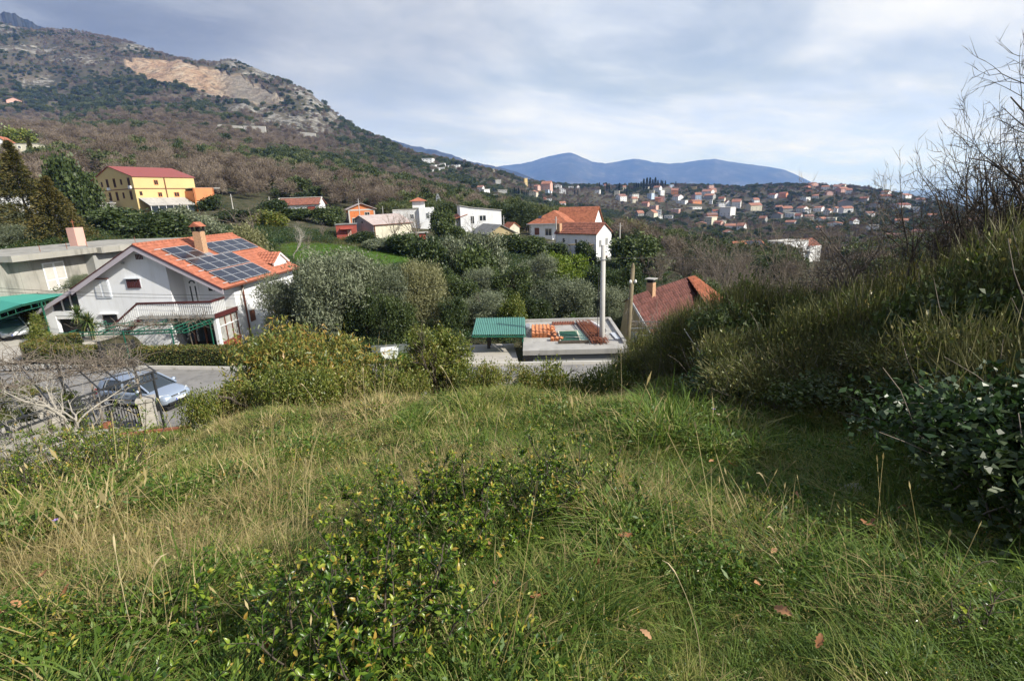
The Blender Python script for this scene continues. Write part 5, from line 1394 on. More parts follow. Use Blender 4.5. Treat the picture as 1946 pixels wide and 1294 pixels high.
# ------------------------------------------------------------------ teal awning over the parked car
aw = thing('teal_awning', 'teal fabric awning on green steel frame over the parked hatchback', 'awning', (0, 0, 0))
pts = [P(-60, 612, 36), P(42, 577, 35), P(128, 558, 43.5), P(-60, 560, 47)]
mb = MB(); mb.slab(pts[0], pts[1], pts[2], pts[3], .04); part('fabric', mb, M['teal_fabric'], aw)
mb = MB(); d0 = np.array([0, 0, -.5]); a, b_, c_ = pts[0], pts[1], pts[2]
mb.bar(a + d0 * .3, b_ + d0 * .3, .06); mb.bar(b_ + d0 * .3, c_ + d0 * .3, .06); mb.bar(a + d0, b_ + d0, .05); mb.bar(b_ + d0, c_ + d0, .05)
for k in range(8):
    for (p0, p1) in ((a, b_), (b_, c_)):
        f_ = k / 7; q0 = p0 + (p1 - p0) * f_; mb.bar(q0 + d0 * .3, q0 + d0, .03)
part('truss', mb, M['green_steel'], aw)
for q0 in (b_ + (c_ - b_) * .35, c_, a):
    mb = MB(); mb.bar(q0 + d0 * .3, [q0[0], q0[1], -8.9], .08); part('post', mb, M['green_steel'], aw)

# ------------------------------------------------------------------ cars
def carpaint(nm, col):
    m, t, b, o = newmat(nm); b.inputs['Base Color'].default_value = c4(col); b.inputs['Metallic'].default_value = 0.55; b.inputs['Roughness'].default_value = 0.32
    b.inputs['Coat Weight'].default_value = 0.6; b.inputs['Coat Roughness'].default_value = 0.06
    return m
M['car_blue'] = carpaint('silver_blue_car_paint', (0.46, 0.54, 0.66)); M['car_silver'] = carpaint('silver_car_paint', (0.42, 0.44, 0.46))
M['lamp'] = glassmat('headlight_glass', (0.55, 0.57, 0.58), 0.05); M['plate'] = paint('white_plate', (0.75, 0.75, 0.75), 0.4, 0.02); M['plateblue'] = paint('blue_plate_strip', (0.02, 0.06, 0.4), 0.4, 0.02)
M['lampred'] = glassmat('tail_light_glass', (0.35, 0.01, 0.01), 0.1)


def car(label, loc, rz, mat, L=4.15, Wd=1.72, H=1.45, sporty=False):
    """forward is +X"""
    t = thing('parked_car', label, 'car', loc, rz)
    # (x, bottom, shoulder height, half width) along the lower body
    st = [(-2.06, .42, .80, .70), (-2.0, .26, .90, .80), (-1.7, .22, .95, .855), (-1.0, .20, .96, .86), (0, .19, .95, .86), (.85, .20, .94, .86), (1.35, .21, .87, .85), (1.75, .22, .79, .82), (1.98, .26, .70, .72), (2.06, .36, .60, .58)]
    V = []; ring = 9
    for x, zb, zt, hw in st:
        prof = [(hw * .80, zb), (hw * .97, zb + .10), (hw, zb + .28), (hw * .985, zt - .20), (hw * .93, zt - .05), (hw * .74, zt), (hw * .40, zt + .018), (0, zt + .025)]
        full = prof + [(-a, b) for a, b in prof[-2::-1]]
        V += [(x, a, b) for a, b in full]; ring = len(full)
    F = [(i * ring + j, (i + 1) * ring + j, (i + 1) * ring + j + 1, i * ring + j + 1) for i in range(len(st) - 1) for j in range(ring - 1)]
    F += [(i * ring + ring - 1, (i + 1) * ring + ring - 1, (i + 1) * ring, i * ring) for i in range(len(st) - 1)]
    F += [tuple(range(ring)), tuple(range(len(st) * ring - 1, (len(st) - 1) * ring - 1, -1))]
    mb = MB(); mb.add(V, F); body = part('body', mb, mat, t, True)
    sub = body.modifiers.new('smooth', 'SUBSURF'); sub.levels = 1; sub.render_levels = 2
    # cabin: dark glasshouse, then roof and pillars in body colour on top of it
    cs = [(-1.98, .92, .70, .92, .66), (-1.72, .94, .76, 1.36, .56), (-1.3, .95, .78, 1.44, .57), (-.4, .95, .79, H, .58), (.25, .94, .79, H - .03, .565), (1.12, .90, .76, .92, .70)]
    V = []; n_ = 7
    for x, z0, w0, z1, w1 in cs:
        V += [(x, w0, z0 - .06), (x, w0 * .985, z0 + .02), (x, w1 + .04, z1 - .06), (x, w1 * .7, z1), (x, -w1 * .7, z1), (x, -w1 - .04, z1 - .06), (x, -w0 * .985, z0 + .02), (x, -w0, z0 - .06)]
    n_ = 8
    F = [(i * n_ + j, (i + 1) * n_ + j, (i + 1) * n_ + j + 1, i * n_ + j + 1) for i in range(len(cs) - 1) for j in range(n_ - 1)]
    F += [tuple(range(n_)), tuple(range(len(cs) * n_ - 1, (len(cs) - 1) * n_ - 1, -1))]
    mb = MB(); mb.add(V, F); part('glasshouse', mb, M['glass'], t, True)
    mb = MB(); e = .012
    V = []
    for x, z0, w0, z1, w1 in cs[1:5]: V += [(x, w1 + .055, z1 - .075), (x, w1 + .02, z1 - .02), (x, w1 * .7, z1 + e), (x, 0, z1 + e + .01), (x, -w1 * .7, z1 + e), (x, -w1 - .02, z1 - .02), (x, -w1 - .055, z1 - .075)]
    mb.add(V, [(i * 7 + j, (i + 1) * 7 + j, (i + 1) * 7 + j + 1, i * 7 + j + 1) for i in range(3) for j in range(6)]); part('roof', mb, mat, t, True)
    for s in (1, -1):
        for p0, p1, w_, h_ in (((.27, s * .60, H - .07), (1.14, s * .755, .92), .07, .05), ((-.38, s * .625, H - .06), (-.30, s * .795, .94), .10, .04), ((-1.30, s * .62, H - .08), (-1.42, s * .79, .94), .09, .05)):
            mb = MB(); mb.bar(p0, p1, w_, h_); part('pillar', mb, mat, t)
        mb = MB(); mb.add([(-1.74, s * .62, 1.32), (-1.36, s * .64, 1.38), (-1.52, s * .80, .95), (-1.98, s * .73, .93)], [(0, 1, 2, 3)])
        part('pillar', mb, mat, t)
        mb = MB(); mb.lathe([(0, -.06), (.10, -.05), (.11, .05), (0, .08)], 8); q = part('wing_mirror', mb, mat, t, True); q.location = (.78, s * .93, .98); q.rotation_euler = (0, R(90), 0)
        for x_ in (1.27, -1.27):
            mb = MB(); mb.lathe([(.30, -.12), (.37, -.11), (.375, .02), (.30, .03)], 20); q = part('wheel_arch', mb, M['dark'], t); q.location = (x_, s * .85, .34); q.rotation_euler = (R(-90 * s), 0, 0)
            mb = MB(); mb.lathe([(.19, -.1), (.28, -.1), (.31, -.07), (.31, .07), (.28, .1), (.19, .09)], 22); q = part('wheel', mb, M['rubber'], t, True); q.location = (x_, s * .80, .31); q.rotation_euler = (R(-90 * s), 0, 0)
            rm = MB(); rm.lathe([(0, .06), (.05, .07), (.06, .05)], 10)
            for k in range(7):
                an = 2 * math.pi * k / 7; rm.bar((.04 * math.cos(an), .04 * math.sin(an), .055), (.19 * math.cos(an), .19 * math.sin(an), .07), .05, .03)
            rm.lathe([(.17, .06), (.195, .085), (.2, .05)], 20); part('rim', rm, M['alu'], q)
        mb = MB(); mb.add([(1.93, s * .40, .60), (1.74, s * .72, .62), (1.66, s * .745, .78), (1.88, s * .43, .745), (2.0, s * .40, .60), (1.80, s * .745, .62), (1.70, s * .76, .765), (1.93, s * .43, .735)], [(4, 5, 6, 7), (0, 3, 2, 1), (0, 1, 5, 4), (1, 2, 6, 5), (2, 3, 7, 6), (3, 0, 4, 7)]); part('headlight', mb, M['lamp'], t)
        mb = MB(); mb.box(-2.03, -1.93, s * .70 - .1, s * .70 + .1, .66, .92); part('tail_light', mb, M['lampred'], t)
        for x_ in (-.15, ):
            mb = MB(); mb.box(-.05, .12, s * .862 - .01, s * .862 + .012, .76, .79); mb.box(-1.0, -.83, s * .862 - .01, s * .862 + .012, .77, .80); part('door_handle', mb, mat, t)
        mb = MB(); mb.bar((-1.0, s * .862, .52), (.92, s * .862, .52), .02, .06); part('side_moulding', mb, M['rubber'], t)
    for k, (y0, y1) in enumerate(((-.40, -.06), (.06, .40))):
        mb = MB(); mb.box(1.93, 2.035, y0, y1, .565, .68); g_ = part('grille', mb, M['dark'], t)
        mb = MB()
        for j in range(4): mb.box(2.036, 2.045, y0, y1, .575 + j * .027, .585 + j * .027)
        part('grille_bar', mb, M['steel'], g_)
    mb = MB(); mb.lathe([(.045, -.01), (.06, 0), (.045, .012)], 16); q = part('emblem', mb, M['steel'], t); q.location = (2.05, 0, .62); q.rotation_euler = (0, R(90), 0)
    mb = MB(); mb.box(1.95, 2.085, -.62, .62, .30, .40); part('lower_intake', mb, M['dark'], t)
    mb = MB(); mb.box(2.05, 2.10, -.26, .26, .43, .54); pl = part('number_plate', mb, M['plate'], t)
    mb = MB(); mb.box(2.101, 2.106, .20, .26, .432, .538) if False else mb.box(2.101, 2.106, -.26, -.20, .432, .538); part('plate_strip', mb, M['plateblue'], pl)
    mb = MB(); mb.box(-2.0, 2.0, -.70, .70, .10, .24); part('underbody', mb, M['dark'], t)
    mb = MB(); mb.bar((-1.5, .0, H + .02), (-1.75, 0, H + .35), .012); part('aerial', mb, M['rubber'], t)
    return t


cx_ = P(224, 780, 22.8)
car('silver blue hatchback parked on the lane behind the iron gate', (cx_[0] + .1, cx_[1] + 1.7, -8.78), R(-15), M['car_blue'])
cx_ = P(36, 648, 38.0)
car('silver hatchback parked nose out beneath the teal awning', (cx_[0] - 1.2, cx_[1] + .9, -8.66), R(-40), M['car_silver'])
cx_ = P(-45, 634, 40)
car('dark shaded car at the back of the teal awning', (cx_[0] - 1.6, cx_[1] + 1.5, -8.66), R(-40), M['greysteel'])
# ------------------------------------------------------------------ clipped hedges
def hedge(name, path, w, h, label, n, curve=True):
    """clipped hedge: a dense box of small leaves over a dark twiggy core"""
    q = np.random.default_rng(len(label)); path = np.array(path, float)
    t = thing(name, label, 'hedge', tuple(path[0]))
    seg = np.diff(path, axis=0); sl = np.linalg.norm(seg[:, :2], axis=1); cum = np.concatenate([[0], np.cumsum(sl)])
    mb = MB(); o0 = path[0]
    for a, b_ in zip(path[:-1], path[1:]): mb.bar(a - o0 + [0, 0, h / 2], b_ - o0 + [0, 0, h / 2], w * .86, h * .94)
    part('core', mb, M['hedgecore'], t)
    s = q.random(n) * cum[-1]; k = np.clip(np.searchsorted(cum, s) - 1, 0, len(sl) - 1); f = (s - cum[k]) / sl[k]
    c = path[k] + seg[k] * f[:, None]; d = seg[k] / sl[k][:, None]; nn = np.stack([-d[:, 1], d[:, 0], np.zeros(n)], -1)
    side = q.random(n); u = q.uniform(-1, 1, n)
    top = side < w / (w + 2 * h)
    lat = np.where(top, u, np.sign(u)) * w / 2; z = np.where(top, h, q.random(n) * h)
    wob = FB(s * 1.3, lat * 2 + z, 3) * .06
    C = c - o0 + nn * (lat * (1 + wob))[:, None] + np.stack([np.zeros(n), np.zeros(n), z * (1 + wob * .5)], -1) + q.normal(size=(n, 3)) * .022
    out_ = np.where(top[:, None], np.array([0, 0, 1.0]), nn * np.sign(u)[:, None])
    D = out_ * .5 + q.normal(size=(n, 3)) * .7 + np.array([0, 0, .25])
    V, Fq = leaves(C, D, .085 * (.6 + .8 * q.random(n)), .05, q)
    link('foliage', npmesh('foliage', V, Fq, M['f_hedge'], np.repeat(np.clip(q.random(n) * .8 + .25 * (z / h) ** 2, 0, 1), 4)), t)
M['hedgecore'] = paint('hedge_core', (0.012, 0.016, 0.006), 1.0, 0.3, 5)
def hz_(x): return np.interp(x, ROAD[:, 0], ROAD[:, 2])
yh_ = lambda x: np.interp(x, ROAD[:, 0], ROAD[:, 1]) + 4.65
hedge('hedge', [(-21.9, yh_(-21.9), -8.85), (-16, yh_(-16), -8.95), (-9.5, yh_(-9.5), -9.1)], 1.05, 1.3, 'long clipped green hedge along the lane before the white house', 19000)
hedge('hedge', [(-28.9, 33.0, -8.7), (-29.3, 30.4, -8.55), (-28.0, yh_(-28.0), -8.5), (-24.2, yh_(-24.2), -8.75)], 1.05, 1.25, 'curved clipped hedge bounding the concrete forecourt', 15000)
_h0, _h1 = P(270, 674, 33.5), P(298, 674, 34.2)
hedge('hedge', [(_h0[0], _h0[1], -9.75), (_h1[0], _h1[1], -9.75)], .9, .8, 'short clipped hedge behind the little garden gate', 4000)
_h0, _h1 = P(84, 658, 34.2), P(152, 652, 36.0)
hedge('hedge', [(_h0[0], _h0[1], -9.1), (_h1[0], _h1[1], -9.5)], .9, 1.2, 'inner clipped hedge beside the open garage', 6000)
# garden gate between the hedges
gp = np.array([-23.0, yh_(-23.0) - .1, -8.8])
gt = thing('garden_gate', 'small grey iron garden gate between the clipped hedges', 'gate', tuple(gp), R(4))
mb = MB(); mb.box(-1.0, -.88, -.06, .06, 0, 1.75); part('gate_post', mb, M['greysteel'], gt)
mb = MB(); mb.box(.88, 1.0, -.06, .06, 0, 1.75); part('gate_post', mb, M['greysteel'], gt)
mb = MB(); mb.box(-.86, .86, -.02, .02, .15, .2); mb.box(-.86, .86, -.02, .02, 1.25, 1.3); mb.box(-.86, .86, -.02, .02, 1.5, 1.56); part('gate_rail', mb, M['greysteel'], gt)
bm_ = MB(); bm_.box(-.012, .012, -.012, .012, .2, 1.5); bar_me = bm_.mesh('gate_bar', M['greysteel'])
for k in range(13): link('gate_bar', bar_me, gt, (-.78 + k * .13, 0, 0))

# ------------------------------------------------------------------ green vine pergola against the white house
gpz = thing('vine_pergola', 'green steel pergola with dry vines in front of the white house', 'pergola', (0, 0, 0))
hx = np.array([math.cos(HR), math.sin(HR), 0]); hy = np.array([-math.sin(HR), math.cos(HR), 0]); hO = np.array(HO)
def HL(x, y, z): return hO + hx * x + hy * y + np.array([0, 0, z])
for (a, b_) in (((-4.2, -3.2, 1.75), (5.0, -2.9, 1.75)), ((-3.8, -1.0, 1.85), (5.4, -.8, 1.85))):
    p0, p1 = HL(*a), HL(*b_); mb = MB(); mb.bar(p0, p1, .05); mb.bar(p0 - [0, 0, .22], p1 - [0, 0, .22], .05)
    for k in range(26):
        q = p0 + (p1 - p0) * k / 25; mb.tube([q + np.array([.09 * math.cos(j * 1.05), 0, -.11 + .09 * math.sin(j * 1.05)]) for j in range(7)], .015, 4, False)
    part('beam', mb, M['green_steel'], gpz)
for x in (-3.4, -1.2, 1.4, 3.6, 4.9):
    p0, p1 = HL(x, -3.3, 1.8), HL(x + .4, -.55, 1.95); mb = MB(); mb.bar(p0, p1, .05); mb.bar(p0 - [0, 0, .22], p1 - [0, 0, .22], .04)
    for k in range(8):
        q = p0 + (p1 - p0) * k / 7; mb.bar(q, q - [0, 0, .22], .03)
    part('rafter', mb, M['green_steel'], gpz)
for (x, y) in ((3.9, -3.1), (5.3, -1.0), (-3.6, -3.1), (.4, -3.1)):
    mb = MB(); mb.bar(HL(x, y, -1.0), HL(x, y, 1.75), .06); part('post', mb, M['green_steel'], gpz)
def vine(parent, pts, g, n, L, spread, mat, r=.012, name='vine'):
    pts = np.asarray(pts); m = len(pts); k = g.integers(0, m - 1, n); f = g.random((n, 1))
    st = pts[k] * (1 - f) + pts[k + 1] * f
    d = g.normal(size=(n, 3)) * [1, 1, .55] + [0, 0, .25]
    Pb, rb = branch_level(g, st, d, L * (.4 + g.random(n)), np.full(n, r), 6, .42, 0.02, .3)
    V, Fq = tubes(Pb, rb, 3)
    return link(name, npmesh(name, V, Fq, mat), parent)
q = np.random.default_rng(50)
vine(gpz, [HL(-3.5, -2.5, 1.85), HL(-1, -1.8, 1.9), HL(1.5, -2.2, 1.9), HL(3.5, -1.2, 1.95), HL(4.9, -.9, 2.0)], q, 170, 1.3, 1, M['bark'], .022)
mb = MB(); mb.tube([HL(4.4, -2.0, -1), HL(4.5, -2.1, 0), HL(4.3, -1.9, 1.0), HL(4.4, -2.0, 1.9)], [.06, .05, .04, .03], 6); part('vine_trunk', mb, M['bark_dark'], gpz, True)

# ------------------------------------------------------------------ yuccas, pots
def yucca(loc, h, n, label, seed, heads=1, spread=.8):
    g = np.random.default_rng(seed); t = thing('yucca', label, 'plant', (loc[0], loc[1], tz(loc[0], loc[1]))); Vs, Fs, off = [], [], 0
    mb = MB()
    for hd in range(heads):
        tx, ty = (g.normal() * .25, g.normal() * .25) if heads > 1 else (0, 0); th_ = h * (1 - .28 * hd)
        mb.tube([(0, 0, -.2), (tx * .5, ty * .5, th_ * .5), (tx, ty, th_)], [.09, .07, .06], 7)
        d = unit(g.normal(size=(n, 3)) + [0, 0, .35]); m = n
        base = np.array([tx, ty, th_]) + d * .05; L = spread * (.75 + .4 * g.random(m))
        mid = base + d * L[:, None] * .55; tip = base + d * L[:, None] + np.array([0, 0, -.16]) * (1 - d[:, 2:3])
        S_ = unit(np.cross(d, [0, 0, 1.0]) + 1e-3) * .028
        V = np.stack([base - S_, base + S_, mid - S_ * 1.1, mid + S_ * 1.1, tip, tip + S_ * .1], 1).reshape(-1, 3)
        i = np.arange(m)[:, None] * 6 + off
        Vs.append(V); Fs += [np.concatenate([i, i + 1, i + 3, i + 2], 1), np.concatenate([i + 2, i + 3, i + 5, i + 4], 1)]; off += len(V)
    part('stem', mb, M['bark'], t, True)
    V = np.concatenate(Vs); link('blades', npmesh('blades', V, np.concatenate(Fs), M['f_yucca'], np.repeat(g.random(len(V) // 6), 6)), t); return t
yucca(HL(-3.95, -1.7, -1.0), 1.85, 150, 'tall yucca with spiky crown by the stair of the white house', 1)
yucca(HL(-2.6, -2.4, -1.0), 1.5, 130, 'darker drooping yucca beside the pergola beam', 2, 2)
yucca(HL(.9, -2.2, -1.0), .75, 80, 'potted yucca with yellowing blades in front of the porch', 3, 2, .75)
yucca(HL(2.3, -2.4, -1.0), .55, 60, 'small potted yucca next to the porch glazing', 4, 1, .7)
for k, (x, lab) in enumerate(((.75, 'terracotta pot under the yellowing yucca'), (1.3, 'terracotta pot between the two porch yuccas'), (2.3, 'terracotta pot under the small porch yucca'))):
    mb = MB(); mb.lathe([(0, 0), (.17, 0), (.25, .42), (.28, .42), (.28, .5), (.23, .5), (.22, .42), (0, .40)], 14)
    tag(link('flower_pot', mb.mesh('flower_pot', M['clay'], True), None, (HL(x, -2.5, 0)[0], HL(x, -2.5, 0)[1], tz(*HL(x, -2.5, 0)[:2]))), lab, 'pot', 'terracotta pots before the porch')

# ------------------------------------------------------------------ carport, flat garage roof and the things stored on it
cr_ = thing('green_carport', 'carport with ribbed green sheet metal roof beside the flat garage', 'carport', (0, 0, 0))
A4, B4, C4, D4 = P(897, 637, 32.6), P(998, 637, 32.6), P(997, 604, 36.6), P(905, 605, 36.6)
nsh = 4
for k in range(nsh):
    mb = MB(); V = []; m_ = 28
    for j in range(m_ + 1):
        f = (k + j / m_) / nsh; ph_ = (j % 4)
        h = .0 if ph_ in (0, 3) else .05
        for s in np.linspace(0, 1, 3):
            p = (A4 + (B4 - A4) * f) * (1 - s) + (D4 + (C4 - D4) * f) * s; V.append((p[0], p[1], p[2] + h + .004 * k))
    mb.add(V, [(j * 3 + i, (j + 1) * 3 + i, (j + 1) * 3 + i + 1, j * 3 + i + 1) for j in range(m_) for i in range(2)]); part('roof_sheet', mb, M['teal_roof'], cr_)
mb = MB(); dz_ = np.array([0, 0, -.09])
mb.bar(A4 + dz_, B4 + dz_, .08); mb.bar(D4 + dz_, C4 + dz_, .08); mb.bar(A4 + dz_, D4 + dz_, .08); mb.bar(B4 + dz_, C4 + dz_, .08); part('frame', mb, M['green_steel'], cr_)
for q_, mt in ((B4 + [-.15, .1, 0], 'green_steel'), (C4 + [-.15, -.3, 0], 'bark_dark'), (A4 + (D4 - A4) * .55 + [.9, 0, 0], 'bark_dark'), (D4 + [.9, -.3, 0], 'bark_dark')):
    mb = MB(); mb.bar(q_ + dz_, [q_[0], q_[1], -10.6], .10 if mt == 'green_steel' else .2); part('post', mb, M[mt], cr_)
GO = np.array([0.63, 29.52, -11.36]); GR = R(-2.5)
gs = thing('flat_garage', 'low garage with flat concrete slab roof used for storing building material', 'garage', tuple(GO), GR)
mb = MB(); mb.box(.15, 6.2, .2, 7.2, -.8, 2.3); part('wall', mb, M['grey'], gs)
mb = MB(); mb.box(0, 6.35, 0, 7.41, 2.3, 2.6); part('roof_slab', mb, M['slab'], gs)
mb = MB(); mb.box(0, 6.35, 7.3, 7.5, 2.45, 2.8); mb.box(6.15, 6.36, 1.0, 7.3, 2.6, 2.78); part('upstand', mb, M['slab'], gs)
mb = MB(); mb.box(-.02, .6, -.02, .18, .2, 2.2); part('doorway', mb, M['dark'], gs)
def GL(x, y, z=2.6):
    c, s = math.cos(GR), math.sin(GR); return (GO[0] + c * x - s * y, GO[1] + s * x + c * y, GO[2] + z)
# stacks of roof tiles
tp = thing('tile_stack', 'stacked new orange roof tiles lying in rows on the garage roof', 'tiles', GL(.55, 2.9), GR)
tm = MB(); V = []
for i in range(7):
    for y in (0, .40): V.append((i * .04, y, .02 + .022 * math.sin(i * 1.05)))
for i in range(7):
    for y in (0, .40): V.append((i * .04, y, .0 + .022 * math.sin(i * 1.05)))
tm.add(V, [(2 * i, 2 * i + 2, 2 * i + 3, 2 * i + 1) for i in range(6)] + [(14 + 2 * i, 15 + 2 * i, 17 + 2 * i, 16 + 2 * i) for i in range(6)] + [(2 * i, 14 + 2 * i, 16 + 2 * i, 2 * i + 2) for i in range(6)])
tmm = tm.mesh('tile', M['tile_stack'])
q = np.random.default_rng(9)
for lv in range(6):
    for i in range(5):
        for j in range(6):
            if lv < 5 and not (i in (0, 4) or j == 0): continue
            if i == 4 and j < 3 and lv > 2: continue
            o = link('tile', tmm, tp, (i * .255 + q.normal() * .01, j * .412 + q.normal() * .012, lv * .058), q.normal() * .03)
    for j in range(6):
        if lv < 3 + (j % 2): 
            o = link('tile', tmm, tp, (1.36 + q.normal() * .03, j * .43 + q.normal() * .03, lv * .06), q.normal() * .15)
tp2 = thing('tile_stack', 'small loose pile of roof tiles at the front of the tile rows', 'tiles', GL(1.75, 1.95), GR)
for lv in range(4):
    for i in range(3): link('tile', tmm, tp2, (i * .28, q.normal() * .03, lv * .06), q.normal() * .1)
tp3 = thing('tile_stack', 'narrow row of grey brown ridge tiles behind the mesh panels', 'tiles', GL(2.1, 6.2), GR)
rm_ = MB(); rm_.tube([(0, 0, .1), (0, .4, .1)], .1, 8); rmm = rm_.mesh('tile', M['tile_old'])
for i in range(9): link('tile', rmm, tp3, (i * .18, q.normal() * .03, 0))
# green mesh panels
mp_ = thing('mesh_panel', 'green framed mesh panel lying flat beside the roof tiles', 'panel', GL(2.35, 1.55, 2.68), GR)
mb = MB()
for (a, b_) in (((0, 0, 0), (1.25, 0, 0)), ((0, 2.6, 0), (1.25, 2.6, 0)), ((0, 0, 0), (0, 2.6, 0)), ((1.25, 0, 0), (1.25, 2.6, 0)), ((0, .95, 0), (1.25, .95, 0))): mb.bar(a, b_, .07, .05)
part('frame', mb, M['cream'], mp_)
mb = MB(); mb.box(.03, 1.22, .03, 2.57, -.015, 0); part('mesh', mb, paint('green_net', (0.05, 0.12, 0.08), 0.8, 0.25, 5), mp_)
mb = MB()
for k in range(1, 12): mb.box(k * .104, k * .104 + .012, .04, 2.56, .001, .012)
for k in range(1, 24): mb.box(.04, 1.21, k * .108, k * .108 + .012, .013, .022)
part('wires', mb, M['green_steel'], mp_, stuff=True)
bd = MB(); bd.box(0, .45, 0, 2.9, 0, .07); tag(link('board', bd.mesh('board', paint('pale_green_board', (0.30, 0.42, 0.33), 0.8, 0.12, 2)), None, GL(3.72, 1.45, 2.62), GR + R(6)), 'pale green board beside the mesh panel', 'board')
bd = MB(); bd.box(0, 1.9, 0, .14, 0, .16); tag(link('timber', bd.mesh('timber', M['bark_dark']), None, GL(2.2, 1.3, 2.62), GR), 'dark timber baulk under the front of the mesh panel', 'timber')
# rusty reinforcement mats
rb = thing('reinforcement_mat', 'rusty steel reinforcement mats stacked along the garage roof', 'steel mats', GL(4.3, .75, 2.64), GR)
rod = MB(); rod.bar((0, 0, 0), (0, 5.4, 0), .03); rodm = rod.mesh('rod', M['rust']); cr2 = MB(); cr2.bar((0, 0, 0), (1.0, 0, 0), .025); crm = cr2.mesh('crossbar', M['rust'])
for lv in range(4):
    for k in range(7): link('rod', rodm, rb, (k * .15 + q.normal() * .03, q.normal() * .1 + .2, lv * .09), q.normal() * .012 + R(5))
    for k in range(14): link('crossbar', crm, rb, (-.45 * (k / 14) + q.normal() * .04, .35 + k * .38, lv * .09 + .03), q.normal() * .05)
pb = MB(); pb.tube([(0, 0, .16), (0, 2.4, .16)], .16, 16, False); pb.tube([(0, 2.4, .16), (0, 0, .16)], .14, 16, False)
tag(link('pipe', pb.mesh('pipe', M['pvc'], True), None, GL(5.35, 3.6, 2.62), GR + R(14)), 'white plastic pipe lying beside the rusty mats', 'pipe')
for k, (x, y, lab) in enumerate(((3.9, 6.4, 'short pale pipe end lying behind the rusty mats'), (4.15, 6.45, 'second short pale pipe end behind the rusty mats'), (4.42, 6.5, 'third short pale pipe end behind the rusty mats'))):
    pb = MB(); pb.tube([(0, 0, .09), (0, .7, .09)], .09, 10); tag(link('pipe', pb.mesh('pipe', M['kerb'], True), None, GL(x, y - .3, 2.62), GR + R(8)), lab, 'pipe')
bd = MB(); bd.box(0, .3, 0, 1.6, 0, .06); tag(link('board', bd.mesh('board', M['alu']), None, GL(5.85, 1.9, 2.62), GR + R(4)), 'pale metal strip lying along the garage roof edge', 'strip')
bd = MB(); bd.box(0, .22, 0, 1.3, 0, .35); bd.box(.05, .3, .2, 1.2, .35, .5); tag(link('stacked_sheets', bd.mesh('stacked_sheets', M['steel']), None, GL(.12, 3.6, 2.62), GR), 'grey metal sheets stacked between carport roof and tiles', 'sheets')
# brown tiled house
bn_ = np.array([7.7, 39.1, -13.4]); W5, L5 = 3.7, 11.0
bt = house('brown_tile_house', 'ochre house with weathered brown tile roof and an orange hipped wing', bn_, R(-40.9), W5, L5, [(W5 / 2 - .5, 5.7), (W5 / 2, 6.05), (W5, 3.45)], 'tan', 'wood', [('F', 2.2, 2.6, .5, .8, dict(frame='shutter', pane='shutter'))] if True else [('F', .7, .9, .7, 1.1, dict(frame='shutter', pane='shutter')), ('F', 2.2, .6, .9, 1.5, dict(frame='shutter', pane='shutter'))], .2, 2.5, roof_t=.05)
part('tiles', tile_slope((W5 + .25, -.35, 3.14), (W5 + .25, L5 + .3, 3.14), (W5 / 2, -.35, 6.1), (W5 / 2, L5 + .3, 6.1), .42, .42, .10, .06), M['tile_brown'], bt, stuff=True)
mb = MB(); mb.bar((W5 + .35, -.4, 3.1), (W5 + .35, L5 + .3, 3.1), .16, .14); mb.bar((W5 + .25, -.42, 3.12), (W5 / 2, -.42, 6.06), .1, .14); part('gutter', mb, M['steel'], bt)
mb = MB(); mb.box(1.75, 2.3, 2.6, 3.15, 4.6, 6.75); ch5 = part('chimney', mb, M['brick'], bt)
mb = MB(); mb.box(1.8, 2.25, 2.65, 3.1, 6.75, 7.0); part('chimney_top', mb, M['dark'], ch5); mb = MB(); mb.box(1.65, 2.4, 2.5, 3.25, 7.01, 7.08); part('chimney_cap', mb, M['slab'], ch5)
part('wing_tiles', tile_slope((W5 + 1.7, L5 - 3.2, 3.5), (W5 + 1.9, L5 + 1.4, 3.5), (W5 / 2 + .2, L5 - 1.0, 6.15), (W5 / 2 + .3, L5 + .4, 6.15), .3, .4, .06, .04), M['tile_mid'], bt, stuff=True)
mb = MB(); mb.prism([(W5 + .05, -2), (W5 + 1.5, -2), (W5 + 1.5, 3.4), (W5 + .05, 4.2)], 'y', L5 - 2.8, L5 + 1.1); part('wing_wall', mb, M['tan'], bt)
mb = MB(); mb.slab((W5 + .6, 1.0, 2.0), (W5 + .6, -1.6, 2.0), (W5 - .2, -1.6, 2.9), (W5 - .2, 1.0, 2.9), .1); part('porch_roof', mb, M['tile_brown'], bt)
# pipe frame for vines in front of it
pf = thing('pipe_pergola', 'rusting pipe pergola between the garage roof and the brown tiled house', 'pergola', (0, 0, 0))
F0, F1, F2, F3 = P(1196, 611, 36), P(1262, 612, 35), P(1196, 638, 32.5), P(1276, 637, 31.5)
for (a, b_) in ((F0, F1), (F2, F3), (F0, F2), (F1, F3), ((F0 + F2) / 2, (F1 + F3) / 2)):
    mb = MB(); mb.bar(a, b_, .06); part('pipe', mb, M['steel'], pf)
for a in (F1, F3, (F2 + F3) / 2):
    mb = MB(); mb.bar(a, [a[0], a[1], -12.2], .07); part('post', mb, M['green_steel'], pf)
q2 = np.random.default_rng(77)
vine(pf, [F0, (F0 + F3) / 2, F1], q2, 70, 1.4, 1, M['bark'], .02)

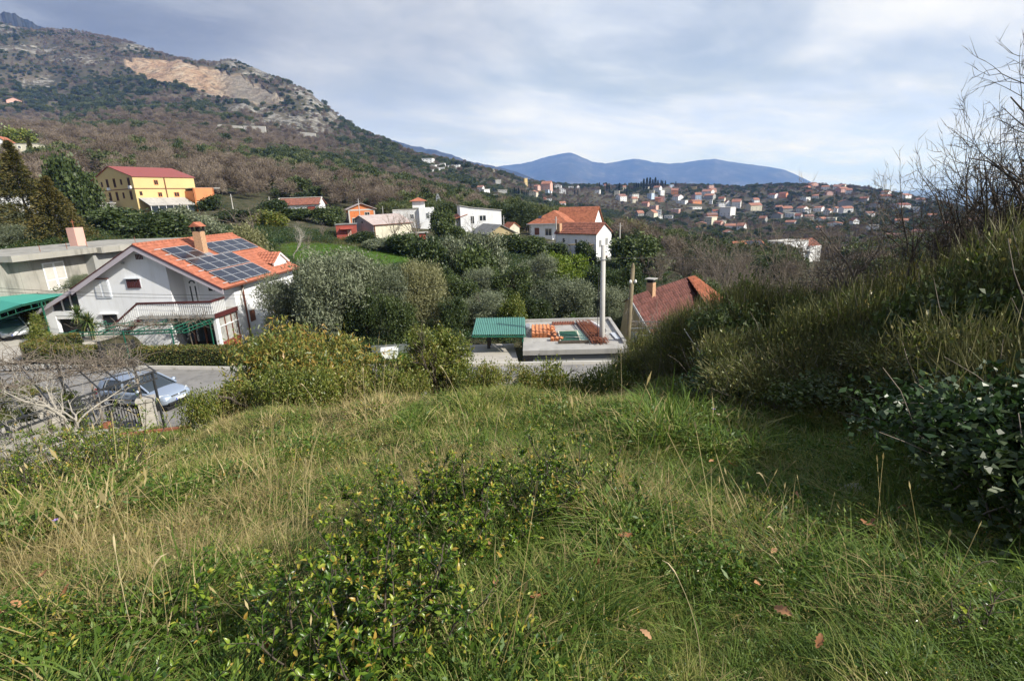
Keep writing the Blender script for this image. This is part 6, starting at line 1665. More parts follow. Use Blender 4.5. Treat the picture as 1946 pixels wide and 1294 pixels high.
# ------------------------------------------------------------------ poles and cables
pb_ = P(1143, 690, 32.5); ptz = topz(1147, 466, pb_[0], pb_[1])
po = thing('concrete_pole', 'pale round concrete utility pole at the corner of the garage roof', 'pole', (pb_[0], pb_[1], -11.0))
mb = MB(); mb.tube([(0, 0, -.5), (.04, 0, ptz + 11.0)], [.185, .135], 14); part('shaft', mb, M['pole'], po, True)
mb = MB(); mb.bar((-.22, -.1, ptz + 10.15), (.24, -.1, ptz + 10.15), .05); mb.lathe([(.0, 0), (.165, .0), (.165, .07), (.0, .07)], 12, (0.02, 0, ptz + 10.1)); part('bracket', mb, M['steel'], po)
wb_ = P(1189, 688, 32.3); wtz = topz(1199, 500, wb_[0], wb_[1])
wp = thing('wooden_pole', 'weathered wooden pole with porcelain insulator and hanging wire', 'pole', (wb_[0], wb_[1], -10.8))
mb = MB(); mb.tube([(0, 0, -.5), (.3, 0, wtz + 10.8 - .3)], [.16, .12], 10); mb.lathe([(.12, 0), (.10, .12), (.05, .3)], 8, (.3, 0, wtz + 10.5)); part('shaft', mb, M['wood'], wp, True)
mb = MB(); mb.lathe([(.04, 0), (.08, .04), (.08, .14), (.03, .2)], 8, (.45, -.1, wtz + 9.6)); mb.lathe([(.04, 0), (.08, .04), (.08, .14), (.03, .2)], 8, (.15, -.1, wtz + 9.6)); part('insulator', mb, M['pvc'], wp)
def cable(name, a, b_, sag, r, lab, n=24):
    a = np.array(a); b_ = np.array(b_); f = np.linspace(0, 1, n)[:, None]
    p = a * (1 - f) + b_ * f; p[:, 2] -= sag * 4 * (f[:, 0] * (1 - f[:, 0])); mb = MB(); mb.tube(p, r, 4, False)
    tag(link(name, mb.mesh(name, M['cable'])), lab, 'cable')
pt_ = np.array([pb_[0], pb_[1], ptz - .75])
cable('power_cable', pt_ + [-.2, 0, 0], P(520, 568, 40.0), .55, .014, 'upper dark cable from the concrete pole over the olives to the white house')
cable('power_cable', pt_ + [-.2, 0, -.3], P(520, 585, 40.5), 1.0, .009, 'lower thin cable from the concrete pole past the olives')
cable('power_cable', P(-40, 545, 37.5), P(560, 560, 36.0), .25, .014, 'upper of the two cables crossing the front of the white house')
cable('power_cable', P(-40, 552, 37.5), P(560, 566, 36.0), .25, .012, 'lower of the two cables crossing the front of the white house')
cable('power_cable', pt_ + [.2, 0, 0], P(1960, 430, 30), .6, .012, 'thin cable running from the concrete pole into the bare trees')
cable('guy_wire', P(1138, 520, 32.3), P(1134, 672, 32.2), -.0, .02, 'black cable hanging down beside the concrete pole')
# far poles
def thinpole(u, vt, vb, d, lab, mat='pole', r=.12, lamp=False):
    b_ = P(u, vb, d); tzz = topz(u, vt, b_[0], b_[1]); t = thing('distant_pole', lab, 'pole', (b_[0], b_[1], b_[2] - 1))
    mb = MB(); mb.tube([(0, 0, -1), (0, 0, tzz - b_[2] + 1)], [r, r * .75], 6); part('shaft', mb, M[mat], t)
    mb = MB(); mb.bar((-.5, 0, tzz - b_[2] + .4), (.5, 0, tzz - b_[2] + .4), .08); part('arm', mb, M['steel'], t)
thinpole(441, 369, 386, 128, 'short pale pole beside the grove above the bare tree')
thinpole(514, 374, 395, 132, 'leaning pale pole just before the long red roof')
thinpole(684, 378, 412, 122, 'grey pole standing in front of the brick house')
thinpole(728, 392, 408, 130, 'thin street lamp post behind the grey barn', r=.08)
thinpole(958, 410, 440, 122, 'pale post carrying a white meter box near the ochre outbuilding')
thinpole(1057, 412, 455, 112, 'pale pole rising before the hipped orange roof', r=.16)
thinpole(1178, 424, 451, 105, 'slim pale pole beyond the mottled roof house', r=.14)
# lattice pylon
b_ = P(834, 408, 152); tzz = topz(833.5, 369, b_[0], b_[1]) - b_[2]
py_ = thing('lattice_pylon', 'small galvanised lattice pylon behind the dark round tree', 'pylon', (b_[0], b_[1], b_[2] - 1), R(20))
def pw(z): return .75 if z < tzz * .55 else .75 * (1 - (z - tzz * .55) / (tzz * .5)) + .06
mb = MB(); zs = np.linspace(-1, tzz, 9)
for sx in (-1, 1):
    for sy in (-1, 1):
        for z0, z1 in zip(zs[:-1], zs[1:]): mb.bar((sx * pw(z0), sy * pw(z0), z0 + 1), (sx * pw(z1), sy * pw(z1), z1 + 1), .13)
part('legs', mb, M['steel'], py_)
mb = MB()
for z0, z1 in zip(zs[:-1], zs[1:]):
    for (a, c_) in (((-1, -1), (1, -1)), ((1, -1), (1, 1)), ((1, 1), (-1, 1)), ((-1, 1), (-1, -1))):
        mb.bar((a[0] * pw(z0), a[1] * pw(z0), z0 + 1), (c_[0] * pw(z1), c_[1] * pw(z1), z1 + 1), .08); mb.bar((c_[0] * pw(z0), c_[1] * pw(z0), z0 + 1), (a[0] * pw(z1), a[1] * pw(z1), z1 + 1), .08)
part('bracing', mb, M['steel'], py_)
mb = MB(); mb.bar((-2.6, 0, tzz * .55), (2.6, 0, tzz * .55), .16); mb.bar((-2.0, 0, tzz * .1), (2.0, 0, tzz * .1), .14); part('cross_arm', mb, M['steel'], py_)

# odds and ends behind the laurel bush
bx_ = P(741, 672, 33.0); mb = MB(); mb.box(-.5, .5, -.35, .35, 0, .55)
mb.box(-.55, .55, -.4, .4, .56, .64)
tag(link('white_box', mb.mesh('white_box', M['pvc']), None, (bx_[0], bx_[1], tz(bx_[0], bx_[1])), .2), 'small white lidded box standing behind the laurel bush', 'box')
bx_ = P(752, 662, 35.0); mb = MB(); mb.box(-1.6, 1.6, -.12, .12, -.3, .55)
tag(link('low_wall', mb.mesh('low_wall', M['steel']), None, (bx_[0], bx_[1], tz(bx_[0], bx_[1])), .05), 'low grey wall in the gap between laurel and ivy clad bush', 'wall')
# ------------------------------------------------------------------ trees that can be told apart
def place_px(u, vb, d):
    p = P(u, vb, d); return float(p[0]), float(p[1]), tz(p[0], p[1])


TREES = {}
def tree(name, label, kind, u, vt, vb, w, d, seed, cat='tree', group=None, mat=None, n=None, leaf=None):
    """a trunk with limbs and a crown of leaf sprays; height from where its top shows"""
    g = np.random.default_rng(seed); x, y, z = place_px(u, vb, d)
    if 38 < d < 90 and vb > 500:
        p = sight_ground(u, vb, 20)
        if p is not None: x, y, z = float(p[0]), float(p[1]), float(p[2]); d = float(p @ CF)
    H = max(1.2, topz(u, vt, x, y) - z); Rr = w * d / FPX / 2 * 1.16
    t = thing(name, label, cat, (x, y, z), 0, group)
    K_ = {'olive': dict(m='f_olive', n=30000, L=.18, W=.055, k=20, jit=1.0, up=.65, c=1500), 'dark': dict(m='f_dark', n=14000, L=.24, W=.13, k=12, jit=1.0, up=.25, c=600),
          'shrub': dict(m='f_shrub', n=9000, L=.13, W=.06, k=12, jit=1.0, up=.35, c=500), 'bamboo': dict(m='f_bamboo', n=9000, L=.30, W=.07, k=8, jit=.8, up=.7, c=500),
          'laurel': dict(m='f_laurel', n=11000, L=.17, W=.052, k=18, jit=.9, up=.5, c=1900)}[kind]
    m_ = M[mat or K_['m']]; n = n or K_['n']; L = leaf or K_['L']
    far = d > 62; share = kind in ('olive', 'dark') or group == 'low green shrubs along the brow of the meadow'
    R0, H0 = (Rr, H) if not share else ((3.4, 5.0) if kind in ('olive', 'dark') else (.8, .95))
    key = (kind, m_.name, n if not share else 0, leaf, far, seed % (3 if far else 4)) if share else None
    if key not in TREES or not share:
        g = np.random.default_rng(seed)
        dens = (2.0 if far else 1.0) if kind != 'laurel' else 1.0     # far crowns: larger sprays, fewer of them
        n = int((K_['n'] if share and kind != 'shrub' else n) / dens); L = L * dens ** 0.7; Wd = K_['W'] / K_['L'] * L * (1 + .4 * (dens > 1))
        blobs = []; low = .16 if kind in ('olive', 'dark') else .0
        for i in range(K_['k']):
            a = g.random() * 6.28; rr_ = R0 * (.15 + .52 * g.random() ** .7); hz = H0 * (low + (.80 - low) * g.random())
            taper = 1 - .45 * max(0, (hz / H0 - .5)) * 2 if i else .5
            br = R0 * ((.24 if kind == 'olive' else .32) + .20 * g.random()); blobs.append((rr_ * math.cos(a) * taper, rr_ * math.sin(a) * taper, hz, br, br, br * (.95 + .5 * g.random())))
        B = np.array(blobs); sc_ = H0 / (B[:, 2] + B[:, 5]).max(); B[:, 2] *= sc_; B[:, 5] *= sc_
        ext = (np.hypot(B[:, 0], B[:, 1]) + B[:, 3]).max(); B[:, [0, 1, 3, 4]] *= R0 / ext
        B[:, 2] = np.maximum(B[:, 2], B[:, 5] * .75)
        cm = crown_mesh('crown', m_, B, n, L, Wd, g, K_['up'], K_['jit'], .35, clumps=K_['c'])
        V, Fq = bare_tree(g, [(0, 0, -.4), (g.normal() * .12, g.normal() * .12, H0 * .28), (g.normal() * .3, g.normal() * .3, H0 * .62)], max(.06, .045 * H0), [(6, H0 * .45, .65, .35), (4, H0 * .25, .6, .3)])
        TREES[key] = (cm, npmesh('trunk', V, Fq, M['bark_dark'], smooth=True))
    cm, tm_ = TREES[key]; s3 = (Rr / R0, Rr / R0, H / H0)
    t.rotation_euler.z = float(g.random() * 6.28) if share else 0.0
    for nm, me in (('crown', cm), ('trunk', tm_)): link(nm, me, t, scale=s3 if share else None)
    return t


def baretree(name, label, u, vt, vb, w, d, seed, r0=None, mat='bark', lean=(0, 0), levels=None, trunkf=.55, group=None, wig=.16, trop=.10, cat='tree', base=None, rk=.62, rmin=.0022):
    g = np.random.default_rng(seed); x, y, z = place_px(u, vb, d) if base is None else (base[0], base[1], tz(base[0], base[1]))
    H = topz(u, vt, x, y) - z if base is None else vt; Rr = w * d / FPX / 2 if base is None else w
    t = thing(name, label, cat, (x, y, z), 0, group)
    if group in ('leafless brush beyond the brown tile roof', 'leafless brush of the shaded thicket'):
        key = (group, seed % 3)
        if key not in TREES:
            V, Fq = bare_tree(g, [(0, 0, -.1), (0, 0, .15), (0, 0, .28)], .018, [(10, .62, .55, .05), (7, .34, .6, .1), (6, .17, .6, .15), (3, .08, .6, .2)], wig=.2, trop=.06, rk=.66, rmin=.0011 if 'thicket' in group else .0016)
            V[:, 2] /= np.percentile(V[:, 2], 99.8); V[:, :2] /= np.percentile(np.hypot(V[:, 0], V[:, 1]), 97); TREES[key] = npmesh('branches', V, Fq, M[mat], smooth=True)
        t.rotation_euler.z = seed * 1.3; t.scale = (Rr, Rr, H); link('branches', TREES[key], t); return t
    lv = levels or [(7, H * .52, .62, .25), (6, H * .24, .6, .2), (5, H * .12, .6, .2), (3, H * .06, .6, .2)]
    r0 = r0 or .02 * H
    V, Fq = bare_tree(g, [(0, 0, -.3), (lean[0] * .4, lean[1] * .4, H * trunkf * .5), (lean[0], lean[1], H * trunkf)], r0, lv, wig=wig, trop=trop, rk=rk, rmin=rmin)
    # spread to the width seen
    k = min(1.6, max(.6, Rr / (np.percentile(np.hypot(V[:, 0], V[:, 1]), 97) + 1e-6))); V[:, :2] *= (1 + (k - 1) * np.clip(V[:, 2:3] / (H * .4), 0, 1))
    top = np.percentile(V[:, 2], 99.9); V[:, 2] *= np.where(V[:, 2] > 0, H / top, 1)
    link('branches', npmesh('branches', V, Fq, M[mat], smooth=True), t)
    return t


og = 'silvery olive trees in the hollow'
for u_, vt_, vb_, w_, lab_ in ((-10, 722, 800, 90, 'garden shrub at the edge of the picture under the pergola'), (45, 715, 792, 80, 'leafy garden shrub in the middle of the pergola bed'), (92, 722, 785, 60, 'dark garden shrub next to the stone gatepost'), (140, 738, 785, 50, 'low garden shrub just behind the iron gate')):
    tree('garden_shrub', lab_, 'shrub', u_, vt_, vb_, w_, 20.6, 78 + abs(u_), 'bush', n=4500, leaf=.075)
tree('climbing_shrub', 'green climbing shrub around the awning post beside the garage', 'shrub', 76, 592, 652, 42, 36.5, 77, 'bush', n=4000, leaf=.11)
tree('olive_tree', 'broad silvery olive tree hiding the far corner of the white house', 'olive', 560, 512, 645, 130, 42, 1, group=og)
tree('olive_tree', 'tallest silvery olive tree, rising between the white house and the laurel bush', 'olive', 655, 468, 645, 190, 45, 2, group=og, n=20000)
tree('olive_tree', 'silvery olive tree right behind the top of the laurel bush', 'olive', 735, 492, 640, 120, 47, 3, group=og)
tree('olive_tree', 'yellowish olive tree next to the tallest one, behind the bramble bush', 'olive', 800, 492, 630, 120, 49, 4, group=og, mat='f_oliveY')
tree('olive_tree', 'grey olive tree just below the dark round tree', 'olive', 850, 452, 530, 80, 86, 5, group=og)
tree('olive_tree', 'large grey olive tree below the ochre outbuilding', 'olive', 920, 438, 545, 100, 84, 6, group=og, n=18000)
tree('olive_tree', 'smaller olive tree in the middle of the hollow', 'olive', 922, 506, 575, 85, 66, 7, group=og)
tree('olive_tree', 'low spreading olive tree behind the green carport', 'olive', 925, 550, 630, 130, 53, 8, group=og)
tree('olive_tree', 'grey olive tree beside the yellow green thicket', 'olive', 1018, 478, 560, 85, 80, 9, group=og)
tree('olive_tree', 'rounded pale olive tree behind the flat garage roof', 'olive', 1078, 526, 630, 135, 52, 10, group=og, n=18000)
tree('olive_tree', 'grey olive tree behind the concrete pole', 'olive', 1160, 540, 630, 90, 58, 11, group=og)
tree('olive_tree', 'small olive tree between the two poles', 'olive', 1172, 575, 640, 60, 50, 12, group=og)
tree('olive_tree', 'olive shrub on the terrace before the grey barn', 'olive', 735, 452, 490, 85, 92, 13, group=og)
tree('olive_tree', 'rounded olive tree below the yellow house', 'olive', 365, 393, 460, 110, 82, 14, group=og)
tree('olive_tree', 'grey green olive tree behind the ridge of the solar roof', 'olive', 470, 428, 510, 95, 64, 15, group=og, mat='f_oliveY')
tree('olive_tree', 'olive tree against the edge of the picture behind the concrete house', 'olive', 18, 420, 490, 100, 62, 16, group=og)
tree('olive_tree', 'grey olive tree at the foot of the tall conifer', 'olive', 40, 388, 470, 90, 76, 17, group=og)
tree('olive_bush', 'small olive bush leaning over the terrace of the concrete house', 'olive', 160, 520, 560, 46, 47, 18)
tree('yellow_green_thicket', 'bright yellow green bushy thicket in the hollow', 'bamboo', 1062, 486, 545, 62, 82, 19, 'bush')
tree('yellow_green_thicket', 'smaller bright yellow green bush below the mottled roof house', 'bamboo', 1098, 492, 545, 50, 80, 20, 'bush')
dg = 'dark evergreen trees between the houses'
for i, (u, vt, vb, w, d, lab) in enumerate((
        (843, 402, 455, 44, 112, 'dark round evergreen tree beside the lattice pylon'), (874, 430, 465, 34, 104, 'dark bush by the corner of the white modern house'),
        (575, 396, 440, 60, 122, 'green bushy tree before the long red roof'), (628, 394, 440, 52, 120, 'rounded evergreen tree between the long red roof and the brick house'),
        (1000, 450, 510, 80, 96, 'dark evergreen below the garden wall'), (962, 446, 505, 60, 96, 'dark tree by the ochre outbuilding'), (1050, 462, 515, 60, 100, 'dark shrubbery under the quoined house'),
        (1112, 460, 515, 40, 98, 'dark shrub at the foot of the mottled roof house'), (1205, 424, 470, 46, 125, 'dark tree near the slim pale pole'), (1215, 452, 530, 100, 95, 'brownish evergreen beyond the mottled roof house'),
        (230, 395, 460, 120, 78, 'wide evergreen behind the concrete house chimney'), (305, 405, 470, 100, 76, 'yellow green evergreen below the glazed veranda'), (150, 300, 400, 76, 95, 'tall bright evergreen beside the yellow house'),
        (205, 330, 400, 70, 140, 'dark tree touching the yellow gable'), (40, 245, 300, 60, 220, 'yellow green tree near the peeling cream house'), (1285, 545, 640, 90, 60, 'green shrubby tree over the brown tile house'),
        (1330, 520, 610, 80, 66, 'dark green shrub behind the brown tile roof'), (1240, 556, 630, 70, 58, 'green creeper covered shrub behind the wooden pole'), (450, 400, 440, 80, 110, 'dark trees beside the pale pole'),
        (690, 440, 470, 60, 97, 'dark shrub under the grey gable'), (780, 445, 490, 80, 90, 'green shrub before the red kiosk'), (395, 372, 430, 60, 135, 'green tree at the stair of the yellow house'), (970, 560, 640, 60, 58, 'dark green undergrowth tree in the middle of the hollow'),
        (860, 560, 640, 70, 56, 'shady green tree between the olives'), (505, 400, 450, 70, 100, 'green grey tree behind the leafless tree'), (520, 380, 430, 60, 122, 'evergreen at the edge of the brown wood'),
        (700, 520, 650, 80, 45, 'dark evergreen showing between the tallest olive and its neighbour'), (835, 500, 600, 70, 60, 'dark evergreen behind the yellowish olive'), (880, 520, 610, 80, 58, 'dark green tree between the middle olives'), (975, 505, 590, 80, 60, 'dark tree in the shade right of the middle olive'),
        (1015, 560, 620, 70, 50, 'dark shrubby tree in front of the rounded pale olive'), (1130, 500, 590, 80, 62, 'dark evergreen behind the concrete pole'), (1190, 500, 600, 70, 60, 'dark shrubby tree behind the wooden pole top'), (760, 560, 660, 80, 44, 'dark green tree at the back of the laurel'),
        (900, 470, 560, 90, 72, 'dark evergreen behind the grey olives'), (820, 455, 540, 70, 80, 'dark evergreen above the yellowish olive'), (1045, 520, 600, 60, 55, 'dark evergreen between the olives near the thicket'))):
    tree('evergreen_tree', lab, 'dark', u, vt, vb, w, d, 60 + i, group=dg, n=9000, mat='f_shrub' if i in (8, 9, 15, 17, 14, 22, 24) and i not in (9,) else None)


def conifer(label, u, vt, vb, w, d, seed):
    g = np.random.default_rng(seed); x, y, z = place_px(u, vb, d); H = topz(u, vt, x, y) - z; Rr = w * d / FPX / 2
    t = thing('conifer_tree', label, 'tree', (x, y, z), 0, 'tall bronze green conifers')
    n = 420; hz = H * (.06 + .92 * g.random(n) ** .85); rad = Rr * (1 - hz / H) ** 1.1 * (.75 + .4 * g.random(n)); a = g.random(n) * 6.28
    m = 30; f = g.random((n, m)) ** .6
    ex = np.stack([np.cos(a), np.sin(a)], -1)
    base = np.stack([ex[:, None, 0] * rad[:, None] * f, ex[:, None, 1] * rad[:, None] * f, hz[:, None] + rad[:, None] * (.10 * f - .28 * f * f)], -1)
    C = base.reshape(-1, 3) + g.normal(size=(n * m, 3)) * .11
    D = np.repeat(np.concatenate([ex, np.full((n, 1), .15)], 1), m, 0) + g.normal(size=(n * m, 3)) * .45
    V, Fq = leaves(C, D, .34 * (.6 + .8 * g.random(n * m)), .13, g)
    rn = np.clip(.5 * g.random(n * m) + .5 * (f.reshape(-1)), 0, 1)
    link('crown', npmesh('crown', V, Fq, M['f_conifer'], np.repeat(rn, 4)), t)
    mb = MB(); mb.tube([(0, 0, -.5), (0, 0, H * .9)], [.22, .03], 7); part('trunk', mb, M['bark_dark'], t, True)
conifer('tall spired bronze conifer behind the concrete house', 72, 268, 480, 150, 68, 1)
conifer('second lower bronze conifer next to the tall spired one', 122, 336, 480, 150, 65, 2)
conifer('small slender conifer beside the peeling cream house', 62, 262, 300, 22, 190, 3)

# leafless trees in the middle distance
baretree('leafless_tree', 'large pale leafless tree behind the solar roof', 488, 376, 485, 130, 78, 101, mat='bark', trunkf=.35, wig=.2)
baretree('leafless_tree', 'pale leafless tree with forked leaning trunk at the edge of the lawn', 556, 418, 500, 110, 72, 102, mat='bark_pale', trunkf=.4, lean=(1.5, 0), wig=.2)
baretree('leafless_tree', 'small round leafless tree on the bright lawn', 586, 440, 478, 62, 80, 103, mat='bark', trunkf=.3)
baretree('leafless_tree', 'leafless tree in front of the cream barn wall', 752, 392, 458, 60, 97, 104, mat='bark', trunkf=.35)
baretree('leafless_tree', 'broad leafless tree before the white cubic house', 790, 388, 460, 80, 99, 105, mat='bark', trunkf=.3)
baretree('leafless_tree', 'thin leafless tree against the white modern wall', 898, 400, 445, 44, 112, 106, mat='bark', trunkf=.4)
baretree('leafless_tree', 'reddish leafless shrub in the middle of the hollow', 998, 528, 605, 60, 60, 107, mat='bark', trunkf=.3)
baretree('leafless_tree', 'leafless shrub beside the red shed', 615, 420, 460, 60, 96, 108, mat='bark', trunkf=.3)
baretree('leafless_tree', 'leafless bush at the corner of the grey gable', 690, 432, 466, 50, 96, 109, mat='bark', trunkf=.3)
for i, (u, vt, w, d) in enumerate(((1250, 470, 90, 88), (1300, 455, 110, 80), (1355, 440, 130, 76), (1400, 465, 110, 70), (1345, 500, 120, 60), (1400, 500, 120, 56), (1440, 505, 100, 62), (1275, 520, 90, 66), (1620, 505, 120, 60), (1690, 490, 120, 55), (1500, 530, 90, 60))):
    baretree('leafless_tree', 'brown leafless brush tree in the thicket beyond the brown tile roof', u, vt, 600, w, d, 120 + i, mat='bark', trunkf=.22, group='leafless brush beyond the brown tile roof', wig=.2,
             levels=[(12, 4.6 * d / 70, .5, .1), (8, 2.0, .5, .15), (6, 1.1, .5, .2), (3, .5, .5, .2)], r0=.09)
# cypress rows in the village
cg = np.random.default_rng(31)
cyp = []
g_ = np.random.default_rng(32); n = 500
C = np.stack([g_.normal(size=n) * .2, g_.normal(size=n) * .2, g_.random(n)], -1)
for k in range(3):
    q = np.random.default_rng(40 + k); n = 420; hz = q.random(n); rad = .085 * np.sqrt(np.clip(np.sin(np.pi * np.clip(hz * .93 + .07, 0, 1)), 0, 1)) * (.8 + .4 * q.random(n)); a = q.random(n) * 6.28
    Cc = np.stack([np.cos(a) * rad, np.sin(a) * rad, hz * .94], -1); Dd = np.stack([np.cos(a) * .3, np.sin(a) * .3, np.ones(n)], -1) + q.normal(size=(n, 3)) * .2
    V, Fq = leaves(Cc, Dd, .10, .05, q); cyp.append(npmesh('crown', V, Fq, M['f_cypress'], np.repeat(q.random(n), 4)))
ct = MB(); ct.tube([(0, 0, -.05), (0, 0, .3)], .015, 5); ctm = ct.mesh('trunk', M['bark_dark'])
CY = [(1098, 372, 10), (1092, 371, 9), (1119, 360, 8), (1139, 360, 12), (1153, 365, 15), (1158, 366, 13), (1177, 368, 18), (1187, 370, 12), (1191, 372, 14), (1205, 362, 12), (1209, 363, 14), (1213, 362, 13), (1218, 361, 14), (1223, 362, 20), (1229, 362, 22), (1235, 362, 22), (1240, 361, 18),
      (1245, 360, 21), (1250, 360, 16), (1256, 359, 15), (1259, 358, 13), (1264, 359, 14), (1275, 352, 10), (1279, 347, 8), (1284, 356, 10), (1303, 352, 8), (1313, 353, 9), (1001, 376, 12), (1004, 375, 11), (986, 376, 17), (978, 374, 16), (992, 377, 15), (982, 375, 14), (1589, 375, 10), (1504, 384, 11), (1033, 340, 8), (952, 330, 7), (1009, 360, 9), (970, 376, 13), (996, 378, 12)]
for i, (u, vb, hpx) in enumerate(CY):
    p = sight_ground(u, vb, 120)
    if p is None: continue
    H = hpx * (p @ CF) / FPX
    ro = thing('cypress_tree', 'slender dark cypress among the houses of the hill village', 'tree', tuple(p), cg.random() * 6, 'dark cypresses of the hill village', (H * .9, H * .9, H * 1.05))
    link('crown', cyp[i % 3], ro); link('trunk', ctm, ro)

# ------------------------------------------------------------------ bushes on the bank
tree('laurel_bush', 'large laurel bush with orange tinted young leaves beside the lane', 'laurel', 618, 598, 740, 285, 18.2, 201, 'bush', n=44000)
tree('bramble_bush', 'tangled bush overgrown with ivy next to the laurel', 'shrub', 838, 618, 740, 150, 17.5, 202, 'bush', n=26000, leaf=.10, mat='f_shrub')
baretree('dry_bush', 'dry brown stems standing out of the ivy clad bush', 820, 600, 735, 130, 17.6, 203, mat='bark', trunkf=.25, levels=[(14, 1.8, .5, .05), (7, .8, .5, .1), (5, .4, .5, .1)], r0=.05, cat='bush')
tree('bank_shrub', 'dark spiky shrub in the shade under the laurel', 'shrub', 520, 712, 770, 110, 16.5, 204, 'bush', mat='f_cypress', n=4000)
bk = 'low green shrubs along the brow of the meadow'
BS = [(430, 752, 800, 80, 13.2), (480, 740, 800, 90, 13), (540, 748, 800, 80, 12.6), (600, 752, 790, 90, 12.8), (660, 745, 785, 90, 13.2), (720, 742, 780, 90, 13.4), (780, 735, 775, 70, 13.6), (930, 712, 760, 60, 14.5), (985, 690, 755, 70, 15.2), (1035, 668, 750, 90, 16.5), (1085, 712, 755, 80, 15), (1130, 722, 760, 80, 14.5), (1180, 690, 755, 90, 15.5), (1230, 680, 755, 90, 15.5), (900, 690, 755, 60, 16), (385, 770, 820, 60, 12)]
for i, (u, vt, vb, w, d) in enumerate(BS):
    tree('bank_shrub', 'low yellowish green shrub on the brow of the meadow above the lane', 'shrub', u, vt, vb, w * 1.2, d, 210 + i, 'bush', bk, n=3800, leaf=.065, mat='f_shrub')

# ------------------------------------------------------------------ foreground leafy shrubs
def leafy(name, label, base, Rr, H, n, leaf, seed, mat='f_privet', nst=26, group=None):
    """upright shoots carrying pairs of glossy leaves, youngest leaves at the tips"""
    g = np.random.default_rng(seed); x, y = base; z = tz(x, y); t = thing(name, label, 'bush', (x, y, z), 0, group)
    st = np.zeros((nst, 3)); st[:, :2] = g.normal(size=(nst, 2)) * Rr * .38; st[:, 2] = -.02
    d0 = np.concatenate([st[:, :2] / Rr * .75 + g.normal(size=(nst, 2)) * .15, np.ones((nst, 1))], 1)
    Pb, rb = branch_level(g, st, d0, H * (.65 + .45 * g.random(nst)), np.full(nst, .0045 + .004 * H), 7, .12, .04, .4)
    # side shoots
    n = int(n * (3.2 if group == pv and H < .7 else 2.4)) if n > 100 else n; nc = 11; bi = np.repeat(np.arange(nst), nc); f = .12 + .86 * g.random(nst * nc); xk = f * 6; k = np.minimum(xk.astype(int), 5); w_ = (xk - k)[:, None]
    s2 = Pb[bi, k] * (1 - w_) + Pb[bi, k + 1] * w_; d2 = g.normal(size=(nst * nc, 3)) * [.8, .8, .3] + [0, 0, .55]
    Pc, rc = branch_level(g, s2, d2, H * .28 * (.5 + g.random(nst * nc)), np.full(nst * nc, .0028), 5, .15, .08, .5)
    V1, F1 = tubes(Pb, rb, 5); V2, F2 = tubes(Pc, rc, 3)
    link('stems', npmesh('stems', np.concatenate([V1, V2]), np.concatenate([F1, F2 + len(V1)]), M['bark_dark']), t)
    tot = np.concatenate([Pb[:, 2:].reshape(-1, 3), Pc.reshape(-1, 3)]); 
    ii = g.integers(0, nst * nc, n); f = g.random(n) ** .7; xk = f * 4; k = np.minimum(xk.astype(int), 3); w_ = (xk - k)[:, None]
    C = Pc[ii, k] * (1 - w_) + Pc[ii, k + 1] * w_; T = unit(Pc[ii, k + 1] - Pc[ii, k])
    a = unit(np.cross(T, g.normal(size=(n, 3)))); D = a * .85 + T * .75 + np.array([0, 0, .12]); U = np.tile([0, 0, 1.0], (n, 1)) + g.normal(size=(n, 3)) * .3 + T * .6
    L = leaf * .95 * (.55 + .7 * g.random(n)) * (1.05 - .25 * f)
    V, Ft = oval_leaves(C, D, U, L, L * .42)
    rn = np.clip(.16 + .5 * f * g.random(n) + .16 * g.normal(size=n) + .42 * (f > .93), 0, 1)
    link('leaves', npmesh('leaves', V, Ft, M[mat], np.repeat(rn, 8), smooth=True), t); return t
pv = 'glossy leaved shrubs in the meadow'
def gpx(u, v, d): p = P(u, v, d); return (float(p[0]), float(p[1]))
leafy('leafy_shrub', 'glossy leaved shrub at the lower edge of the meadow, the nearest of all', gpx(665, 1240, 2.15), .52, .50, 2300, .042, 301, group=pv, nst=34)
leafy('leafy_shrub', 'glossy leaved shrub just behind the nearest one, among tall grass', gpx(720, 1090, 2.75), .42, .46, 1700, .040, 302, group=pv)
leafy('leafy_shrub', 'wide glossy leaved shrub in the middle of the meadow', gpx(880, 990, 3.6), .58, .46, 2600, .038, 303, group=pv, nst=36)
leafy('leafy_shrub', 'rounded glossy leaved shrub with a dark hollow beside the wide one', gpx(1040, 975, 3.9), .48, .50, 2200, .036, 304, group=pv, nst=30)
leafy('leafy_shrub', 'yellow green shrub on the brow near the bare fig tree', gpx(195, 950, 6.7), .74, .98, 3800, .040, 305, group=pv, nst=44)
leafy('leafy_shrub', 'yellow green shrub cut by the edge of the picture below the fig tree', gpx(10, 995, 6.0), .52, .72, 2200, .040, 306, group=pv, nst=30)
leafy('leafy_shrub', 'low yellow green seedling shrub between the two larger ones on the brow', gpx(95, 985, 6.4), .35, .42, 900, .038, 307, group=pv, nst=18)
leafy('seedling', 'small pale leaved seedling at the lower corner of the meadow', gpx(1835, 1275, 2.2), .06, .22, 16, .05, 308, nst=3)
leafy('seedling', 'small leafy seedling beside the nearest shrub in low grass', gpx(935, 1225, 2.25), .10, .2, 60, .036, 309, nst=5)

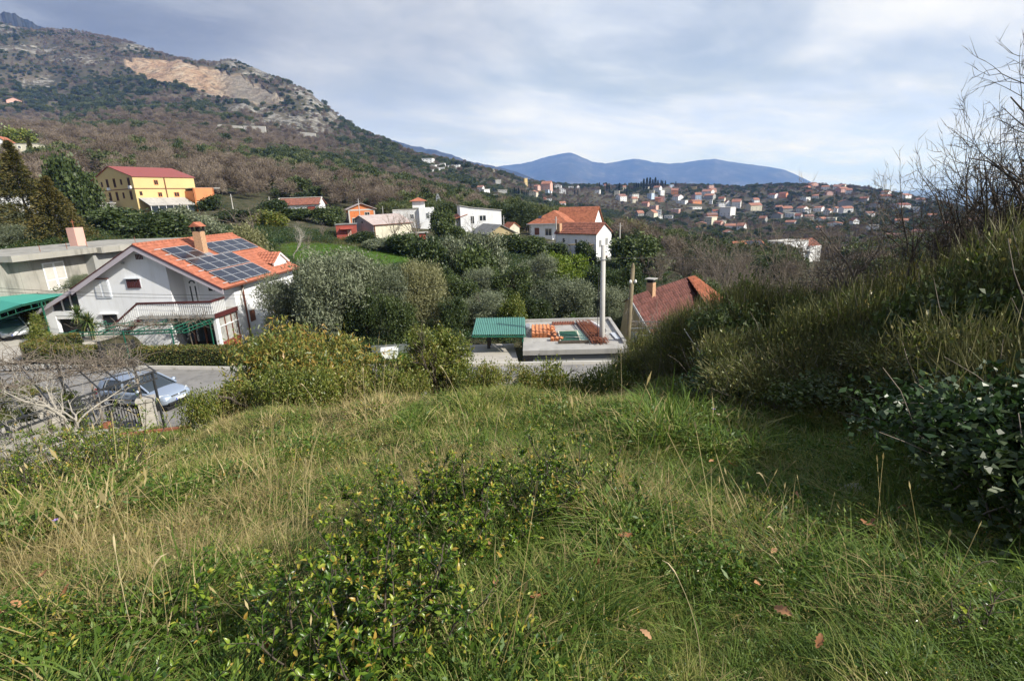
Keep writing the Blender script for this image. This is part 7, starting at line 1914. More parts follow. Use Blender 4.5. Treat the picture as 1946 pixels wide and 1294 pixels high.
# ------------------------------------------------------------------ the shaded thicket
TK = {}
def thick_kind(kind, v):
    """foliage, leaves and stems of a shrub of unit radius and height, built once"""
    if (kind, v) in TK: return TK[kind, v]
    g = np.random.default_rng(900 + v + (50 if kind == 'broom' else 0)); n = 9000
    blobs = [(g.normal() * .33, g.normal() * .33, .25 + .5 * g.random(), .42 + .25 * g.random(), .42 + .25 * g.random(), .26 + .14 * g.random()) for _ in range(8)]
    out_ = []
    if kind == 'broom':
        C, d = blob_points(blobs, n, g, .15); D = d * .3 + g.normal(size=(n, 3)) * .38 + np.array([0, 0, .8])
        V, Fq = leaves(C, D, .15 * (.5 + g.random(n)), .0075, g, .1); out_.append(('foliage', npmesh('foliage', V, Fq, M['f_broom'], np.repeat(g.random(n), 4))))
        C, d = blob_points(blobs, n // 2, g, .3); D = d * .6 + g.normal(size=(n // 2, 3)) * .6 + np.array([0, 0, .4])
        V, Fq = leaves(C, D, .042, .02, g); out_.append(('leaves', npmesh('leaves', V, Fq, M['f_shrub'], np.repeat(g.random(n // 2), 4))))
    else:
        out_.append(('foliage', crown_mesh('foliage', M['f_bramble' if v % 2 else 'f_dark'], blobs, n, .055, .032, g, .15, 1.0, .3, clumps=700)))
    ns = 34; st = g.normal(size=(ns, 3)) * [.35, .35, 0]; d0 = g.normal(size=(ns, 3)) * [.4, .4, .1] + [0, 0, 1]
    Pb, rb = branch_level(g, st, d0, .6 + .6 * g.random(ns), np.full(ns, .007), 7, .2, .03, .3); V, Fq = tubes(Pb, rb, 4)
    out_.append(('stems', npmesh('stems', V, Fq, M['bark'])))
    TK[kind, v] = out_; return out_
def thick(label, kind, base, Rr, H, seed, group):
    x, y = base; t = thing('thicket_shrub', label, 'bush', (x, y, tz(x, y)), seed * 1.7, group, (Rr, Rr, H))
    for nm, me in thick_kind(kind, seed % 4): link(nm, me, t)
    return t
TB = [(1225, 700, 15.8, 652), (1290, 715, 14.2, 612), (1360, 742, 12.6, 575), (1440, 765, 11.6, 556), (1520, 780, 11.0, 560), (1610, 790, 10.5, 556), (1700, 805, 10.0, 530), (1790, 825, 9.4, 512), (1880, 850, 8.8, 470), (1960, 885, 8.3, 430), (2040, 940, 7.8, 400), (2130, 1010, 7, 380), (2240, 1100, 6, 380)]
gb_ = 'broom like shrubs of the shaded thicket'; gk = 'dark leafy shrubs of the shaded thicket'; q = np.random.default_rng(88)
for row in range(5):
    for i, (u, vb, d, vt) in enumerate(TB):
        p_ = sight_ground(u + q.normal() * 22, vb, 3); x, y = (float(p_[0]), float(p_[1])) if p_ is not None and math.hypot(p_[0], p_[1]) < 17 else gpx(u, vb, d); r_ = math.hypot(x, y); k = (r_ + row * 1.25) / r_; x *= k; y *= k
        H = max(.9, (topz(u, vt, x, y) - tz(x, y)) * (.5, .78, .95, 1.0, 1.0)[row] * (.9 + .2 * q.random()))
        kind = 'broom' if (i < 7 and (i + row) % 3 != 0) or (i + row * 2) % 3 == 1 else 'bramble'
        thick('broom like shrub with fine upright twigs in the shaded thicket' if kind == 'broom' else 'dark small leaved shrub in the shaded thicket', kind, (x, y), 1.05 + .3 * q.random() + .05 * row, H, 400 + row * 23 + i, gb_ if kind == 'broom' else gk)
tree('holm_oak', 'dark holm oak at the edge of the picture behind the bare branches', 'dark', 1925, 395, 760, 190, 11.5, 501)
tree('holm_oak', 'yellow green evergreen showing above the thicket', 'dark', 1775, 462, 720, 130, 13.0, 502, mat='f_shrub', n=9000)
# trees beside the meadow just out of the picture: they shade it
for i, (x, y, H, Rr) in enumerate(((10.5, -3.0, 5.2, 2.0), (11.1, -.6, 5.2, 2.0), (11.7, 2.0, 5.2, 2.0), (12.2, 4.6, 5.3, 2.0), (12.9, 7.2, 5.3, 2.0), (9.8, -5.4, 4.2, 1.9), (13.4, -1.8, 5.6, 2.2), (14.2, 1.6, 5.6, 2.2))):
    g = np.random.default_rng(520 + i); z = tz(x, y)
    t = thing('holm_oak', 'dark holm oak standing beside the meadow along the thicket', 'tree', (x, y, z), 0, 'holm oaks beside the meadow')
    if i < 2:
        B = [(g.normal() * .35, g.normal() * .35, .16 + .58 * g.random(), .6, .6, .2) for _ in range(12)]
        V, Fq = bare_tree(g, [(0, 0, -.05), (.05, 0, .3), (.1, .05, .65)], .03, [(6, .4, .6, .3), (4, .2, .6, .3)])
        TREES['oak', i] = (crown_mesh('crown', M['f_dark'], B, 15000, .085, .05, g, .2, 1.0, .3, clumps=800), npmesh('trunk', V, Fq, M['bark_dark'], smooth=True))
    t.scale = (Rr, Rr, H); t.rotation_euler.z = i * 1.1
    for nm, me in zip(('crown', 'trunk'), TREES['oak', i % 2]): link(nm, me, t)
# bare trees against the sky
def skytree(label, u, vb, d, vt, w, seed, lean=(0, 0), r0=.07, trunkf=.5, spread=.55, mat='bark_dark'):
    r0 *= 1.75; trunkf = min(.7, trunkf + .16)
    x, y = gpx(u, vb, d); H = topz(u, vt, x, y) - tz(x, y)
    baretree('bare_tree', label, u, vt, vb, w, d, seed, r0, mat, lean, [(8, H * .60, spread * 1.3, .08), (6, H * .30, .8, .12), (5, H * .15, .8, .12), (3, H * .07, .7, .15)], trunkf, wig=.15, trop=.06, rk=.72, rmin=.0065)
skytree('tall bare tree at the edge of the picture reaching highest into the sky', 1935, 850, 8.6, 35, 260, 601, (.1, .1), .085, .6, .5)
skytree('bare tree with long limbs slanting out of the thicket toward the village', 1985, 850, 8.9, 130, 420, 602, (-1.6, .2), .08, .5, .55)
skytree('bare tree with twiggy fan in front of the sea', 1850, 830, 9.6, 180, 240, 603, (-.5, 0), .06, .45, .5)
skytree('crooked bare tree before the end of the village', 1690, 790, 11.0, 285, 190, 604, (-.2, 0), .065, .4, .6)
skytree('crooked bare sapling standing before the white villa', 1585, 780, 11.6, 320, 200, 605, (.2, 0), .06, .4, .65, 'bark')
skytree('thin bare sapling left of the white villa', 1480, 760, 12.4, 400, 140, 606, (-.3, 0), .045, .4, .55, 'bark')
skytree('bare sapling between the crooked tree and the twiggy fan', 1760, 800, 10.6, 300, 160, 607, (.3, 0), .05, .4, .5)
skytree('bare tree with dense twigs rising beside the tallest one', 1870, 840, 9.2, 120, 200, 609, (-.2, 0), .075, .5, .5)
skytree('slanting bare tree behind the twiggy fan', 1800, 810, 10.8, 200, 260, 610, (-.5, .2), .07, .45, .55)
skytree('slim bare sapling above the broom shrubs', 1530, 770, 12.0, 430, 120, 608, (.1, 0), .04, .4, .55, 'bark')
for i, (u, vb, d, vt, w) in enumerate(((1400, 745, 12.2, 520, 90), (1470, 765, 11.6, 490, 100), (1550, 775, 11.2, 500, 90), (1640, 785, 10.6, 470, 110), (1740, 800, 10.0, 440, 120), (1830, 815, 9.6, 430, 110), (1900, 840, 9.0, 420, 120), (1680, 790, 12.2, 450, 110), (1800, 800, 12, 410, 120), (1330, 735, 13, 560, 80))):
    baretree('brown_brush', 'tangled brown leafless brush rising out of the shaded thicket', u, vt, vb, w, d, 640 + i, .03, 'bark', (0, 0), [(9, 1.5, .75, .05), (6, .8, .75, .1), (5, .42, .75, .1), (3, .2, .7, .2)], .3, 'leafless brush of the shaded thicket', .2, .05, 'bush', None, .7, .0045)
# dead branch arching out of the thicket, broken stump, painted post
def arch(name, label, px, r, mat, cat):
    pts = np.array([P(*a) for a in px]); t_ = np.linspace(0, 1, len(pts)); tt = np.linspace(0, 1, 24)
    pp_ = np.stack([np.interp(tt, t_, pts[:, c]) for c in range(3)], -1); pp_[1:-1] = (pp_[:-2] + pp_[2:] + 2 * pp_[1:-1]) / 4
    t = thing(name, label, cat, tuple(pp_[0])); mb = MB(); mb.tube(pp_ - pp_[0], np.linspace(r, r * .35, 24), 6); part('stem', mb, M[mat], t, True)
    g = np.random.default_rng(int(px[0][0])); k = g.integers(4, 22, 14); Pb, rb = branch_level(g, pp_[k] - pp_[0], g.normal(size=(14, 3)) * [1, .6, .8] + [0, 0, .5], .35 + .5 * g.random(14), np.full(14, r * .35), 6, .2, .05, .3)
    V, Fq = tubes(Pb, rb, 3); link('twigs', npmesh('twigs', V, Fq, M[mat]), t)
arch('dead_branch', 'pale dead branch arching out of the thicket over the grass', [(1560, 785, 9.3), (1485, 761, 9.4), (1440, 735, 9.6), (1402, 707, 9.8), (1351, 687, 10.2), (1328, 668, 10.5), (1300, 625, 11.0)], .028, 'bark_pale', 'branch')
arch('dead_branch', 'thin dead branch curving low through the thicket', [(1640, 830, 8.6), (1690, 805, 8.5), (1750, 770, 8.4), (1745, 735, 8.4)], .014, 'bark_pale', 'branch')
arch('broken_stem', 'broken pale stem standing upright in the thicket', [(1700, 655, 9.8), (1705, 610, 9.8), (1712, 570, 9.8), (1716, 542, 9.8)], .035, 'bark', 'stump')
mb = MB(); mb.bar(P(1862, 800, 7.9), P(1820, 698, 8.1), .035); tag(link('red_post', mb.mesh('red_post', M['rust'])), 'leaning rust red stake among the dark bushes', 'stake')

# ------------------------------------------------------------------ garden with gate, pergola and fig tree
gl = gpx(98, 803, 19.9); gr_ = gpx(284, 792, 21.2)
for (x, y), lab in ((gl, 'rough pale stone gatepost nearer the fig tree'), (gr_, 'rough pale stone gatepost beside the parked car')):
    mb = MB(); mb.prism([(-.26, -.24), (.24, -.26), (.27, .22), (-.22, .26)], 'z', -.4, 1.42); mb.prism([(-.32, -.3), (.31, -.32), (.33, .29), (-.3, .32)], 'z', 1.43, 1.55)
    tag(link('gatepost', mb.mesh('gatepost', M['stonewall']), None, (x, y, tz(x, y)), R(30)), lab, 'gatepost', 'stone gateposts')
ga = math.atan2(gr_[1] - gl[1], gr_[0] - gl[0]); GLn = math.hypot(gr_[1] - gl[1], gr_[0] - gl[0])
def gateleaf(label, x, y, rz, Ln):
    t = thing('iron_gate', label, 'gate', (x, y, tz(x, y) + .1), rz)
    mb = MB(); mb.box(0, Ln, -.02, .02, .05, .1); mb.box(0, Ln, -.02, .02, 1.15, 1.2); mb.box(0, .05, -.025, .025, .1, 1.15); mb.box(Ln - .05, Ln, -.025, .025, .1, 1.15); part('frame', mb, M['greysteel'], t)
    b = MB(); b.box(-.013, .013, -.013, .013, .1, 1.15); bm__ = b.mesh('bar', M['greysteel'])
    for k in range(int(Ln / .13)): link('bar', bm__, t, (.13 + k * .13, 0, 0))
gateleaf('black iron gate leaf hung on the post nearer the fig tree', gl[0] + .3 * math.cos(ga), gl[1] + .3 * math.sin(ga), ga, GLn * .47)
gateleaf('black iron gate leaf swung half open before the car', gr_[0] - .3 * math.cos(ga), gr_[1] - .3 * math.sin(ga), ga + math.pi - R(28), GLn * .44)
# steel pergola
A6, B6, C6, D6 = P(293, 697, 20.6), P(-30, 772, 13.6), P(-70, 688, 19.5), P(262, 691, 22.4)
zt_ = np.mean([A6[2], D6[2]]); B6 = np.array([B6[0], B6[1], A6[2] + .55]); C6 = np.array([C6[0], C6[1], A6[2] + .6])
A6[2] = zt_; D6[2] = zt_ + .05
pgl = thing('steel_pergola', 'dark steel pergola of looped trusses carrying bare grape vines', 'pergola', (0, 0, 0))
def truss(a, b_, n):
    mb = MB(); mb.bar(a, b_, .06); mb.bar(a - [0, 0, .3], b_ - [0, 0, .3], .06); part('beam', mb, M['greysteel'], pgl)
    e = unit(b_ - a); mb = MB()
    for k in range(n):
        c_ = a + (b_ - a) * (k + .5) / n - [0, 0, .15]
        mb.tube([c_ + e * .13 * math.cos(j * 2 * math.pi / 10) + np.array([0, 0, .13 * math.sin(j * 2 * math.pi / 10)]) for j in range(11)], .014, 4, False)
    part('loops', mb, M['greysteel'], pgl)
truss(A6, B6, 34); truss(D6, C6, 30)
for f in np.linspace(0, 1, 8):
    mb = MB(); mb.bar(A6 + (B6 - A6) * f, D6 + (C6 - D6) * f, .04); part('crossbar', mb, M['greysteel'], pgl)
for f in (.25, .5, .75):
    mb = MB(); mb.bar(A6 + (D6 - A6) * f, B6 + (C6 - B6) * f, .03); part('wire', mb, M['greysteel'], pgl)
for q0 in (A6 + (B6 - A6) * .03, A6 + (B6 - A6) * .62, B6 + (A6 - B6) * .06, D6 + (C6 - D6) * .03, D6 + (C6 - D6) * .5):
    mb = MB(); mb.bar(q0, [q0[0], q0[1], tz(q0[0], q0[1]) - .2], .07); part('post', mb, M['greysteel'], pgl)
q = np.random.default_rng(66)
mid = lambda f, s: (A6 + (B6 - A6) * f) * (1 - s) + (D6 + (C6 - D6) * f) * s + [0, 0, .06]
vine(pgl, [mid(.05, .6), mid(.25, .5), mid(.5, .6), mid(.8, .4), mid(1, .6)], q, 330, 1.2, 1, M['bark'], .015)
vine(pgl, [mid(.1, 1), mid(.4, .9), mid(.7, 1), mid(1, .9)], q, 260, 1.2, 1, M['bark'], .015)
for k, f in enumerate((.12, .45, .75)):
    p0 = A6 + (B6 - A6) * f + (D6 - A6) * .4; zg = tz(p0[0], p0[1])
    mb = MB(); mb.tube([(p0[0], p0[1], zg - .1), (p0[0] + .12, p0[1], zg + .7), (p0[0] - .08, p0[1] + .1, zg + 1.4), (p0[0] + .05, p0[1], p0[2])], [.06, .05, .045, .03], 7); part('vine_trunk', mb, M['bark'], pgl, True)
# fig
fx_, fy_ = gpx(162, 868, 13.2)
def figtree(label, x, y, H, w, seed, r0):
    g = np.random.default_rng(seed); z = tz(x, y); t = thing('fig_tree', label, 'tree', (x, y, z))
    V, Fq = bare_tree(g, [(0, 0, -.2), (-.05, 0, H * .28), (.05, 0, H * .55)], r0, [(9, w * .95, 1.2, .28), (5, w * .5, .8, .25), (4, w * .24, .85, .25), (2, w * .1, .7, .3)], wig=.22, trop=.10, rmin=.0055, sides=(9, 7, 5, 4, 3))
    link('branches', npmesh('branches', V, Fq, M['bark_pale'], smooth=True), t)
figtree('bare grey fig tree with crooked branches in front of the iron gate', fx_, fy_, 2.1, 2.1, 701, .11)
x_, y_ = gpx(20, 880, 11.5); figtree('smaller bare fig shrub at the edge of the picture below the pergola', x_, y_, .8, 1.1, 702, .05)
x_, y_ = gpx(405, 795, 16.5); figtree('little bare fig sapling between the car and the bank shrubs', x_, y_, 1.2, .8, 703, .05)
# kerbs, paths, bucket
def kerbline(label, a, b_, w, h, mat='kerb'):
    mb = MB(); n = 14; a = np.array(a); b_ = np.array(b_); pts = [a + (b_ - a) * i / n for i in range(n + 1)]
    pts = [np.array([p[0], p[1], tz(p[0], p[1]) + h / 2 - .06]) for p in pts]
    for p, q_ in zip(pts[:-1], pts[1:]): mb.bar(p, q_, w, h)
    tag(link('garden_kerb', mb.mesh('garden_kerb', M[mat])), label, kind='structure')
kerbline('low tan garden wall under the pergola', gpx(-20, 838, 14.2), gpx(96, 782, 20.5), .22, .45, 'drive')
kerbline('pale kerb of the garden path leading to the gate', gpx(-20, 862, 13.2), gpx(150, 803, 19.6), .35, .16, 'stonewall')
kerbline('pale kerb beside the fig tree', gpx(20, 885, 12.0), gpx(215, 800, 19.4), .3, .16, 'stonewall')
kerbline('short pale kerb beyond the fig trunk', gpx(120, 862, 13.2), gpx(290, 800, 19.6), .25, .14, 'stonewall')
kerbline('concrete path at the foot of the fig tree', gpx(20, 935, 9.8), gpx(110, 885, 11.4), .7, .1, 'slab')
bx, by = gpx(127, 838, 15.2); mb = MB(); mb.lathe([(.0, .02), (.15, 0), (.19, .3), (.2, .3), (.16, .02)], 14)
o_ = link('bucket', mb.mesh('bucket', M['rubber'], True), None, (bx, by, tz(bx, by) + .12), 0); o_.rotation_euler = (R(65), 0, R(30)); tag(o_, 'black plastic bucket lying on the garden kerb', 'bucket')
bx, by = gpx(205, 812, 18.4); mb = MB(); mb.lathe([(.0, .0), (.12, .02), (.2, .2), (.15, .36), (0, .4)], 12)
tag(link('rusty_pot', mb.mesh('rusty_pot', M['rust'], True), None, (bx, by, tz(bx, by)), 0), 'rusty brown pot on the grass by the gate', 'pot')
bx, by = gpx(290, 825, 16.5); mb = MB(); mb.bar((-1, 0, .06), (1, .4, .08), .12, .08)
tag(link('board', mb.mesh('board', M['rust']), None, (bx, by, tz(bx, by))), 'reddish brown board lying in the grass below the gatepost', 'board')
# ------------------------------------------------------------------ meadow
def tuft(seed, n, Ls, wd, spread, bend, mat, lean=(0, 0), heads=0):
    """a tuft of curving blades as narrow strips"""
    g = np.random.default_rng(seed); a = g.random(n) * 6.283; r = spread * np.sqrt(g.random(n))
    base = np.stack([np.cos(a) * r, np.sin(a) * r, np.full(n, -.015)], -1)
    da = a + g.normal(size=n) * .9; dirh = np.stack([np.cos(da), np.sin(da), np.zeros(n)], -1) + np.array([lean[0], lean[1], 0])
    L = Ls * (.45 + .75 * g.random(n)); b_ = np.clip(bend + g.normal(size=n) * .28, .05, 1.25); V = []
    sd_ = unit(np.cross(dirh, [0, 0, 1.0])) + g.normal(size=(n, 3)) * .2
    for s, ww in ((0, 1), (.3, .95), (.62, .7), (1.0, .08)):
        p = base + dirh * (L * b_ * (s ** 1.6) * .85)[:, None]; p[:, 2] += L * (s - .62 * b_ * s * s)
        V += [p - sd_ * wd * ww / 2, p + sd_ * wd * ww / 2]
    V = np.stack(V, 1); i = np.arange(n)[:, None] * 8; Fq = np.concatenate([i + np.array([[0, 1, 3, 2]]), i + np.array([[2, 3, 5, 4]]), i + np.array([[4, 5, 7, 6]])])
    rn = np.repeat(g.random(n), 8); V = V.reshape(-1, 3)
    if heads:
        k = g.integers(0, n, heads); st = base[k]; Hh = Ls * (1.3 + .8 * g.random(heads)); tip = st + dirh[k] * (Hh * .28)[:, None] + np.array([0, 0, 1.0]) * Hh[:, None]
        s_ = np.array([1.0, 0, 0]) * .0016
        v1 = np.stack([st - s_, st + s_, tip + s_, tip - s_], 1).reshape(-1, 3)
        dd = unit(tip - st); h2 = tip + dd * .06; q_ = np.array([0.0, 1, 0]) * .006
        v2 = np.stack([tip, (tip + h2) / 2 + q_, h2, (tip + h2) / 2 - q_], 1).reshape(-1, 3); o = len(V)
        Fq = np.concatenate([Fq, o + np.arange(8 * heads).reshape(-1, 4)]); V = np.concatenate([V, v1, v2]); rn = np.concatenate([rn, np.full(8 * heads, .8)])
    return npmesh('tuft', V, Fq, M[mat], rn)
def herb(seed, n, H, leaf, spread, mat='f_herb'):
    g = np.random.default_rng(seed); a = g.random(n) * 6.283; r = spread * np.sqrt(g.random(n)); C = np.stack([np.cos(a) * r, np.sin(a) * r, H * g.random(n) ** .7], -1)
    D = np.stack([np.cos(a), np.sin(a), np.full(n, .35)], -1) + g.normal(size=(n, 3)) * .6
    V, Fq = leaves(C, D, leaf * (.5 + g.random(n)), leaf * .45, g, .2); return npmesh('herb', V, Fq, M[mat], np.repeat(g.random(n), 4))
near_t = [tuft(1, 60, .21, .0042, .16, .75, 'f_grass'), tuft(2, 60, .18, .0045, .17, .95, 'f_grass'), tuft(3, 50, .27, .0042, .14, 1.0, 'f_grass', (.3, .1)),      # 0-2 mixed
          tuft(4, 60, .17, .005, .16, .7, 'f_green'), tuft(5, 60, .22, .0052, .16, .9, 'f_green'), tuft(6, 40, .30, .006, .11, .95, 'f_green'),                    # 3-5 green
          tuft(7, 40, .26, .0036, .15, 1.05, 'f_straw', (.35, .1)), tuft(8, 34, .34, .0036, .13, .85, 'f_straw', (-.2, .1), 2), tuft(9, 44, .20, .0036, .18, 1.25, 'f_straw', (.2, -.2)),  # 6-8 straw
          herb(10, 80, .10, .030, .15), herb(11, 110, .15, .022, .16), herb(12, 60, .08, .040, .14), herb(13, 120, .12, .016, .15, 'f_privet')]                       # 9-12 herbs
far_t = [tuft(21, 34, .36, .009, .17, .6, 'f_grass'), tuft(22, 34, .32, .010, .18, .75, 'f_grass'), tuft(23, 30, .40, .010, .16, .85, 'f_grass', (.3, .1)),
         tuft(24, 34, .32, .011, .16, .6, 'f_green'), tuft(25, 34, .36, .011, .17, .75, 'f_green'), tuft(26, 30, .42, .011, .15, .8, 'f_green'),
         tuft(27, 28, .38, .008, .16, .8, 'f_straw', (.3, .1)), tuft(28, 26, .46, .007, .15, .7, 'f_straw', (-.1, .1), 4), tuft(29, 22, .36, .008, .18, 1.0, 'f_straw', (.2, -.2)),
         herb(30, 60, .16, .045, .18, 'f_shrub'), herb(31, 70, .22, .04, .18), herb(32, 50, .14, .05, .16), herb(33, 80, .15, .03, .2, 'f_privet')]
def sample(r0, r1, dens, a0, a1, seed):
    g = np.random.default_rng(seed); n = int((a1 - a0) * .5 * (r1 * r1 - r0 * r0) * dens); r = np.sqrt(g.random(n) * (r1 * r1 - r0 * r0) + r0 * r0); a = a0 + (a1 - a0) * g.random(n)
    return r * np.sin(a), r * np.cos(a)
def meadow(name, temps, rings, label, seed):
    g = np.random.default_rng(seed); X_, Y_ = [], []
    for (r0, r1, dn) in rings:
        x, y = sample(r0, r1, dn, -.93, .98, seed + int(r0 * 10)); X_.append(x); Y_.append(y)
    x = np.concatenate(X_); y = np.concatenate(Y_); r = np.hypot(x, y)
    d, _ = polydist(x, y, ROAD); ok = d > 4.1 + .5 * g.random(len(x))
    # garden plots are mown
    gard = (x < -6.5 - .25 * (y - 8)) & (y > 9.2); ok &= ~(gard & (g.random(len(x)) < .75))
    x, y, r = x[ok], y[ok], r[ok]; z = terr(x, y)
    dry = FB(x * .33 + 5, y * .33, 3) * 1.1 + .45 * FB2(x * 1.1, y * 1.1, 2)
    bias = .22 * sst(3.2, 6.5, y) - .42 * sst(.8, 3.5, x) - .05 + .32 * sst(-.8, -2.8, x) - .25 * np.exp(-((x + .4) / 1.1) ** 2 - ((y - 2.6) / 1.5) ** 2) - .2 * sst(11.5, 14, r)
    dry = dry + bias + g.normal(size=len(x)) * .25
    grn = FB2(x * .5 + 9, y * .5, 3) + g.normal(size=len(x)) * .3
    n = len(x); u = g.random(n); idx = np.where(dry > .38, 6 + g.integers(0, 3, n), np.where(grn > .10, 3 + g.integers(0, 3, n), g.integers(0, 3, n)))
    hb = (u < .24 + .34 * sst(.05, -.35, FB(x * .9 + 3, y * .9, 3))); idx = np.where(hb, 9 + g.integers(0, 4, n), idx); idx = np.where((~hb) & (g.random(n) < .13), 8, idx)
    sc = (.55 + .65 * g.random(n)) * (1 - .36 * sst(7.5, 12, r)) * np.clip(1 + .95 * FB(x * 1.15, y * 1.15, 3), .4, 1.8); sc = np.where((idx == 7) & (g.random(n) < .6), sc * .75, sc)
    rot = np.stack([g.normal(size=n) * .16, g.normal(size=n) * .16, g.random(n) * 6.283], -1)
    scatter(name, temps, np.stack([x, y, z], -1), rot, np.stack([sc, sc, sc * (.8 + .3 * g.random(n))], -1), idx, label); print(name, n)
meadow('meadow_grass', near_t, [(.7, 2.2, 420), (2.2, 3.6, 330), (3.6, 5.5, 210)], 'matted green and straw coloured meadow grass close by', 5)
meadow('rough_grass', far_t, [(5.2, 8, 95), (8, 12, 62), (12, 20.5, 26)], 'rough green and straw coloured grass of the farther meadow', 6)
# bare grass of the garden and of the hollow
g = np.random.default_rng(91)
x = g.uniform(-24, -8, 5200); y = g.uniform(8.5, 21.5, 5200); d, _ = polydist(x, y, ROAD); k = (d > 4.2); x, y = x[k], y[k]
scatter('garden_grass', [tuft(41, 26, .14, .012, .16, .5, 'f_green'), tuft(42, 26, .18, .012, .16, .6, 'f_grass')], np.stack([x, y, terr(x, y)], -1), np.stack([x * 0, x * 0, g.random(len(x)) * 6.28], -1), np.repeat((.6 + .8 * g.random(len(x)))[:, None], 3, 1), g.integers(0, 2, len(x)), 'short green grass of the garden under the pergola')
n = 26000; r = np.sqrt(g.random(n) * (112 ** 2 - 27 ** 2) + 27 ** 2); a = g.uniform(-.78, .80, n); x = r * np.sin(a); y = r * np.cos(a); d, _ = polydist(x, y, ROAD); k = d > 4.4
for cx, cy, hx_, hy_, ro, pz, bl in PADS: k &= ~((np.abs((x - cx) * math.cos(ro) + (y - cy) * math.sin(ro)) < hx_ + .3) & (np.abs(-(x - cx) * math.sin(ro) + (y - cy) * math.cos(ro)) < hy_ + .3))
for cx, cy, cr in HOUSE_SPOTS: k &= (x - cx) ** 2 + (y - cy) ** 2 > (cr * .55) ** 2
x, y = x[k], y[k]; r = np.hypot(x, y); lw = np.zeros(len(x))
for (cx, cy, sx, sy) in [(-26, 84, 11, 9), (-17, 86, 8, 7), (-26, 76, 9, 6), (6, 49, 4, 6), (13, 41, 3, 5), (3.5, 47, 3, 5), (18, 48, 6, 8), (-8, 31, 3, 3)]: lw = np.maximum(lw, np.exp(-((x - cx) / sx) ** 2 - ((y - cy) / sy) ** 2))
idx = np.where(lw > .35, 0, np.where(FB(x / 9, y / 9, 3) + g.normal(size=len(x)) * .25 > .12, 1, 2 + g.integers(0, 2, len(x)))); sc = np.where(lw > .35, .5, .6 + .6 * g.random(len(x))) * (1 + .3 * sst(50, 100, r))
scatter('undergrowth', [tuft(51, 30, .45, .035, .45, .5, 'f_green'), tuft(52, 34, .5, .03, .45, .6, 'f_broom'), herb(53, 90, .7, .15, .6, 'f_bramble'), herb(54, 90, .8, .15, .6, 'f_dark')], np.stack([x, y, terr(x, y)], -1), np.stack([x * 0, x * 0, g.random(len(x)) * 6.28], -1), np.repeat(sc[:, None], 3, 1), idx, 'rough grass and undergrowth between the trees of the hollow')

# single things in the grass
def oakleaf(seed):
    g = np.random.default_rng(seed); m = 9; L = .085; pts = []
    for i in range(m):
        s = i / (m - 1); w_ = .024 * math.sin(math.pi * min(1, s * .93 + .05)) * (1.0 if i % 2 else .55) + .002
        pts.append((s * L, w_, .012 * math.sin(s * 3 + seed) + .006))
    V = [(x, y, z) for x, y, z in pts] + [(x, 0, z - .006) for x, y, z in pts] + [(x, -y, z) for x, y, z in pts]
    F = [(i, i + 1, m + i + 1, m + i) for i in range(m - 1)] + [(m + i, m + i + 1, 2 * m + i + 1, 2 * m + i) for i in range(m - 1)]
    return npmesh('fallen_leaf', np.array(V), np.array(F), M['f_dead'], np.repeat(g.random(), len(V)))
ol = [oakleaf(i) for i in range(4)]
LF = [(805, 1165), (925, 1070), (1028, 1183), (1040, 1177), (1180, 975), (1275, 965), (1175, 1065), (1130, 1120), (1235, 1270), (885, 1200), (945, 1140), (1280, 990), (1465, 1207), (1460, 1098), (1508, 985), (1380, 910), (1345, 912), (55, 1165), (110, 1130), (160, 1165), (60, 1205), (35, 1210), (150, 1160), (510, 1275), (990, 985), (1435, 1160), (1660, 1030), (1655, 1045), (1700, 1010), (1550, 1260), (1090, 992), (1160, 890)]
for i, (u, v) in enumerate(LF):
    p = sight_ground(u, v, .8, 30); r_ = math.hypot(p[0], p[1]); sc = (.62 if i % 3 else .85) * (1 + .06 * r_)
    o = link('fallen_leaf', ol[i % 4], None, (p[0], p[1], p[2] + .13 + .012 * r_), float(g.random() * 6.28), sc); o.rotation_euler = (float(g.normal() * .5), float(g.normal() * .5), float(g.random() * 6.28))
    tag(o, 'dry brown oak leaf lying on the meadow grass', 'leaf', 'fallen oak leaves in the meadow')
def stone(label, u, v, w, seed, hf=.5):
    g = np.random.default_rng(seed); p = sight_ground(u, v, .8, 40); n1, n2 = 7, 10; V = [(0, 0, hf)]
    for i in range(1, n1):
        th_ = math.pi * i / n1
        for j in range(n2): 
            k = 1 + .22 * g.normal(); V.append((math.sin(th_) * math.cos(6.283 * j / n2) * k, math.sin(th_) * math.sin(6.283 * j / n2) * k * .8, math.cos(th_) * hf * k))
    mb = MB(); F = [(0, 1 + j, 1 + (j + 1) % n2) for j in range(n2)] + [(1 + (i - 1) * n2 + j, 1 + i * n2 + j, 1 + i * n2 + (j + 1) % n2, 1 + (i - 1) * n2 + (j + 1) % n2) for i in range(1, n1 - 1) for j in range(n2)]
    mb.add(V, F); tag(link('stone', mb.mesh('stone', M['stone']), None, (p[0], p[1], p[2] + w * .25), float(g.random() * 6), w), label, 'stone', 'grey stones in the grass')
stone('largest grey stone in the shaded grass near the thicket', 1620, 945, .14, 1); stone('grey stone half sunk in grass below the largest one', 1680, 1092, .13, 2); stone('small pale stone in the deep shade of the thicket', 1770, 1050, .08, 3)
stone('second small pale stone in the deep shade', 1748, 1085, .08, 4); stone('pale grey stone beside the rounded shrub', 1148, 993, .09, 5); stone('flat pale stone at the shaded side of the meadow', 1765, 1098, .10, 6, .3)
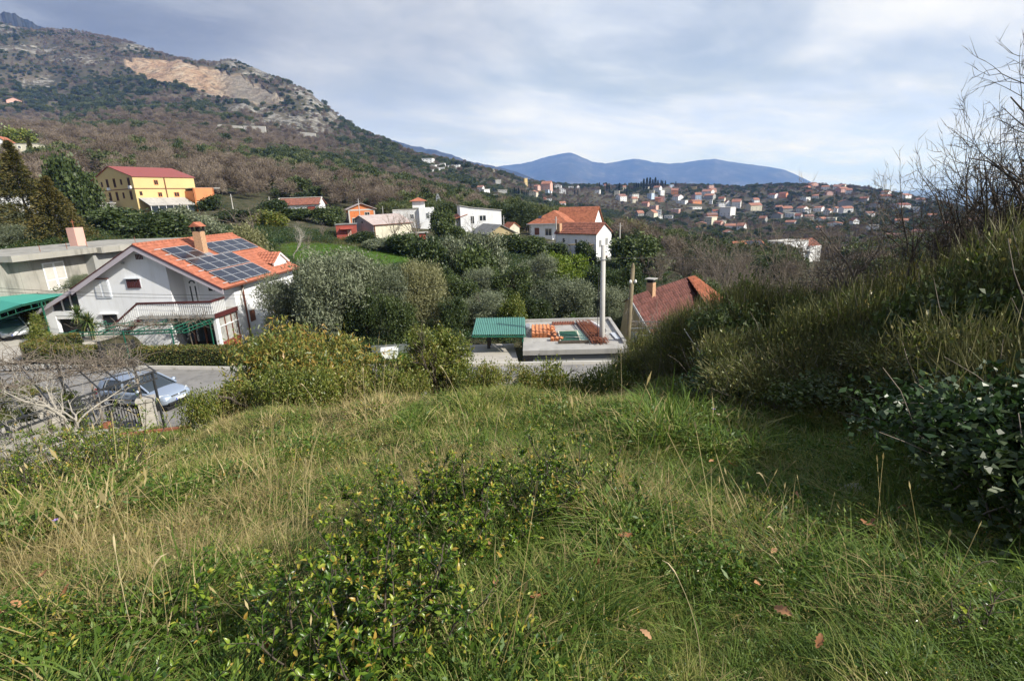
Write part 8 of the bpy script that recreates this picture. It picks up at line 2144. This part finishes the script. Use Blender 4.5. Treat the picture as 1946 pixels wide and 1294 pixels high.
stone('pale rubble stone at the brow above the lane', 1160, 733, .45, 7, .35)
for (u, v, lab) in ((122, 1050, 'tiny violet flower in the grass at the side of the meadow'), (1352, 823, 'tiny violet flower in the grass near the thicket')):
    p = sight_ground(u, v, .8, 40); k = 1 + .12 * math.hypot(p[0], p[1]); t = thing('violet_flower', lab, 'flower', (p[0], p[1], p[2]))
    mb = MB(); mb.tube([(0, 0, 0), (.01, 0, .18 * k)], .0015 * k, 4); part('stem', mb, M['green_steel'], t)
    mb = MB()
    for j in range(5):
        an = j * 1.2566; mb.add([(.01, 0, .18 * k), (.01 + .009 * k * math.cos(an - .4), .009 * k * math.sin(an - .4), .187 * k), (.01 + .015 * k * math.cos(an), .015 * k * math.sin(an), .185 * k), (.01 + .009 * k * math.cos(an + .4), .009 * k * math.sin(an + .4), .187 * k)], [(0, 1, 2, 3)])
    part('petals', mb, paint('violet_petal', (0.40, 0.25, 0.70), 0.6), t)
# tall dry stalks
for i, (u, v, Hs) in enumerate(((262, 1240, .55), (275, 1250, .5), (640, 1275, .3), (1465, 1010, .5), (1210, 960, .45), (940, 870, 1.0), (890, 850, 1.1), (300, 870, 1.2), (340, 860, 1.1), (1180, 800, 1.2), (1330, 1290, .5), (1790, 1170, .4), (1480, 1130, .5), (700, 830, 1.1), (620, 830, 1.0))):
    p = sight_ground(u, v, .8, 40); q = np.random.default_rng(800 + i); t = thing('dry_stalk', 'tall dry grass stalk with a pale seed head standing above the meadow', 'stalk', tuple(p), q.random() * 6.28, 'tall dry stalks in the meadow')
    rr_ = .0009 + .00022 * math.hypot(p[0], p[1]); mb = MB(); pts = [(.22 * Hs * (s ** 2), 0, Hs * s * (1 - .12 * s)) for s in np.linspace(0, 1, 8)]; mb.tube(pts, rr_, 4); part('stem', mb, M['straw'], t)
    mb = MB(); e = np.array(pts[-1]); mb.tube([e, e + [.02, 0, .03], e + [.045, 0, .055], e + [.07, 0, .06]], [rr_, rr_ * 3.2, rr_ * 2.6, rr_ * .5], 5); part('seed_head', mb, M['straw'], t)
